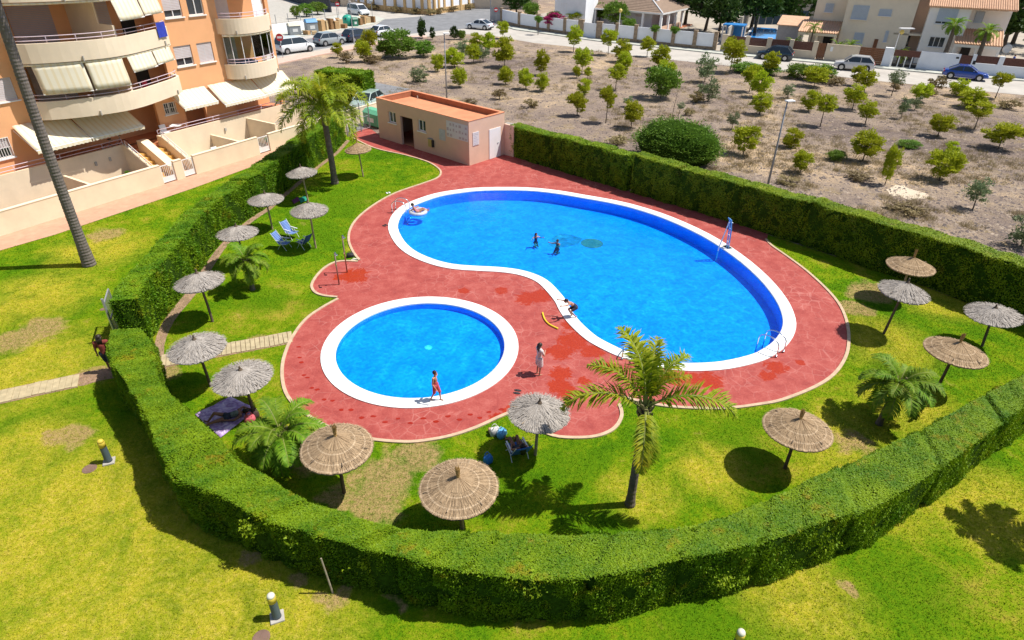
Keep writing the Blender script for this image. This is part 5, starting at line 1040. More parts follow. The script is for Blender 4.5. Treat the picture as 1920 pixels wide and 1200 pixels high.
# ------------------------------------------------------------------ houses behind the walls
def on(fr, y, *pts): return [fr.hit_y(px, py, y) for px, py in pts]
M['roof_brown'] = pm('brown_roof_tiles', (0.25, 0.175, 0.125), 0.9, 0.2, 2.5, 0.5, 14); M['tile_o'] = pm('orange_roof_tiles', (0.58, 0.36, 0.23), 0.9, 0.16, 2.0, 0.4, 14); M['tile_d'] = pm('dark_roof_tiles', (0.22, 0.11, 0.085), 0.9, 0.2, 2.0, 0.4, 14)
M['lavender'] = pm('pale_villa_wall', (0.66, 0.69, 0.76), 0.9, 0.06, 1)
M['beige2'] = pm('beige_house', (0.76, 0.68, 0.54), 0.9, 0.06, 0.7, grime=0.1); M['white2'] = pm('white_house', (0.82, 0.80, 0.76), 0.9, 0.05, 0.7, grime=0.08)
# villa: hipped brown roof with a veranda
C_, L2, R2 = G(1243, 25.5, 2.9), G(1068, 11, 2.9), G(1290, 9.5, 2.9); du = (C_-L2).normalized(); dv = Vector((-du.y, du.x, 0))
VF = Frame(L2, du); VL = (C_-L2).length; VD = 14.0
villa = VF.thing('villa', 'white villa with a hipped brown tile roof and veranda columns', 'building')
rf = MB(); z0, z1 = 2.9, 5.4; rf.add([(0, 0, z0), (VL, 0, z0), (VL, VD, z0), (0, VD, z0), (5.5, 7, z1), (VL-6.5, 7, z1)], [(0, 1, 5, 4), (1, 2, 5), (2, 3, 4, 5), (3, 0, 4)]); rf.add([(0, 0, z0-0.16), (VL, 0, z0-0.16), (VL, VD, z0-0.16), (0, VD, z0-0.16)], [(3, 2, 1, 0)]); r_ = rf.build('roof', M['roof_brown'], villa)
fa = MB(); fa.box(-0.05, VL+0.05, -0.05, 0.0, z0-0.2, z0+0.03); fa.box(VL, VL+0.05, 0, VD, z0-0.2, z0+0.03); fa.build('fascia', M['whitepaint'], r_)
hp = MB(); hp.tube([(VL, 0, z0+0.03), (VL-6.5, 7, z1+0.03)], 0.1, 6); hp.build('hip_ridge', M['whitepaint'], r_)
tl = MB(); 
for k in range(1, 14):
    t = k/14; tl.tube([(5.5*t, 7*t, z0+(z1-z0)*t+0.02), (VL-6.5*t, 7*t, z0+(z1-z0)*t+0.02)], 0.035, 4)
tl.build('tile_courses', M['roof_brown'], r_)
MB().box(1.5, VL-3, 3.0, VD-1, 0, 2.74).build('wall', M['lavender'], villa); MB().box(VL-6.5, VL-3.2, 4.6, 5.8, 3.0, 5.6).build('chimney_block', M['whitepaint'], villa)
for x, y in [(VL-0.3, 0.3), (VL-0.3, 3.2), (VL-0.3, 6.2), (VL-0.3, 9.0), (VL-3.4, 0.3), (VL-7.5, 0.3), (VL-12.0, 0.3), (0.4, 0.3)]: MB().box(x-0.17, x+0.17, y-0.17, y+0.17, 0, 2.74).build('column', M['panelwhite'], villa)
for x in (VL-10, VL-6): window(villa, x, x+1.4, 1.0, 2.2, 2.88, shut=0.3, sill=False)
MB().box(1.0, VL-0.1, 0.1, VD, -0.03, 0.12).build('veranda_floor', M['terracotta'], villa)
MB().box(VL-0.35, VL-0.25, 0.5, 9, 0.12, 0.95).build('veranda_wall', M['peach'], villa)
wb = WD; ob = thing('white_annex', 'plain white house block beside the magenta bougainvillea', 'building', G(1020, 56), WD.rz+0.05)
MB().box(0.5, 5.8, 3.0, 9.0, 0, 6.2).build('wall', M['panelwhite'], ob); MB().box(0.3, 6.0, 2.8, 9.2, 6.2, 6.4).build('roof', M['roof_brown'], ob); window(ob, 1.6, 2.6, 2.6, 3.8, 2.88, sill=False)
# beige house
YB = 6.0
hb = WD.thing('beige_house', 'beige two storey house with tiled porch and closed blue shutters', 'building')
(xa, _), (xb, _) = on(WD, YB, (1578, 50), (1650, 50)); (xq, _) = WD.hit_y(1528, 20, YB+2.5)
MB().box(xa, xb+3.5, YB, YB+9, 0, 7.2).build('wall', M['beige2'], hb); MB().box(xq, xa-0.003, YB+2.5, YB+9, 0, 7.0).build('wall', M['beige2'], hb)
MB().frame((xa-0.3, YB-0.4, 7.2), (xb-xa+4.1, 0, 0), (0, 5, 1.3), (0, 0, 0.15)).build('roof', M['tile_o'], hb)
def facade_window(root, fr, y, p0, p1, shut=0.0, div=2, sm='shutter', frame='whitepaint', grille=False):
    a, b = fr.hit_y(*p0, y), fr.hit_y(*p1, y); return window(root, min(a[0], b[0]), max(a[0], b[0]), min(a[1], b[1]), max(a[1], b[1]), y-0.17, shut, True, grille, div, frame, sm)
M['blueshut'] = pm('pale_blue_shutter', (0.45, 0.52, 0.60), 0.6, 0.05, 2)
facade_window(hb, WD, YB, (1594, 35), (1632, 11), 1.0, 2, 'blueshut'); facade_window(hb, WD, YB+2.5, (1545, 22), (1565, 7), 1.0, 1, 'blueshut'); facade_window(hb, WD, YB, (1646, 29), (1674, 18), 1.0, 1, 'blueshut'); facade_window(hb, WD, YB, (1597, 82), (1622, 62), 1.0, 1, 'blueshut')
facade_window(hb, WD, YB, (1655, 78), (1668, 58), 1.0, 1, 'blueshut')
a, b = WD.hit_y(1637, 84, YB), WD.hit_y(1652, 58, YB); d_ = MB().box(a[0], b[0], YB-0.08, YB-0.01, 0, 2.3).build('door', M['woodbrown'], hb); MB().box(a[0]+0.1, a[0]+0.16, YB-0.13, YB-0.081, 1.0, 1.2).build('handle', M['chrome'], d_)
def porch(root, fr, px0, px1, y0, y1, z0, z1, mat, post=True, wall=None):
    x0, x1 = fr.hit_y(*px0, y0)[0], fr.hit_y(*px1, y0)[0]; o = MB().frame((x0, y0, z0), (x1-x0, 0, 0), (0, y1-y0, z1-z0), (0, 0, 0.1)).build('porch_roof', M[mat], root); t = MB(); n = int((x1-x0)/0.28)
    for k in range(n+1): xx = x0+(x1-x0)*k/n; t.tube([(xx, y0-0.05, z0+0.12), (xx, y1, z1+0.12)], 0.07, 5)
    t.build('roof_tiles', M[mat], o); MB().box(x0, x1, y0, y0+0.15, z0-0.3, z0-0.005).build('porch_beam', M['beige2'] if wall is None else M[wall], root)
    if post:
        for xx in (x0+0.15, (x0+x1)/2, x1-0.15): MB().box(xx-0.14, xx+0.14, y0+0.16, y0+0.44, 0, z0-0.3).build('porch_post', M['beige2'] if wall is None else M[wall], root)
    return x0, x1
porch(hb, WD, (1500, 46), (1574, 47), 3.6, 8.4, 2.75, 3.7, 'tile_o')
(xd, _) = WD.hit_y(1556, 60, YB+2.5); MB().box(xd-0.6, xd+0.5, YB+2.42, YB+2.49, 0, 2.3).build('door', M['dark'], hb); facade_window(hb, WD, YB+2.5, (1524, 64), (1537, 50), 0.0, 2)
# sand house between and white house
hm = WD.thing('sand_house', 'sand coloured house set back with a wooden balcony rail', 'building'); YM = 8.0; xa2 = WD.hit_y(1672, 40, YM)[0]; xb2 = WD.hit_y(1738, 40, YM)[0]
MB().box(xb+3.51, xb2+1.5, YM, YM+8, 0, 8.5).build('wall', M['peach'], hm); MB().frame((xb+3.3, YM-0.4, 8.5), (xb2-xb-1.5, 0, 0), (0, 5, 1.3), (0, 0, 0.15)).build('roof', M['tile_o'], hm)
facade_window(hm, WD, YM, (1690, 23), (1706, 3), 0.0, 2); a, b = WD.hit_y(1684, 41, YM-0.9), WD.hit_y(1702, 25, YM-0.9)
for k in range(9): MB().box(a[0]+(b[0]-a[0])*k/9, a[0]+(b[0]-a[0])*(k+0.8)/9, YM-0.9, YM-0.85, a[1], b[1]).build('balcony_slat', pm('orange_wood', (0.42, 0.19, 0.06), 0.7, 0.15) if k == 0 else bpy.data.materials['orange_wood'], hm)
MB().box(a[0]-0.1, b[0]+0.1, YM-0.95, YM-0.002, a[1]-0.2, a[1]-0.01).build('balcony_floor', M['beige2'], hm); facade_window(hm, WD, YM, (1692, 86), (1710, 60), 0.0, 2, frame='dark')
MB().box(WD.hit_y(1678, 55, YM-2)[0], WD.hit_y(1740, 55, YM-2)[0], YM-2, YM-0.003, 3.0, 3.2).build('canopy', M['beige2'], hm)
YW = 5.0; hw = WD.thing('white_house', 'white two storey house with orange tiled roof and porch', 'building'); x0w = WD.hit_y(1737, 40, YW)[0]; x1w = WD.hit_y(1815, 40, YW)[0]; x2w = WD.hit_y(1884, 60, YW)[0]
MB().box(x0w, x1w, YW, YW+9, 0, 6.4).build('wall', M['white2'], hw); MB().box(x1w+0.003, x2w+0.3, YW+2.2, YW+9, 0, 6.2).build('wall', M['white2'], hw)
rr_ = MB().frame((x0w-0.2, YW-0.3, 6.4), (x2w-x0w+0.6, 0, 0), (0, 5, 1.5), (0, 0, 0.12)).build('roof', M['tile_o'], hw); t = MB()
for k in range(40): xx = x0w-0.2+(x2w-x0w+0.6)*k/39; t.tube([(xx, YW-0.35, 6.54), (xx, YW+4.7, 8.04)], 0.09, 5)
t.build('roof_tiles', M['tile_o'], rr_)
facade_window(hw, WD, YW, (1752, 44), (1800, 16), 0.85, 3, 'blueshut'); facade_window(hw, WD, YW, (1738, 87), (1774, 70), 0.0, 3, frame='whitepaint'); facade_window(hw, WD, YW+2.2, (1824, 42), (1848, 22), 1.0, 1, 'blueshut', 'steelgrey')
xp0, xp1 = porch(hw, WD, (1794, 70), (1884, 74), 3.2, 7.1, 2.75, 4.0, 'tile_o', True, 'white2')
a, b = WD.hit_y(1790, 98, YW+2.2), WD.hit_y(1806, 75, YW+2.2); MB().box(x1w+0.5, x1w+1.5, YW+2.1, YW+2.19, 0, 2.3).build('door', M['dark'], hw); facade_window(hw, WD, YW+2.2, (1822, 88), (1840, 75), 0.0, 2)
sd = thing('satellite_dish', 'white satellite dish on the corner of the white house', 'dish', WQ(x2w+0.7, 3.3, 2.6), WD.rz-0.6); MB().lathe([(0.0, 0.0), (0.3, 0.04), (0.5, 0.13), (0.5, 0.15), (0.3, 0.06), (0.0, 0.02)], 20).build('dish', M['whitepaint'], sd, smooth=True).rotation_euler = (math.radians(75), 0, 0); MB().tube([(0, 0, 0), (0, 0.3, -2.6)], 0.03, 6).build('mast', M['steelgrey'], sd)
# yard pool, screens and roofs left of the beige house
sheet('yard', [WQ(-16, 0.25), WQ(60, 0.25), WQ(60, 70), WQ(-40, 70), WQ(-40, 25)], -0.018, pm('yard_paving', (0.40, 0.34, 0.27), 0.9, 0.15, 0.6, 0.3, 20, grime=0.2))
yp = thing('yard_pool', 'small blue pool in the neighbouring yard', 'pool'); pq = Gs([(1398,74),(1414,51),(1456,54),(1456,78)], 0.3); MB().prism(offset_line(ccw(pq), -0.4), 0.0, 0.32).build('rim', M['panelwhite'], yp); MB().prism(pq, 0.3, 0.335).build('water', pm('pool_blue', (0.02, 0.28, 0.75), 0.1, 0.1, 2), yp)
sc_ = thing('screen_fence', 'dark blue screen fence behind the small yard pool', 'fence'); fa_, fb_ = G(1408, 46), G(1512, 46)
for k in range(8): seg(sc_, 'panel', fa_.lerp(fb_, k/8), fa_.lerp(fb_, (k+0.96)/8), 0, 0.06, 0, 2.2, pm('navy_screen', (0.03, 0.06, 0.10), 0.8, 0.15) if k == 0 else bpy.data.materials['navy_screen'])
for k in range(9): q_ = fa_.lerp(fb_, k/8); MB().tube([q_, q_+Vector((0, 0, 2.25))], 0.04, 6).build('post', M['steelgrey'], sc_)
gs = thing('shed', 'grey shed with an orange tiled roof beside the small yard pool', 'shed', G(1452, 82), WD.rz); MB().box(0, 3.4, 0, 3, 0, 2.5).build('wall', M['steelgrey'], gs); MB().frame((-0.2, -0.3, 2.5), (3.8, 0, 0), (0, 3.8, 0.9), (0, 0, 0.12)).build('roof', M['tile_o'], gs)
gw2 = thing('partition_wall', 'long grey wall running back between the villa and the yard pool', 'wall'); seg(gw2, 'wall_panel', G(1362, 84), G(1412, 40), 0, 0.2, 0, 2.3, M['concrete'])
bl = thing('blue_shelter', 'blue and white garden shelter behind the pillared wall', 'shed', WQ(-2.2, 9.5), WD.rz); MB().box(0, 3.0, 0, 2.5, 2.2, 2.35).build('roof', pm('blue_sheet', (0.03, 0.20, 0.50), 0.5, 0.1), bl)
for a in (0.1, 2.9):
    for b in (0.1, 2.4): MB().box(a-0.07, a+0.07, b-0.07, b+0.07, 0, 2.2).build('post', M['whitepaint'], bl)
MB().box(0.1, 2.9, 2.38, 2.42, 0, 2.19).build('back_panel', pm('blue_sheet_b', (0.03, 0.20, 0.50), 0.5, 0.1), bl)
fb = thing('flat_roof_house', 'low house with a pale flat roof behind the yard pool', 'building', G(1462, 38), WD.rz); MB().box(0, 9, 0, 7, 0, 3.4).build('wall', M['concrete'], fb); MB().box(-0.2, 9.2, -0.2, 7.2, 3.4, 3.6).build('roof', M['sand'], fb); window(fb, 2, 3.4, 1.2, 2.2, -0.12, sill=False)
fb = thing('shed', 'brown tiled outbuilding wall between the flat roof and beige house', 'shed', WQ(15.2, 10), WD.rz); MB().box(0, 2.2, 0, 5, 0, 4.6).build('wall', M['beige2'], fb); MB().frame((-0.1, -0.2, 4.6), (2.4, 0, 0), (0, 4.6, 2.2), (0, 0, 0.12)).build('roof', M['tile_d'], fb)

# ------------------------------------------------------------------ trees behind
def tree_at(kind, p, rx, rz_, zc, label, name=None, group=None):
    nm, lb, ct = LBL[kind]; i = random.randrange(len(TPL[kind])); me, st = TPL[kind][i]
    rt = thing(name or nm, label, ct if kind != 'mastic' else 'tree', (p[0], p[1], 0), random.uniform(0, 6), group); put('crown', me, rt, 0, (0, 0, zc), None, (rx, rx, rz_)); s = put('trunk', st, rt, 0, (0, 0, zc)); s.scale = (rx*0.8, rx*0.8, zc/1.9); return rt
for x, y, rx, rz_, zc in ((-3.5, 14, 3.2, 3.0, 3.6), (1.0, 19, 3.6, 3.6, 4.6), (-7, 20, 3.6, 3.4, 4.2), (5, 24, 3.8, 3.6, 4.6), (-1, 27, 4, 4, 5), (-12, 26, 4, 4, 5), (10, 30, 4, 3.6, 4.6), (18, 28, 4, 3.8, 5)):
    tree_at('dark', WQ(x, y), rx, rz_, zc, 'large dark evergreen tree in the dense row beyond the yards', None, 'dense evergreens beyond the yards')
tree_at('mastic', G(1143, 60)+WD.l*2.0, 2.3, 1.9, 2.6, 'round orange tree leaning over the stone pillared wall', 'orange_tree'); tree_at('mastic', G(1086, 50)+WD.l*2.0, 1.7, 1.2, 1.9, 'leafy shrub behind the white garden door', 'leafy_shrub'); tree_at('mastic', G(1108, 52)+WD.l*3.5, 2.0, 1.6, 2.4, 'taller green shrub between the villa veranda and garden door', 'leafy_shrub'); tree_at('mastic', G(1172, 66)+WD.l*1.4, 1.3, 0.9, 1.5, 'low bright shrub beside the orange tree', 'leafy_shrub'); tree_at('pine', G(1072, 56)+WD.l*1.0, 1.6, 0.7, 2.0, 'yellow green shrub topping the stone pillared wall', 'leafy_shrub')
tree_at('dark', G(958, 44)+Vector((1, 3, 0)), 2.6, 2.4, 3.6, 'dark leafy tree behind the street corner gate', 'corner_tree'); tree_at('mastic', G(985, 48)+Vector((1, 2, 0)), 1.6, 1.4, 2.2, 'green shrub behind the first stone pillars', 'leafy_shrub')
M['magenta'] = leafmat('bougainvillea', (0.25, 0.01, 0.09), (0.55, 0.03, 0.22), (0.05, 0.12, 0.02), 5, 0.3, 0.0, 1.5)
bgv = thing('bougainvillea', 'magenta bougainvillea spilling over the pillared street wall', 'plant', G(1037, 61)+WD.l*0.3); put('flowers', crown_mesh(26, 40, 0.14, M['magenta'], 77)[0], bgv, 0, (0, -0.3, 1.9), 0, (1.9, 0.9, 0.9)); MB().tube([(0, 0.2, 0), (0.1, 0.1, 1.0), (0, 0, 1.7)], [0.06, 0.05, 0.03], 7).build('stem', M['bark'], bgv); put('leaves', TPL['mastic'][0][0], bgv, 0, (0, 0.3, 2.3), 0, (1.3, 0.8, 0.8))
for px, py, y, kind, lab in ((1226, 70, 0.1, 'mastic', 'green creeper on a stone pillar before the villa columns'), (1262, 74, 0.1, 'mastic', 'green creeper on a stone pillar near the blue shelter'), (1008, 45, 0.1, 'mastic', 'dark creeper on a stone pillar beside the bougainvillea')):
    x_, z_ = WD.hit_y(px, py, y); tree_at(kind, WQ(x_, 0.35), 0.75, 0.6, 2.15, lab, 'creeper')
WASH = dict(L=1.5, pairs=26, ll=0.5, lw=0.06, hang=0.5, droop=1.3, rings=22, trunk='trunk', mat='frond_fresh', boot=False)
for px, py, ypl, h, lab in ((1774, 97, 1.6, 5.0, 'tall fan palm before the white house with its crown at the upper window'), (1838, 96, 1.8, 4.5, 'tall fan palm before the tiled porch of the white house')):
    x_ = WD.hit_y(px, py, ypl)[0]; palm(lab, WQ(x_, ypl), h, 0.3, 0.2, crown(20, 1.3, -0.6, int(px)), seed=int(px) % 50, **WASH)
for px, py, ypl, h, lab in ((1522, 70, 2.6, 3.6, 'slender young palm beside the tiled porch of the beige house'), (1490, 76, 2.2, 1.6, 'bushy palm beside the grey shed'), (1571, 84, 1.6, 1.6, 'small palm before the closed lower shutter of the beige house'), (1595, 86, 1.6, 1.9, 'arching palm before the door side of the beige house'), (1690, 90, 3.0, 1.2, 'low palm beside the sand coloured house')):
    x_ = WD.hit_y(px, py, ypl)[0]; palm(lab, WQ(x_, ypl), h, 0.12, 0.09, crown(16, 1.2, -0.2, int(px)), L=1.35, pairs=22, ll=0.4, lw=0.045, seed=int(px) % 40, rings=10, mat='frond', boot=False)
tree_at('dark', WQ(x2w+6, 12), 3.4, 3.4, 4.4, 'dark tree at the corner beyond the satellite dish', 'corner_tree')
for x, y in ((x2w+3, 24), (x2w+11, 22), (x2w-6, 30), (x2w+5, 32)): tree_at('dark', WQ(x, y), 4.2, 4.0, 5.0, 'large dark evergreen tree in the dense row beyond the yards', None, 'dense evergreens beyond the yards')
sl_ = thing('street_lamp', 'pale street lamp with a yellow globe before the sand house', 'lamp', WQ(wx(1672), -0.5)); MB().tube([(0, 0, 0), (0, 0, 3.9)], [0.08, 0.05], 8).build('pole', M['whitepaint'], sl_); MB().ball((0.25, 0, 4.0), 0.26).build('globe', pm('yellow_globe', (0.66, 0.50, 0.14), 0.4, 0.05), sl_, smooth=True); MB().box(-0.1, 1.5, -0.3, 0.3, 4.35, 4.45).build('hood', M['whitepaint'], sl_)
sl_ = thing('street_lamp', 'street lamp with a round globe before the villa roof', 'lamp', G(1158, 78)); MB().tube([(0, 0, 0), (0, 0, 3.9)], [0.07, 0.05], 8).build('pole', M['whitepaint'], sl_); MB().ball((0, 0, 4.1), 0.27).build('globe', bpy.data.materials['yellow_globe'], sl_, smooth=True)

# ------------------------------------------------------------------ ochre walls at the street corner
oc_ = thing('perimeter_wall', 'ochre perimeter wall with pale panels round the street corner', 'wall')
P = smooth_line(Gs([(560,-6),(620,4),(700,18),(760,24.5),(806,27.5),(834,23.5),(880,17),(921,11.5)]), 3)
for a, b in zip(P, P[1:]):
    seg(oc_, 'base_wall', a, b, 0, 0.3, -0.03, 0.95, M['yellow']); d_ = b-a; n = max(1, round(d_.length/3.0))
    for k in range(n):
        p, q = a.lerp(b, (k+0.14)/n), a.lerp(b, (k+0.86)/n); seg(oc_, 'panel', p, q, 0.08, 0.2, 0.95, 2.8, M['panelwhite']); pillar(oc_, a.lerp(b, k/n), d_, 0.55, 3.0, M['yellow'], 0.4)
    seg(oc_, 'backing', a, b, 0.32, 0.42, -0.03, 3.6, M['sand'])
for i, p in enumerate(P[4:22:2]): tree_at('dry', p+Vector((0.3, -1.0, 0)), 1.3, 0.7, 0.6, 'dry hedge plant along the foot of the ochre wall', 'dry_hedge_plant', 'dry plants along the ochre wall')
big = thing('sand_house', 'long sand coloured house behind the ochre corner wall', 'building', G(760, 20)+Vector((-14, 6, 0))); MB().box(0, 40, 0, 12, 0, 5.5).build('wall', M['sand'], big); MB().frame((-0.3, -0.4, 5.5), (40.6, 0, 0), (0, 7, 1.8), (0, 0, 0.15)).build('roof', M['tile_o'], big)
for k in range(8): window(big, 2+k*4.6, 3.5+k*4.6, 2.4, 3.9, -0.12, 0.4, False)
nb = thing('white_house', 'white house block past the right end of the flats', 'building', G(500, 46), AF.rz); MB().box(-6, 0.8, 1.5, 12, 0, 9.0).build('wall', M['panelwhite'], nb); MB().box(-6.2, 1.0, 1.3, 12.2, 9.0, 9.2).build('roof', M['terracotta'], nb); window(nb, -1.6, -0.4, 3.0, 4.4, 1.38, 0.3, False)
dw = thing('dark_wall', 'dark screened wall beyond the white yard', 'wall'); seg(dw, 'wall_panel', G(520, -6), G(620, 24), 0, 0.25, 0, 2.2, pm('black_screen', (0.045, 0.05, 0.06), 0.8, 0.2, 3)); seg(dw, 'coping', G(520, -6), G(620, 24), -0.05, 0.3, 2.2, 2.3, M['concrete'])
yw = thing('yard_wall', 'low white wall behind the waste containers', 'wall'); seg(yw, 'wall_panel', G(500, 66), G(570, 56), 0, 0.2, 0, 1.3, M['panelwhite']); seg(yw, 'wall_panel', G(570, 56), G(640, 46), 0, 0.2, 0, 1.0, M['panelwhite'])
for k in range(7): p = G(500+k*23, 60-k*3.4)+Vector((-0.8, 1.6, 0)); MB().tube([p, p+Vector((0, 0, 2.0))], 0.05, 6).build('post', M['steelgrey'], yw)
for i, (x, y, rx) in enumerate(((575, 32, 1.6), (596, 28, 1.8), (556, 36, 1.0))): tree_at('mastic', G(x, y), rx, 1.1, 1.2, 'green bush by the dark screened wall of the white yard', 'yard_bush', 'bushes by the dark wall')
# ------------------------------------------------------------------ vehicles
M['tyre'] = pm('tyre', (0.02, 0.02, 0.02), 0.85, 0.2); M['rim'] = pm('wheel_rim', (0.45, 0.46, 0.48), 0.35, 0.05, metal=0.8); M['carglass'] = pm('car_glass', (0.02, 0.028, 0.035), 0.06, 0.1, spec=0.8); M['lamp_red'] = pm('tail_lamp', (0.35, 0.01, 0.01), 0.3, 0.05); M['lamp_w'] = pm('head_lamp', (0.75, 0.76, 0.78), 0.15, 0.03); M['plastic'] = pm('black_plastic', (0.03, 0.03, 0.032), 0.6, 0.1); M['plate'] = pm('number_plate', (0.7, 0.7, 0.68), 0.5, 0.03)
def paint(name, c, rough=0.22):
    m = pm(name, c, rough, 0.03, 1.0, spec=0.6)
    b = m.node_tree.nodes['Principled BSDF']; b.inputs['Coat Weight'].default_value = 0.6; b.inputs['Coat Roughness'].default_value = 0.08; return m
CARS = {  # length, width, stations of the lower body (x, top z, half width factor), glasshouse (x, z, inset)
 'sedan': (4.45, 1.78, [(0, 0.58, 0.84), (0.12, 0.72, 0.93), (0.75, 0.84, 0.99), (1.35, 0.93, 1.0), (2.9, 0.95, 1.0), (3.7, 0.96, 0.99), (4.3, 0.92, 0.94), (4.45, 0.66, 0.86)], [(1.15, 0.90), (1.95, 1.40), (2.25, 1.45), (3.05, 1.42), (3.95, 0.96)], 0.33),
 'suv': (4.35, 1.84, [(0, 0.65, 0.85), (0.12, 0.85, 0.94), (0.8, 0.98, 0.99), (1.2, 1.03, 1.0), (2.9, 1.06, 1.0), (3.9, 1.07, 0.99), (4.25, 1.02, 0.95), (4.35, 0.70, 0.9)], [(1.0, 1.0), (1.7, 1.55), (2.1, 1.63), (3.6, 1.60), (4.2, 1.05)], 0.35),
 'hatch': (4.0, 1.74, [(0, 0.58, 0.85), (0.12, 0.74, 0.94), (0.7, 0.88, 0.99), (1.1, 0.95, 1.0), (2.7, 0.97, 1.0), (3.6, 0.98, 0.99), (3.92, 0.92, 0.95), (4.0, 0.62, 0.9)], [(0.95, 0.92), (1.65, 1.42), (2.0, 1.48), (3.3, 1.44), (3.88, 0.97)], 0.31),
 'van': (4.9, 1.90, [(0, 0.70, 0.86), (0.12, 0.92, 0.95), (0.8, 1.08, 0.99), (1.1, 1.15, 1.0), (2.9, 1.16, 1.0), (4.4, 1.16, 1.0), (4.82, 1.12, 0.98), (4.9, 0.70, 0.94)], [(0.75, 1.06), (1.55, 1.75), (1.95, 1.88), (4.55, 1.87), (4.86, 1.14)], 0.35)}
def car(label, kind, p0, p1, col_, front_first=True, toward=None):
    """near-side ground line from pixel p0 to p1; the front is at p0 when front_first"""
    a, b = G(*p0), G(*p1); Ln, Wd, st, gh, rw = CARS[kind]; mid = (a+b)/2; d = (a-b).normalized() if front_first else (b-a).normalized()  # d points forward
    nrm = Vector((-d.y, d.x, 0)); nrm = nrm if nrm.dot(mid) > 0 else -nrm; c = mid+nrm*(Wd/2)
    r = thing('parked_car' if kind != 'van' else 'parked_van', label, 'van' if kind == 'van' else 'car', c-d*0+Vector((0, 0, 0.0)), math.atan2(-d.y, -d.x), None)   # local +x runs backwards from the nose
    pm_ = col_ if not isinstance(col_, tuple) else paint(label.split()[0]+'_car_paint', col_)
    hw = Wd/2; ox = -Ln/2; m = MB(); ring = []
    for x, zt, f in st:
        h = hw*f; zb = 0.24 if 0.2 < x < Ln-0.2 else 0.34
        ring.append([(ox+x, -h*0.94, zb), (ox+x, -h, zb+0.16), (ox+x, -h*1.0, zt-0.22), (ox+x, -h*0.93, zt-0.05), (ox+x, -h*0.72, zt), (ox+x, h*0.72, zt), (ox+x, h*0.93, zt-0.05), (ox+x, h, zt-0.22), (ox+x, h, zb+0.16), (ox+x, h*0.94, zb)])
    n = 10; vs = [v for q in ring for v in q]; fs = [(i*n+k, i*n+(k+1) % n, (i+1)*n+(k+1) % n, (i+1)*n+k) for i in range(len(ring)-1) for k in range(n)]+[tuple(range(n)), tuple((len(ring)-1)*n+k for k in range(n-1, -1, -1))]
    m.add(vs, fs); body = m.build('body', pm_, r, smooth=True, bevel=0.02)
    # glasshouse: glass shell, painted roof and pillars
    g = MB(); q = []
    for i, (x, z) in enumerate(gh):
        w_ = hw*(0.90 if i in (0, len(gh)-1) else 0.74); q.append([(ox+x, -w_, z), (ox+x, w_, z)])
    base = [(ox+gh[0][0], gh[0][1]), (ox+gh[-1][0], gh[-1][1])]
    vs = [v for p in q for v in p]; k = len(q); fs = [(2*i, 2*i+2, 2*i+3, 2*i+1) for i in range(k-1)]
    lowl = [(ox+gh[i][0], -hw*0.92, 0.90 if kind in ('sedan', 'hatch') else 1.0) for i in range(k)]; lowr = [(x, -y, z) for x, y, z in lowl]
    o = len(vs); vs += lowl+lowr; fs += [(2*i, o+i, o+i+1, 2*i+2) for i in range(k-1)]+[(2*i+1, 2*i+3, o+k+i+1, o+k+i) for i in range(k-1)]
    gl = MB().add(vs, fs).build('windows', M['carglass'], r)
    rf = MB(); top = gh[1:-1]
    for i in range(len(top)-1):
        (xa, za), (xb, zb) = top[i], top[i+1]; rf.add([(ox+xa, -hw*0.76, za+0.012), (ox+xb, -hw*0.76, zb+0.012), (ox+xb, hw*0.76, zb+0.012), (ox+xa, hw*0.76, za+0.012), (ox+xa, -hw*0.78, za-0.07), (ox+xb, -hw*0.78, zb-0.07), (ox+xb, hw*0.78, zb-0.07), (ox+xa, hw*0.78, za-0.07)], [(0, 1, 2, 3), (0, 4, 5, 1), (3, 2, 6, 7)])
    rf.build('roof', pm_, r)
    for s in (-1, 1):
        for i, j in ((0, 1), (len(gh)-1, len(gh)-2)): MB().tube([(ox+gh[i][0], s*hw*0.91, gh[i][1]), (ox+gh[j][0], s*hw*0.755, gh[j][1])], 0.045, 5).build('pillar', pm_, r)
        xm = ox+(gh[1][0]+gh[-2][0])/2+0.1; MB().tube([(xm, s*hw*0.935, 0.95), (xm, s*hw*0.755, gh[2][1]-0.03)], 0.035, 5).build('pillar', pm_, r)
    for x in (0.85, Ln-0.82):
        for s in (-1, 1):
            y = s*(hw-0.11); arch = MB().lathe([(rw+0.07, -0.115), (rw+0.07, 0.125), (0.05, 0.126)], 18); ar = arch.build('wheel_arch', M['plastic'], r); ar.rotation_euler = (math.pi/2*-s, 0, 0); ar.location = (ox+x, y, rw+0.02)
            w_ = MB().lathe([(rw*0.6, -0.10), (rw*0.94, -0.11), (rw, -0.07), (rw, 0.08), (rw*0.95, 0.135), (rw*0.64, 0.138)], 20).build('wheel', M['tyre'], r, smooth=True); w_.rotation_euler = (math.pi/2*-s, 0, 0); w_.location = (ox+x, y, rw)
            rm = MB().lathe([(0.02, 0.10), (rw*0.6, 0.12), (rw*0.64, 0.142), (0.03, 0.145)], 16); rm.build('rim', M['rim'], w_)
    for s in (-1, 1):
        MB().ball((ox+0.14, s*hw*0.66, st[1][1]-0.1), (0.12, 0.2, 0.075), 10, 6).build('headlight', M['lamp_w'], r, smooth=True); MB().ball((ox+Ln-0.06, s*hw*0.76, st[-2][1]-0.16), (0.07, 0.16, 0.11), 10, 6).build('taillight', M['lamp_red'], r, smooth=True); MB().ball((ox+gh[0][0]+0.42, s*(hw+0.06), gh[0][1]+0.07), (0.07, 0.11, 0.07), 8, 6).build('mirror', pm_, r, smooth=True)
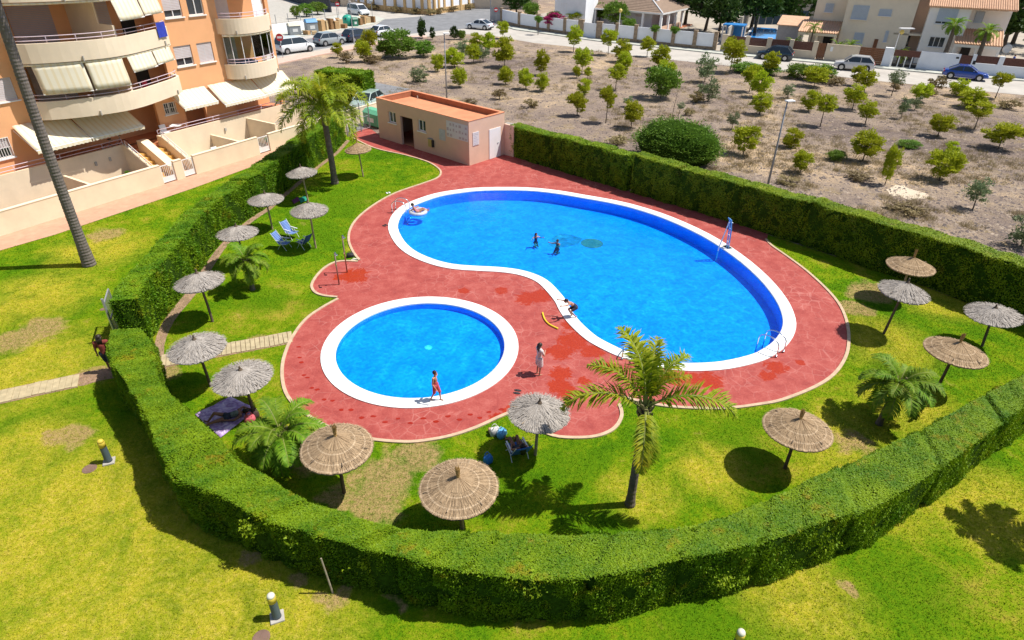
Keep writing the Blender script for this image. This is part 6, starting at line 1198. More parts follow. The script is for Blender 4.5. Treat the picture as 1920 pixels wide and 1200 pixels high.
    MB().box(ox-0.02, ox+0.05, -hw*0.7, hw*0.7, 0.3, 0.46).build('front_bumper', M['plastic'], r); MB().box(ox+Ln-0.05, ox+Ln+0.02, -hw*0.75, hw*0.75, 0.3, 0.48).build('rear_bumper', M['plastic'], r); MB().box(ox+Ln+0.005, ox+Ln+0.022, -0.26, 0.26, 0.62, 0.73).build('number_plate', M['plate'], r)
    return r
silver = (0.52, 0.55, 0.57)
car('white passenger van parked beside the round red sign', 'van', (530,103.5), (592,95.5), paint('van_white', (0.72, 0.76, 0.78)), False)
car('silver grey off-roader parked behind the white van', 'suv', (602,88.5), (651,82), paint('suv_grey', (0.30, 0.33, 0.34)), False)
car('dark navy car parked by the slim street pole', 'suv', (660,80.5), (697,75), paint('dark_navy', (0.02, 0.03, 0.055)), False)
car('white hatchback parked at the edge of the dry lot', 'hatch', (705,71.5), (748,64.5), paint('hatch_white', (0.72, 0.73, 0.75)), False)
car('silver white saloon waiting at the street junction', 'sedan', (872,53.5), (917,57.5), paint('sedan_white', (0.66, 0.70, 0.74)), True)
car('white van standing far up the side street', 'van', (653,27), (676,31), paint('van_white_far', (0.74, 0.75, 0.77)), False)
car('dark teal estate car half hidden by the green bushes', 'suv', (1418,110), (1481,116), paint('dark_teal', (0.015, 0.035, 0.055)), True)
car('silver off-roader parked before the brown driveway gate', 'suv', (1564,130.5), (1634,136.5), paint('suv_silver', (0.55, 0.54, 0.54)), True)
car('bright blue saloon parked before the white slatted wall', 'sedan', (1767,146), (1848,154), paint('bright_blue', (0.008, 0.05, 0.30)), False)
car('pale green car parked behind the pool house fence', 'hatch', (688,214), (722,196), paint('pale_green', (0.35, 0.45, 0.42)), True)
# ------------------------------------------------------------------ waste containers, boxes and signs by the road
def container(label, p, rz, w, d, h, body, lid, name='waste_container'):
    r = thing(name, label, 'container', p, rz); MB().frame((-w/2, -d/2, 0.12), (w, 0, 0), (0, d, 0), (0, 0, h*0.7)).build('body', body, r, bevel=0.04)
    l = MB(); l.add([(-w/2-0.04, -d/2-0.06, h*0.7+0.12), (w/2+0.04, -d/2-0.06, h*0.7+0.12), (w/2+0.04, d/2+0.06, h*0.7+0.12), (-w/2-0.04, d/2+0.06, h*0.7+0.12), (-w/2, -d*0.25, h), (w/2, -d*0.25, h), (w/2, d*0.3, h), (-w/2, d*0.3, h)], [(0, 1, 5, 4), (1, 2, 6, 5), (2, 3, 7, 6), (3, 0, 4, 7), (4, 5, 6, 7), (3, 2, 1, 0)]); l.build('lid', lid, r, bevel=0.03)
    for a in (-1, 1):
        for b in (-1, 1): MB().tube([(a*w*0.38-0.04, b*d*0.38, 0.08), (a*w*0.38+0.04, b*d*0.38, 0.08)], 0.08, 8).build('wheel', M['tyre'], r)
    MB().box(-w*0.22, w*0.22, -d/2-0.012, -d/2-0.001, h*0.3, h*0.55).build('label_plate', M['plate'], r)
gm = pm('grey_bin', (0.25, 0.27, 0.28), 0.6, 0.1); container('grey waste container with a cream lid beside the low white wall', G(553, 66), 0.6, 1.7, 1.2, 1.7, gm, pm('cream_lid', (0.6, 0.55, 0.42), 0.6, 0.1)); container('grey recycling container with a blue lid beside cardboard', G(585, 61), 0.6, 1.7, 1.3, 1.9, gm, pm('blue_lid', (0.06, 0.25, 0.50), 0.5, 0.1)); container('small green wheeled bin beside the bell shaped container', G(666, 50), 0.6, 0.9, 0.8, 1.4, pm('green_bin', (0.04, 0.20, 0.12), 0.5, 0.1), pm('green_lid', (0.03, 0.15, 0.09), 0.5, 0.1)); container('green skip beside the car behind the pool house fence', G(706, 236), HF.rz, 1.9, 1.1, 1.35, pm('green_skip', (0.10, 0.36, 0.20), 0.5, 0.1), pm('green_skip_lid', (0.13, 0.42, 0.25), 0.5, 0.1))
bb = thing('bottle_bank', 'round green bottle bank beside the heaped boxes', 'container', G(653, 49)); MB().lathe([(0.55, 0), (0.8, 0.15), (0.88, 0.8), (0.8, 1.3), (0.5, 1.62), (0.12, 1.72), (0.0, 1.72)], 18).build('shell', pm('bottle_green', (0.03, 0.32, 0.22), 0.4, 0.06), bb, smooth=True); MB().ball((-0.1, -0.78, 1.18), (0.16, 0.08, 0.16), 10, 6).build('opening', M['dark'], bb); MB().tube([(0, 0, 1.7), (0, 0, 1.86)], 0.08, 8).build('lifting_eye', M['steelgrey'], bb)
cm = [pm('cardboard', (0.45, 0.28, 0.13), 0.9, 0.15, 3), pm('cardboard_pale', (0.55, 0.40, 0.22), 0.9, 0.12, 3), pm('cardboard_dark', (0.26, 0.14, 0.06), 0.9, 0.15, 3)]
for i, (x, y, w_, h) in enumerate(((604,59,1.0,1.5),(612,57,1.1,1.3),(621,56,0.9,1.5),(630,55,1.2,1.1),(638,54,0.8,1.3),(646,54,0.9,0.6),(576,66,0.9,0.5),(590,65,0.8,0.4),(674,48,0.9,1.0),(682,46,0.9,1.2),(690,44,0.8,0.9),(698,43,1.0,0.9))):
    b = thing('cardboard_box', 'discarded cardboard box heaped beside the waste containers', 'box', G(x, y)+Vector((0, 0, 0.1)), random.uniform(0, 3), 'discarded boxes by the containers'); MB().box(-w_/2, w_/2, -0.35, 0.35, 0, h).build('carton', cm[i % 3], b); MB().frame((-w_/2, 0.35, h), (w_, 0, 0), (0, 0.25, 0.12), (0, 0, 0.012)).build('flap', cm[(i+1) % 3], b)
def sign(label, p, h, mat, r=0.35, shape='disc', face=None, pole='steelgrey'):
    s = thing('road_sign', label, 'sign', p, 0); MB().tube([(0, 0, 0), (0, 0, h)], 0.035, 8).build('pole', M[pole], s); f = MB().lathe([(0.0, -0.015), (r, -0.015), (r, 0.015), (0.0, 0.015)], 22).build('plate', mat, s); f.rotation_euler = (math.pi/2, 0, face or 0.3); f.location = (0, -0.05, h-r*0.2)
    b = MB().box(-r*0.66, r*0.66, -0.10*r/0.35, 0.10*r/0.35, 0.016, 0.02).build('bar', M['whitepaint'], f); return s
redm = pm('sign_red', (0.50, 0.03, 0.035), 0.4, 0.05); sign('round red no entry sign on a blue post beside the white van', G(531, 110), 2.5, redm, 0.42, pole='steelgrey'); sign('small round red sign beside the far white van', G(637, 44), 3.0, redm, 0.36); sign('round red sign on a post at the slatted corner gate', G(930, 44), 2.2, redm, 0.36); sign('grey backed road sign on a post by the ochre wall', G(699, 38), 3.2, M['galv'], 0.36)
pl_ = thing('street_pole', 'slim pale pole beside the dark navy car', 'pole', G(664, 82)); MB().tube([(0, 0, 0), (0, 0, 5.2)], [0.07, 0.045], 8).build('shaft', M['galv'], pl_); MB().box(-0.12, 0.12, -0.08, 0.08, 5.2, 5.35).build('cap', M['whitepaint'], pl_)
pl_ = thing('street_pole', 'tall dark pole at the slatted corner gate', 'pole', G(920, 40)); MB().tube([(0, 0, 0), (0, 0, 6.5)], [0.09, 0.06], 8).build('shaft', M['steelgrey'], pl_); MB().box(-0.1, 0.5, -0.12, 0.12, 6.5, 6.6).build('lamp_head', M['galv'], pl_)
# ------------------------------------------------------------------ pool fittings
def ladder(label, p, rz, mat='chrome', h=0.75, back=0.62):
    """pool ladder: two hooped rails over the edge with treads below; local -y points into the pool"""
    r = thing('pool_ladder', label, 'ladder', p, rz)
    for x in (-0.26, 0.26):
        arc = [(x, back, 0.02), (x, back, h*0.55)]+[(x, back/2-0.12+math.cos(a)*(back/2+0.12), h*0.62+math.sin(a)*h*0.38) for a in np.linspace(0.25, math.pi, 9)]+[(x, -0.24, 0.1), (x, -0.24, -0.85)]
        MB().tube(arc, 0.026, 8).build('handrail', M[mat], r, smooth=True); MB().lathe([(0.05, 0.0), (0.05, 0.015), (0.0, 0.015)], 12, (x, back, 0.05)).build('foot_plate', M[mat], r)
    for k in range(3): MB().box(-0.26, 0.26, -0.30, -0.20, -0.22-k*0.27, -0.19-k*0.27).build('tread', M[mat], r)
    return r
def edge_dir(px, py):
    p = G(px, py); i = min(range(len(main_in)), key=lambda k: (main_in[k]-p).length); t = main_in[(i+1) % len(main_in)]-main_in[i-1]; inn = Vector((-t.y, t.x, 0)).normalized(); return main_in[i].copy(), math.atan2(inn.y, inn.x)+math.pi/2
p_, a_ = edge_dir(1437, 655); ladder('steel pool ladder in the big pool beside the puddled corner', p_, a_)
p_, a_ = edge_dir(768, 400); ladder('steel pool ladder beside the swimmer with the ring', p_, a_)
p_, a_ = edge_dir(1185, 664); ladder('steel pool ladder behind the feathery front palm', p_, a_, h=0.5)
p_, a_ = edge_dir(1346, 462); lf = thing('pool_hoist', 'tall blue and white pool hoist on the coping before the long hedge', 'pool hoist', p_, a_)
bluep = pm('hoist_blue', (0.10, 0.30, 0.62), 0.4, 0.08)
for x in (-0.08, 0.08): MB().tube([(x, 0.28, 0.03), (x, 0.22, 1.0), (x*0.9, 0.1, 1.62), (x*0.5, -0.02, 1.72)], 0.035, 8).build('mast', bluep, lf, smooth=True)
for z in (0.4, 0.75, 1.1, 1.45): MB().box(-0.08, 0.08, 0.2, 0.24, z, z+0.03).build('cross_bar', M['whitepaint'], lf)
MB().box(-0.22, 0.22, 0.12, 0.42, 0.05, 0.09).build('base_plate', M['chrome'], lf); MB().tube([(0, 0.05, 1.5), (0, -0.28, 0.1), (0, -0.3, -0.7)], 0.03, 8).build('arm', M['whitepaint'], lf)
# outdoor showers
for (x, y, h, lab) in ((636, 534, 1.62, 'slim steel shower post at the edge of the red shower pad'), (651, 511, 1.9, 'taller steel shower post with round head on the red shower pad')):
    s = thing('outdoor_shower', lab, 'shower', G(x, y)); MB().tube([(0, 0, 0), (0, 0, h)], 0.032, 8).build('post', pm('copper_post', (0.32, 0.20, 0.16), 0.4, 0.1, metal=0.5) if x < 640 else bpy.data.materials['copper_post'], s, smooth=True); MB().tube([(0, 0, h-0.02), (0.05, -0.08, h+0.06), (0.12, -0.2, h+0.02)], 0.02, 6).build('arm', M['chrome'], s); MB().lathe([(0.0, 0.02), (0.07, 0.0), (0.07, -0.02), (0.0, -0.02)], 12, (0.12, -0.2, h)).build('shower_head', M['chrome'], s); MB().box(-0.03, 0.03, -0.07, -0.02, 1.0, 1.08).build('tap', M['chrome'], s)

# ------------------------------------------------------------------ slab paths, gate, bollards
M['slab'] = pm('path_slab', (0.42, 0.34, 0.20), 0.9, 0.2, 4, 0.4, 40, grime=0.2)
def plank_path(label, a, b, n, ln, wd):
    r = thing('slab_path', label, 'path'); d = (b-a); dn = d.normalized(); l = Vector((-dn.y, dn.x, 0)); rr = random.Random(n)
    base = MB().frame(a-l*(ln/2+0.06)+Vector((0, 0, 0.003)), d, l*(ln+0.12), (0, 0, 0.006)).build('bedding', M['soil'], r)
    me = MB().box(-wd/2, wd/2, -ln/2, ln/2, 0.0, 0.045).mesh('slab', M['slab'])
    for k in range(n):
        p = a+d*((k+0.5)/n); o = put('slab', me, r, 0.008, p+l*rr.uniform(-0.03, 0.03)+Vector((0, 0, rr.uniform(-0.006, 0.004))), math.atan2(d.y, d.x)+rr.uniform(-0.03, 0.03))
    return r
plank_path('path of narrow pale slabs between the hedge gate and the red paving', G(302, 678), G(548, 632), 27, 0.80, 0.155)
plank_path('path of narrow pale slabs across the outer lawn to the metal gate', G(-120, 770), G(148, 713), 21, 0.78, 0.19)
sheet('worn_path', smooth_line(Gs([(148,702),(180,694),(215,690),(222,706),(185,714),(148,724)]), 3, True), 0.006, M['soil'])
gt = thing('metal_gate', 'open galvanised mesh gate at the end of the curved hedge', 'gate', G(222, 640), math.radians(112))
for q in ((0.0, 0.05, 0.1, 1.75), (1.15, 1.2, 0.1, 1.75), (0.05, 1.15, 1.7, 1.75), (0.05, 1.15, 0.1, 0.15), (0.05, 1.15, 0.95, 1.0)): MB().box(q[0], q[1], -0.025, 0.025, q[2], q[3]).build('frame_bar', M['galv'], gt)
for k in range(1, 12): MB().box(0.05+k*0.0917-0.006, 0.05+k*0.0917+0.006, -0.006, 0.006, 0.15, 1.7).build('mesh_wire', M['galv'], gt)
MB().tube([(-0.05, 0, 0), (-0.05, 0, 1.95)], 0.045, 8).build('post', M['galv'], gt); MB().box(1.02, 1.16, -0.06, 0.06, 0.98, 1.1).build('lock_box', M['steelgrey'], gt)
M['bol'] = pm('bollard_grey', (0.075, 0.105, 0.125), 0.5, 0.12, 6); M['boly'] = pm('bollard_yellow', (0.55, 0.42, 0.05), 0.5, 0.15, 6); M['opal'] = pm('opal_glass', (0.62, 0.60, 0.48), 0.3, 0.05)
for (x, y, lab) in ((205, 866, 'yellow topped grey bollard light near the bend of the hedge shadow'), (520, 1158, 'yellow topped grey bollard light on the front lawn beside a drain lid'), (1376, 1226, 'bollard light with a pale domed cap on the lawn below the hedge')):
    b = thing('bollard_light', lab, 'bollard', G(x, y), 0.4, 'bollard lights of the outer lawn')
    MB().box(-0.16, 0.16, -0.16, 0.16, -0.02, 0.05).build('base', M['concrete'], b, bevel=0.015); MB().lathe([(0.105, 0.05), (0.10, 0.1), (0.095, 0.62), (0.095, 0.63)], 18).build('post', M['bol'], b, smooth=True)
    MB().lathe([(0.10, 0.631), (0.10, 0.80), (0.095, 0.805)], 18).build('collar', M['boly'], b, smooth=True); MB().lathe([(0.092, 0.806), (0.092, 0.84), (0.075, 0.88), (0.03, 0.90), (0.0, 0.902)], 18).build('lens', M['opal' if x > 300 else 'boly'], b, smooth=True)
for (x, y, lab) in ((168, 879, 'brown drain lid in the lawn beside the bollard at the hedge bend'), (490, 1196, 'brown drain lid in the lawn beside the front bollard'), (193, 580, 'small brown lid in the lawn near the metal gate')):
    d = thing('drain_lid', lab, 'drain', G(x, y), 0.5); MB().lathe([(0.2, -0.02), (0.2, 0.012), (0.17, 0.018), (0.0, 0.018)], 20).build('frame', pm('drain_brown', (0.19, 0.115, 0.085), 0.8, 0.2) if x == 168 else bpy.data.materials['drain_brown'], d); MB().lathe([(0.15, 0.0185), (0.15, 0.024), (0.0, 0.024)], 20).build('lid', bpy.data.materials['drain_brown'], d); d.scale = (1.0 if y > 600 else 0.6,)*3

# ------------------------------------------------------------------ beach gear
def beach_chair(label, p, rz, mat, frame='whitepaint', low=False):
    c = thing('folding_chair', label, 'chair', p, rz); h = 0.20 if low else 0.36; n = 7
    s = MB(); vs = []
    def strip(y0, z0, y1, z1, sag):
        mb = MB(); vs = []
        for i in range(n+1):
            t = i/n
            for x in (-0.25, 0.0, 0.25): vs.append((x, y0+(y1-y0)*t, z0+(z1-z0)*t-sag*math.sin(math.pi*t)-(0.02 if x == 0 else 0)))
        mb.add(vs, [(i*3+k, i*3+k+1, (i+1)*3+k+1, (i+1)*3+k) for i in range(n) for k in range(2)]); return mb
    for nm, a in (('seat', (-0.28, h+0.05, 0.2, h, 0.03)), ('backrest', (0.2, h, 0.62, h+0.62, 0.03))):
        o = strip(*a).build(nm, mat, c, smooth=True); md = o.modifiers.new('thick', 'SOLIDIFY'); md.thickness = 0.02
    for x in (-0.27, 0.27):
        MB().tube([(x, -0.3, h+0.06), (x, 0.2, h), (x, 0.64, h+0.66)], 0.013, 6).build('side_rail', M[frame], c); MB().tube([(x, -0.26, 0), (x, 0.12, h+0.2), (x, 0.14, h+0.22)], 0.012, 6).build('leg', M[frame], c); MB().tube([(x, 0.32, 0), (x, -0.05, h+0.2)], 0.012, 6).build('leg', M[frame], c); MB().box(x-0.025, x+0.025, -0.22, 0.3, h+0.21, h+0.235).build('armrest', M[frame], c)
    return c
def stripe_mat(name, a, b, k=9.0):
    t = NT(name); oc = t.n('ShaderNodeTexCoord').outputs['Object']; sp = t.n('ShaderNodeSeparateXYZ', {0: oc}); f = t.math('GREATER_THAN', t.math('FRACT', t.math('MULTIPLY', t.math('ADD', sp.outputs[1], sp.outputs[2]), k)), 0.5); t.base(t.mix(f, a, b)); t.rough(0.9); return t.mat
bs = stripe_mat('blue_stripes', (0.03, 0.09, 0.34), (0.20, 0.30, 0.50)); bn = pm('navy_canvas', (0.04, 0.08, 0.28), 0.9, 0.15)
for c_ in (beach_chair('pale blue folding chair standing in the sun by the chairs parasol', G(549, 446), math.radians(60), bs), beach_chair('pale blue folding chair at the rim of the chairs parasol shade', G(535, 466), math.radians(75), bs), beach_chair('dark blue folding chair deep in the chairs parasol shade', G(570, 464), math.radians(-120), bn)): c_.scale = (0.86,)*3
beach_chair('blue folding chair holding the sunbather under the pale parasol', G(969, 851), math.radians(200), pm('chair_blue', (0.04, 0.13, 0.42), 0.9, 0.15), low=True)
def cloth(name, label, cat, poly_px, z, mat, amp=0.02, n=14, parent=None):
    a, b, c, d = [G(*q) for q in poly_px]; vs = []
    for i in range(n+1):
        for k in range(n+1):
            u, v = i/n, k/n; p = (a.lerp(b, u)).lerp(d.lerp(c, u), v); vs.append((p.x, p.y, z+amp*(0.6+0.4*math.sin(u*9+v*4)*math.cos(v*11))+amp*0.8*mnoise.noise((u*5, v*5, 2))))
    o = MB().add(vs, [(i*(n+1)+k, (i+1)*(n+1)+k, (i+1)*(n+1)+k+1, i*(n+1)+k+1) for i in range(n) for k in range(n)]).build(name, mat, None, smooth=True); s = o.modifiers.new('thick', 'SOLIDIFY'); s.thickness = 0.012; return tag(o, label, cat)
t = NT('purple_print'); c = t.ramp(t.noise(3.0, 3, 0.6, dist=2.0), [(0.40, (0.30, 0.18, 0.38)), (0.52, (0.46, 0.33, 0.56)), (0.66, (0.70, 0.56, 0.66))]); t.base(c); t.rough(0.95)
cloth('picnic_blanket', 'large purple patterned blanket on the grass with a sunbather', 'blanket', [(366,778),(432,745),(482,768),(414,822)], 0.012, t.mat, 0.025, 18)
cloth('beach_towel', 'green towel spread in parasol shade near the tall palm trunk', 'towel', [(560,372),(572,368),(577,376),(564,381)], 0.012, pm('green_towel', (0.02, 0.25, 0.16), 0.95, 0.15), 0.02, 8)
cloth('beach_towel', 'maroon towel beside the green towel in parasol shade', 'towel', [(547,377),(558,370),(562,377),(551,383)], 0.012, pm('maroon_towel', (0.16, 0.03, 0.10), 0.95, 0.15), 0.03, 8)
def bag(label, p, rz, w_, d_, h, mat, handle=True, name='beach_bag'):
    b = thing(name, label, 'bag', p, rz); m = MB(); prof = []
    for z, f in ((0, 0.92), (h*0.35, 1.06), (h*0.75, 1.0), (h, 0.82), (h*1.02, 0.7)): prof.append([(w_/2*f*math.copysign(abs(math.cos(a))**0.6, math.cos(a)), d_/2*f*math.copysign(abs(math.sin(a))**0.6, math.sin(a)), z+0.012*math.sin(3*a)) for a in np.linspace(0, 2*math.pi, 17)[:-1]])
    vs = [v for q in prof for v in q]; n = 16; m.add(vs, [(i*n+k, i*n+(k+1) % n, (i+1)*n+(k+1) % n, (i+1)*n+k) for i in range(4) for k in range(n)]+[tuple(range(n-1, -1, -1)), tuple(4*n+k for k in range(n))]); m.build('body', mat, b, smooth=True)
    if handle:
        for s in (-1, 1): MB().tube([(math.cos(a)*w_*0.28, s*d_*0.3, h*0.95+math.sin(a)*h*0.5) for a in np.linspace(0, math.pi, 9)], 0.012, 6).build('handle', mat, b)
bag('white beach bag on the grass at the edge of the red paving', G(928, 815), 0.4, 0.34, 0.2, 0.28, pm('white_bag', (0.6, 0.58, 0.54), 0.8, 0.12)); bag('pale blue cool bag beside the white beach bag', G(941, 818), 1.0, 0.36, 0.24, 0.24, pm('sky_bag', (0.12, 0.38, 0.62), 0.6, 0.1)); bag('small tan pouch beside the white beach bag', G(921, 810), 0.1, 0.2, 0.14, 0.16, pm('tan_bag', (0.45, 0.30, 0.14), 0.8, 0.1), False); bag('blue bag on the grass beside the straw parasol rim', G(915, 868), 0.7, 0.3, 0.2, 0.28, pm('blue_bag', (0.03, 0.18, 0.50), 0.6, 0.1)); bag('pink basket bag at the foot of the parasol by the blanket', G(470, 792), 0.3, 0.34, 0.24, 0.26, pm('pink_bag', (0.50, 0.10, 0.12), 0.7, 0.12)); bag('black bag at the corner of the red shower pad', G(657, 482), 0.3, 0.36, 0.22, 0.2, M['plastic']); bag('dark red bag hung by the blanket parasol pole', G(480, 783), 0.9, 0.24, 0.2, 0.3, pm('dark_bag', (0.06, 0.03, 0.03), 0.8, 0.1))
nd = [G(1017, 588)+Vector((0, 0, 0.05)), G(1021, 600)+Vector((0, 0, 0.05)), G(1030, 610)+Vector((0, 0, 0.05)), G(1046, 618)+Vector((0, 0, 0.05))]; tag(MB().tube(smooth_line(nd, 6), 0.036, 10).build('pool_noodle', pm('noodle_yellow', (0.75, 0.55, 0.03), 0.7, 0.05), None, True), 'yellow foam noodle lying on the wet red paving', 'pool noodle')
for (x, y, lab, mt) in ((728, 362, 'white flip flops at the kerb of the lawn', 'whitepaint'), (664, 487, 'pale bundle at the kerb by the shower pad', 'opal'), (722, 423, 'dark sandals on the paving by the pool coping', 'plastic'), (970, 735, 'dark sandals on the paving behind the pale parasol', 'plastic')):
    s = thing('sandals', lab, 'sandals', G(x, y, 0.012), random.uniform(0, 3))
    for k in (-1, 1):
        f = MB().prism([(math.cos(a)*0.13, math.sin(a)*0.05+k*0.08, 0) for a in np.linspace(0, 6.28, 13)[:-1]], 0, 0.025).build('sole', M[mt], s); MB().tube([(0.05, k*0.08-0.045, 0.02), (0.04, k*0.08, 0.055), (0.05, k*0.08+0.045, 0.02)], 0.01, 6).build('strap', M[mt], f)

# ------------------------------------------------------------------ people
M['skin'] = pm('skin_tan', (0.42, 0.21, 0.13), 0.55, 0.06, 6); M['skin2'] = pm('skin_brown', (0.25, 0.115, 0.065), 0.55, 0.06, 6); M['hair'] = pm('dark_hair', (0.022, 0.014, 0.010), 0.5, 0.2, 20, 0.3, 60); M['eye'] = pm('eye', (0.02, 0.015, 0.012), 0.3, 0.05)
BASE = dict(pel=(0, 0, .53), wai=(0, 0, .61), che=(0, 0, .73), nek=(0, 0, .825), hed=(0, -.012, .925), shl=(-.105, 0, .80), shr=(.105, 0, .80), ell=(-.145, .01, .635), elr=(.145, .01, .635), wrl=(-.155, -.03, .49), wrr=(.155, -.03, .49), hpl=(-.052, 0, .52), hpr=(.052, 0, .52), knl=(-.058, -.01, .285), knr=(.058, -.01, .285), anl=(-.058, .012, .045), anr=(.058, .012, .045))
def person(label, loc, rz, h, pose=None, skin='skin', clothes=(), longhair=False, hairmat='hair', face=(0, -1, 0), extra_z=0.0):
    """figure of height h facing local -y; pose overrides joints given as fractions of h; clothes: (name, material, segments, extra radius)"""
    J = {k: Vector(v)*h for k, v in {**BASE, **(pose or {})}.items()}
    r = thing('person', label, 'person', loc, rz); F3 = Vector(face).normalized()
    def seg_(mb, a, b, ra, rb, n=10):
        a, b = Vector(a), Vector(b); mb.tube([a, a.lerp(b, 0.5), b], [ra, (ra+rb)/2, rb], n); mb.ball(a, ra, n, 7); mb.ball(b, rb, n, 7)
    S = h
    LIMB = {'thigh': [('hpl', 'knl', .050, .035), ('hpr', 'knr', .050, .035)], 'upper_thigh': [('hpl', 'knl', .050, .040, .62), ('hpr', 'knr', .050, .040, .62)], 'hips': [('hpl', 'hpr', .056, .056), ('pel', 'wai', .064, .058)], 'torso': [('wai', 'che', .060, .066), ('pel', 'wai', .064, .060)], 'chest': [('che', 'nek', .062, .032), ('shl', 'shr', .040, .040)], 'sleeve': [('shl', 'ell', .034, .028, .5), ('shr', 'elr', .034, .028, .5)], 'skirt': [('hpl', 'knl', .062, .068, .8), ('hpr', 'knr', .062, .068, .8), ('hpl', 'hpr', .062, .062)]}
    b = MB(); tw = 0.78
    for a, c, ra, rb in (('pel', 'wai', .062, .056), ('wai', 'che', .056, .062), ('che', 'nek', .058, .030), ('nek', 'hed', .027, .030), ('shl', 'shr', .034, .034), ('hpl', 'hpr', .052, .052), ('shl', 'ell', .029, .023), ('shr', 'elr', .029, .023), ('ell', 'wrl', .022, .015), ('elr', 'wrr', .022, .015), ('hpl', 'knl', .048, .033), ('hpr', 'knr', .048, .033), ('knl', 'anl', .032, .020), ('knr', 'anr', .032, .020)): seg_(b, J[a], J[c], ra*S, rb*S)
    hd = J['hed']; b.ball(hd, (.052*S, .060*S, .070*S), 14, 10); b.ball(hd+F3*.058*S+Vector((0, 0, -.008*S)), .013*S, 8, 6)
    sd = F3.cross(Vector((0, 0, 1))).normalized()
    for s in (-1, 1): b.ball(hd+sd*s*.052*S, .014*S, 8, 6)
    for sfx in 'lr':   # feet and hands
        an, kn = J['an'+sfx], J['kn'+sfx]; sh = (an-kn).normalized(); fd = F3-sh*F3.dot(sh); fd = fd.normalized() if fd.length > 0.1 else Vector((0, 0, 1)); heel = an+sh*.028*S
        seg_(b, heel-fd*.02*S, heel+fd*.085*S+sh*.002*S, .018*S, .013*S, 8)
        w_, el = J['wr'+sfx], J['el'+sfx]; d = (w_-el).normalized(); sx_ = d.cross(F3); sx_ = sx_.normalized() if sx_.length > 0.05 else Vector((1, 0, 0)); pn = sx_.cross(d); pe = w_+d*.045*S; seg_(b, w_, pe, .016*S, .019*S, 8)
        for q, ln_ in zip((-.016, -.006, .005, .015), (.030, .037, .036, .027)): k0 = pe+sx_*q*S; k1 = k0+d*ln_*.6*S+pn*.004*S; b.tube([k0, k1, k1+d*ln_*.4*S+pn*.012*S], [.0062*S, .0058*S, .0045*S], 6)
        k0 = w_+d*.015*S+sx_*.016*S*(1 if sfx == 'l' else -1); b.tube([k0, k0+d*.02*S+sx_*.014*S*(1 if sfx == 'l' else -1), k0+d*.036*S+sx_*.016*S*(1 if sfx == 'l' else -1)], [.008*S, .007*S, .005*S], 6)
    bo = b.build('body', M[skin], r, smooth=True); m = bo.modifiers.new('remesh', 'REMESH'); m.mode = 'VOXEL'; m.voxel_size = .0075*S; m.use_smooth_shade = True; m2 = bo.modifiers.new('smooth', 'SMOOTH'); m2.iterations = 2; m2.factor = 0.4
    for nm, mt, segs, ex in clothes:
        c = MB()
        for s in segs:
            for q in LIMB[s]:
                a, e = J[q[0]], J[q[1]]; e = a.lerp(e, q[4]) if len(q) > 4 else e; seg_(c, a, e, (q[2]+ex)*S, (q[3]+ex)*S)
        o = c.build(nm, mt, r, smooth=True); m = o.modifiers.new('remesh', 'REMESH'); m.mode = 'VOXEL'; m.voxel_size = .010*S; m.use_smooth_shade = True
    hb_ = MB(); back = -F3; hb_.ball(hd+Vector((0, 0, .016*S))+back*.012*S, (.060*S, .066*S, .064*S), 14, 10, jit=0.03)
    if longhair:
        for k in range(9): o_ = sd*((k-4)*.011*S); hb_.tube([hd+back*.045*S+o_+Vector((0, 0, .03*S)), hd+back*.065*S+o_+Vector((0, 0, -.06*S)), hd+back*.062*S+o_*0.8+Vector((0, 0, -.15*S-.01*S*(k % 3)))], [.016*S, .017*S, .008*S], 7)
    hb_.build('hair', M[hairmat], r, smooth=True)
    for s in (-1, 1): MB().ball(hd+F3*.052*S+sd*s*.021*S+Vector((0, 0, .006*S)), .007*S, 8, 6).build('eye', M['eye'], r)
    return r
red_s = pm('red_shorts', (0.42, 0.07, 0.08), 0.9, 0.12, 8); wht = pm('white_dress', (0.62, 0.50, 0.48), 0.9, 0.2, 10); drk = pm('dark_shorts', (0.035, 0.04, 0.06), 0.9, 0.15)
person('child in red shorts walking along the paddling pool coping', G(818, 750, 0.055), math.radians(70), 1.26, dict(anl=(-.05, .13, .055), knl=(-.05, .02, .29), anr=(.05, -.11, .045), knr=(.05, -.09, .29), wrl=(-.15, -.10, .50), elr=(.15, .07, .65), wrr=(.16, .04, .50)), 'skin', (('swim_shorts', red_s, ('hips', 'thigh'), .012),))
person('girl in a pale dress with long dark hair standing between the pools', G(1010, 702, 0.012), math.radians(120), 1.40, dict(ell=(-.13, -.06, .66), wrl=(-.05, -.13, .70), elr=(.14, -.02, .65), wrr=(.10, -.12, .60)), 'skin', (('dress', wht, ('torso', 'chest', 'sleeve', 'skirt'), .010),), True)
person('boy in dark trunks crouching with arms out on the pool edge', G(1071, 594, 0.055), math.radians(-78), 1.34, dict(pel=(0, .12, .36), wai=(0, .06, .42), che=(0, -.06, .50), nek=(0, -.14, .55), hed=(0, -.21, .60), shl=(-.105, -.11, .53), shr=(.105, -.11, .53), ell=(-.17, -.24, .53), elr=(.17, -.24, .53), wrl=(-.20, -.38, .55), wrr=(.20, -.38, .55), hpl=(-.052, .12, .35), hpr=(.052, .12, .35), knl=(-.075, -.08, .25), knr=(.075, -.06, .24), anl=(-.065, .02, .045), anr=(.065, .12, .045)), 'skin', (('swim_trunks', drk, ('hips', 'upper_thigh'), .012),), face=(0, -1, -.1))
DEEP = -0.63
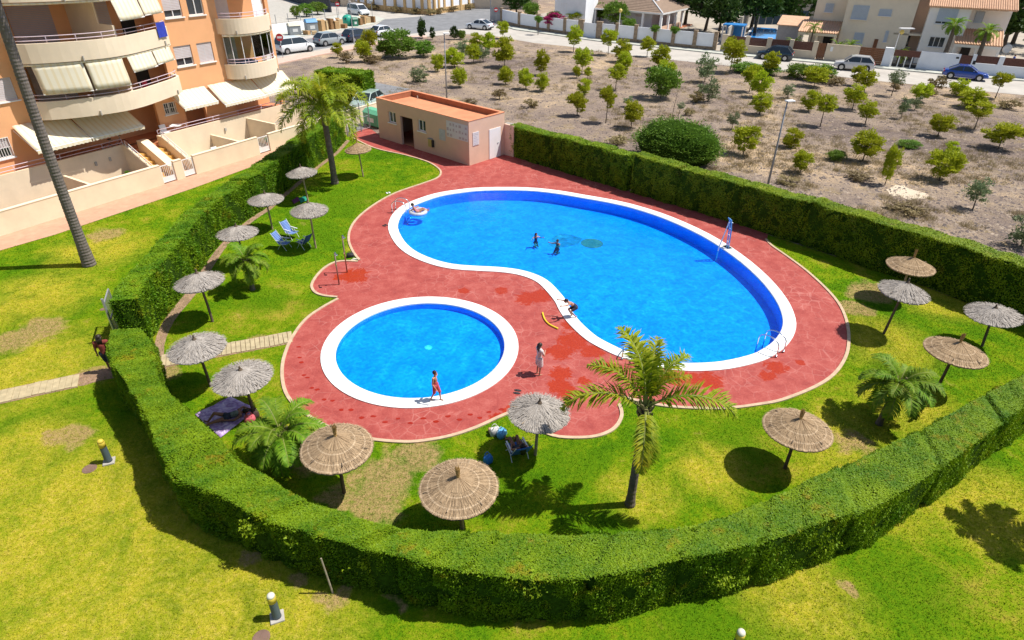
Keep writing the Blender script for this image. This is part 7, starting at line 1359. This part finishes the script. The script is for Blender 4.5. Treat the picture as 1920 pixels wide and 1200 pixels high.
SWIM = dict(pel=(0, .02, .24), wai=(0, .01, .31), che=(0, 0, .43), nek=(0, 0, .52), hed=(0, -.012, .62), shl=(-.105, 0, .50), shr=(.105, 0, .50), hpl=(-.052, .02, .23), hpr=(.052, .02, .23), knl=(-.07, -.16, .10), knr=(.07, -.12, .08), anl=(-.07, .06, .05), anr=(.07, .10, .05))
person('swimmer with dark hair standing beside another in the big pool', G(1005, 446, -0.07)+Vector((0, 0, DEEP+0.07)), 0.4, 1.22, {**SWIM, 'ell': (-.20, -.05, .44), 'wrl': (-.26, -.14, .46), 'elr': (.20, -.04, .45), 'wrr': (.27, -.12, .47)}, 'skin', (('swimsuit', drk, ('hips', 'torso'), .008),), True)
person('swimmer reaching an arm over the green pool mosaic', G(1045, 458, -0.07)+Vector((0, 0, DEEP+0.07)), -0.6, 1.2, {**SWIM, 'ell': (-.22, -.06, .47), 'wrl': (-.34, -.10, .49), 'elr': (.16, -.10, .44), 'wrr': (.10, -.22, .46)}, 'skin2', (('swim_trunks', drk, ('hips', 'upper_thigh'), .010),))
rg = thing('swim_ring', 'pale inflatable swim ring beside the corner pool ladder', 'swim ring', G(784, 399, -0.07)); m = MB(); n1, n2 = 28, 10; vs = [((0.42+0.13*math.cos(b_))*math.cos(a), (0.42+0.13*math.cos(b_))*math.sin(a), 0.06+0.12*math.sin(b_)) for a in np.linspace(0, 2*math.pi, n1+1)[:-1] for b_ in np.linspace(0, 2*math.pi, n2+1)[:-1]]
m.add(vs, [(i*n2+k, ((i+1) % n1)*n2+k, ((i+1) % n1)*n2+(k+1) % n2, i*n2+(k+1) % n2) for i in range(n1) for k in range(n2)]); m.build('tube', pm('ring_plastic', (0.50, 0.50, 0.52), 0.35, 0.2, 9), rg, smooth=True); MB().tube([(0.42, 0, 0.17), (0.42, 0, 0.21)], 0.015, 8).build('valve', M['whitepaint'], rg)
person('bather sitting in the pale swim ring by the pool ladder', G(784, 399, -0.07)+Vector((0.05, 0, -0.30)), 1.9, 1.45, dict(pel=(0, .05, .26), wai=(0, .11, .31), che=(0, .18, .40), nek=(0, .22, .47), hed=(0, .23, .57), shl=(-.105, .19, .455), shr=(.105, .19, .455), ell=(-.24, .14, .37), elr=(.24, .14, .37), wrl=(-.28, .02, .36), wrr=(.28, .02, .36), hpl=(-.052, .04, .26), hpr=(.052, .04, .26), knl=(-.07, -.18, .36), knr=(.07, -.18, .36), anl=(-.07, -.36, .28), anr=(.07, -.36, .28)), 'skin', (('swimsuit', pm('pink_suit', (0.5, 0.16, 0.20), 0.8, 0.1), ('hips', 'torso'), .008),))
person('sunbather lying on the purple blanket in parasol shade', G(425, 785, 0.045), math.radians(-62), 1.58, dict(pel=(0, .0, .065), wai=(0, .085, .06), che=(0, .20, .065), nek=(0, .30, .06), hed=(0, .39, .07), shl=(-.105, .27, .06), shr=(.105, .27, .06), ell=(-.20, .36, .04), elr=(.17, .14, .04), wrl=(-.10, .46, .03), wrr=(.12, .0, .05), hpl=(-.052, -.01, .06), hpr=(.052, -.01, .06), knl=(-.07, -.20, .17), knr=(.07, -.24, .06), anl=(-.06, -.34, .03), anr=(.07, -.47, .03)), 'skin2', (('bikini_bottom', drk, ('hips',), .008), ('bikini_top', pm('floral_top', (0.16, 0.18, 0.16), 0.9, 0.5, 20), ('torso',), .004)), True, face=(0, .1, 1))
person('dark haired sunbather reclining in the low blue chair', G(969, 851, 0.0), math.radians(200), 1.6, dict(pel=(0, .04, .17), wai=(0, .11, .21), che=(0, .19, .29), nek=(0, .25, .36), hed=(0, .28, .45), shl=(-.105, .22, .34), shr=(.105, .22, .34), ell=(-.16, .10, .25), elr=(.16, .10, .25), wrl=(-.10, -.04, .25), wrr=(.10, -.04, .25), hpl=(-.052, .02, .17), hpr=(.052, .02, .17), knl=(-.07, -.20, .27), knr=(.07, -.21, .25), anl=(-.08, -.33, .05), anr=(.08, -.40, .045)), 'skin2', (('swimsuit', drk, ('hips', 'torso'), .010),), True)
person('person in a dark red top walking up to the metal gate', G(210, 697, 0.0), math.radians(200), 1.62, dict(anl=(-.05, .10, .05), knl=(-.05, .02, .29), anr=(.05, -.09, .045), knr=(.05, -.07, .29)), 'skin2', (('shirt', pm('maroon_shirt', (0.20, 0.04, 0.03), 0.9, 0.12), ('torso', 'chest', 'sleeve'), .012), ('shorts', drk, ('hips', 'thigh'), .012)), True)
person('person in a blue shirt walking beside the white house', WQ(WD.hit_y(1907, 96, 6.5)[0], 6.5), 1.2, 1.72, dict(anl=(-.05, .12, .05), knl=(-.05, .02, .29), anr=(.05, -.11, .045), knr=(.05, -.08, .29)), 'skin', (('shirt', pm('blue_shirt', (0.05, 0.10, 0.40), 0.9, 0.1), ('torso', 'chest', 'sleeve'), .014), ('shorts', pm('tan_shorts', (0.4, 0.28, 0.16), 0.9, 0.1), ('hips', 'thigh'), .014)))

# ------------------------------------------------------------------ grass blades over the near lawn
def in_poly(P, poly):
    x, y = P[:, 0], P[:, 1]; ins = np.zeros(len(P), bool); n = len(poly)
    for i in range(n):
        a, b = poly[i], poly[(i+1) % n]
        c = (a.y > y) != (b.y > y)
        with np.errstate(divide='ignore', invalid='ignore'): ins ^= c & (x < (b.x-a.x)*(y-a.y)/(b.y-a.y)+a.x)
    return ins
def blades(n, x0, x1, y0, y1, l, w_):
    P = np.c_[rng.uniform(x0, x1, n), rng.uniform(y0, y1, n), np.full(n, -0.004)]
    P = P[in_poly(P, lawn_poly) & ~in_poly(P, deck_poly)]
    # only what the camera can see, with a margin
    zc = P[:, 1]*_F[1]+(P[:, 2]-CAMH)*_F[2]; u = (P[:, 0]*_R[0]+P[:, 1]*_R[1]+(P[:, 2]-CAMH)*_R[2])/zc; v = (P[:, 0]*_U[0]+P[:, 1]*_U[1]+(P[:, 2]-CAMH)*_U[2])/zc
    P = P[(np.abs(u) < 1.15*960/FPX) & (v > -1.15*600/FPX)]; n = len(P)
    D = np.c_[rng.normal(size=(n, 2))*0.62, 0.55+0.5*rng.random(n)]
    return tris_at(P, D, np.c_[rng.normal(size=(n, 2)), np.zeros(n)], l*(0.6+0.8*rng.random(n)), np.full(n, w_))
GB = [blades(430000, -22, 22, 5, 24, 0.05, 0.017), blades(200000, -26, 26, 24, 48, 0.06, 0.03)]
off = len(GB[0][0]); tag(put('grass', npmesh('grass', np.concatenate([GB[0][0], GB[1][0]]), np.concatenate([GB[0][1], GB[1][1]+off]), M['lawn'])), 'short green grass of the lawns', None, None, 'stuff')
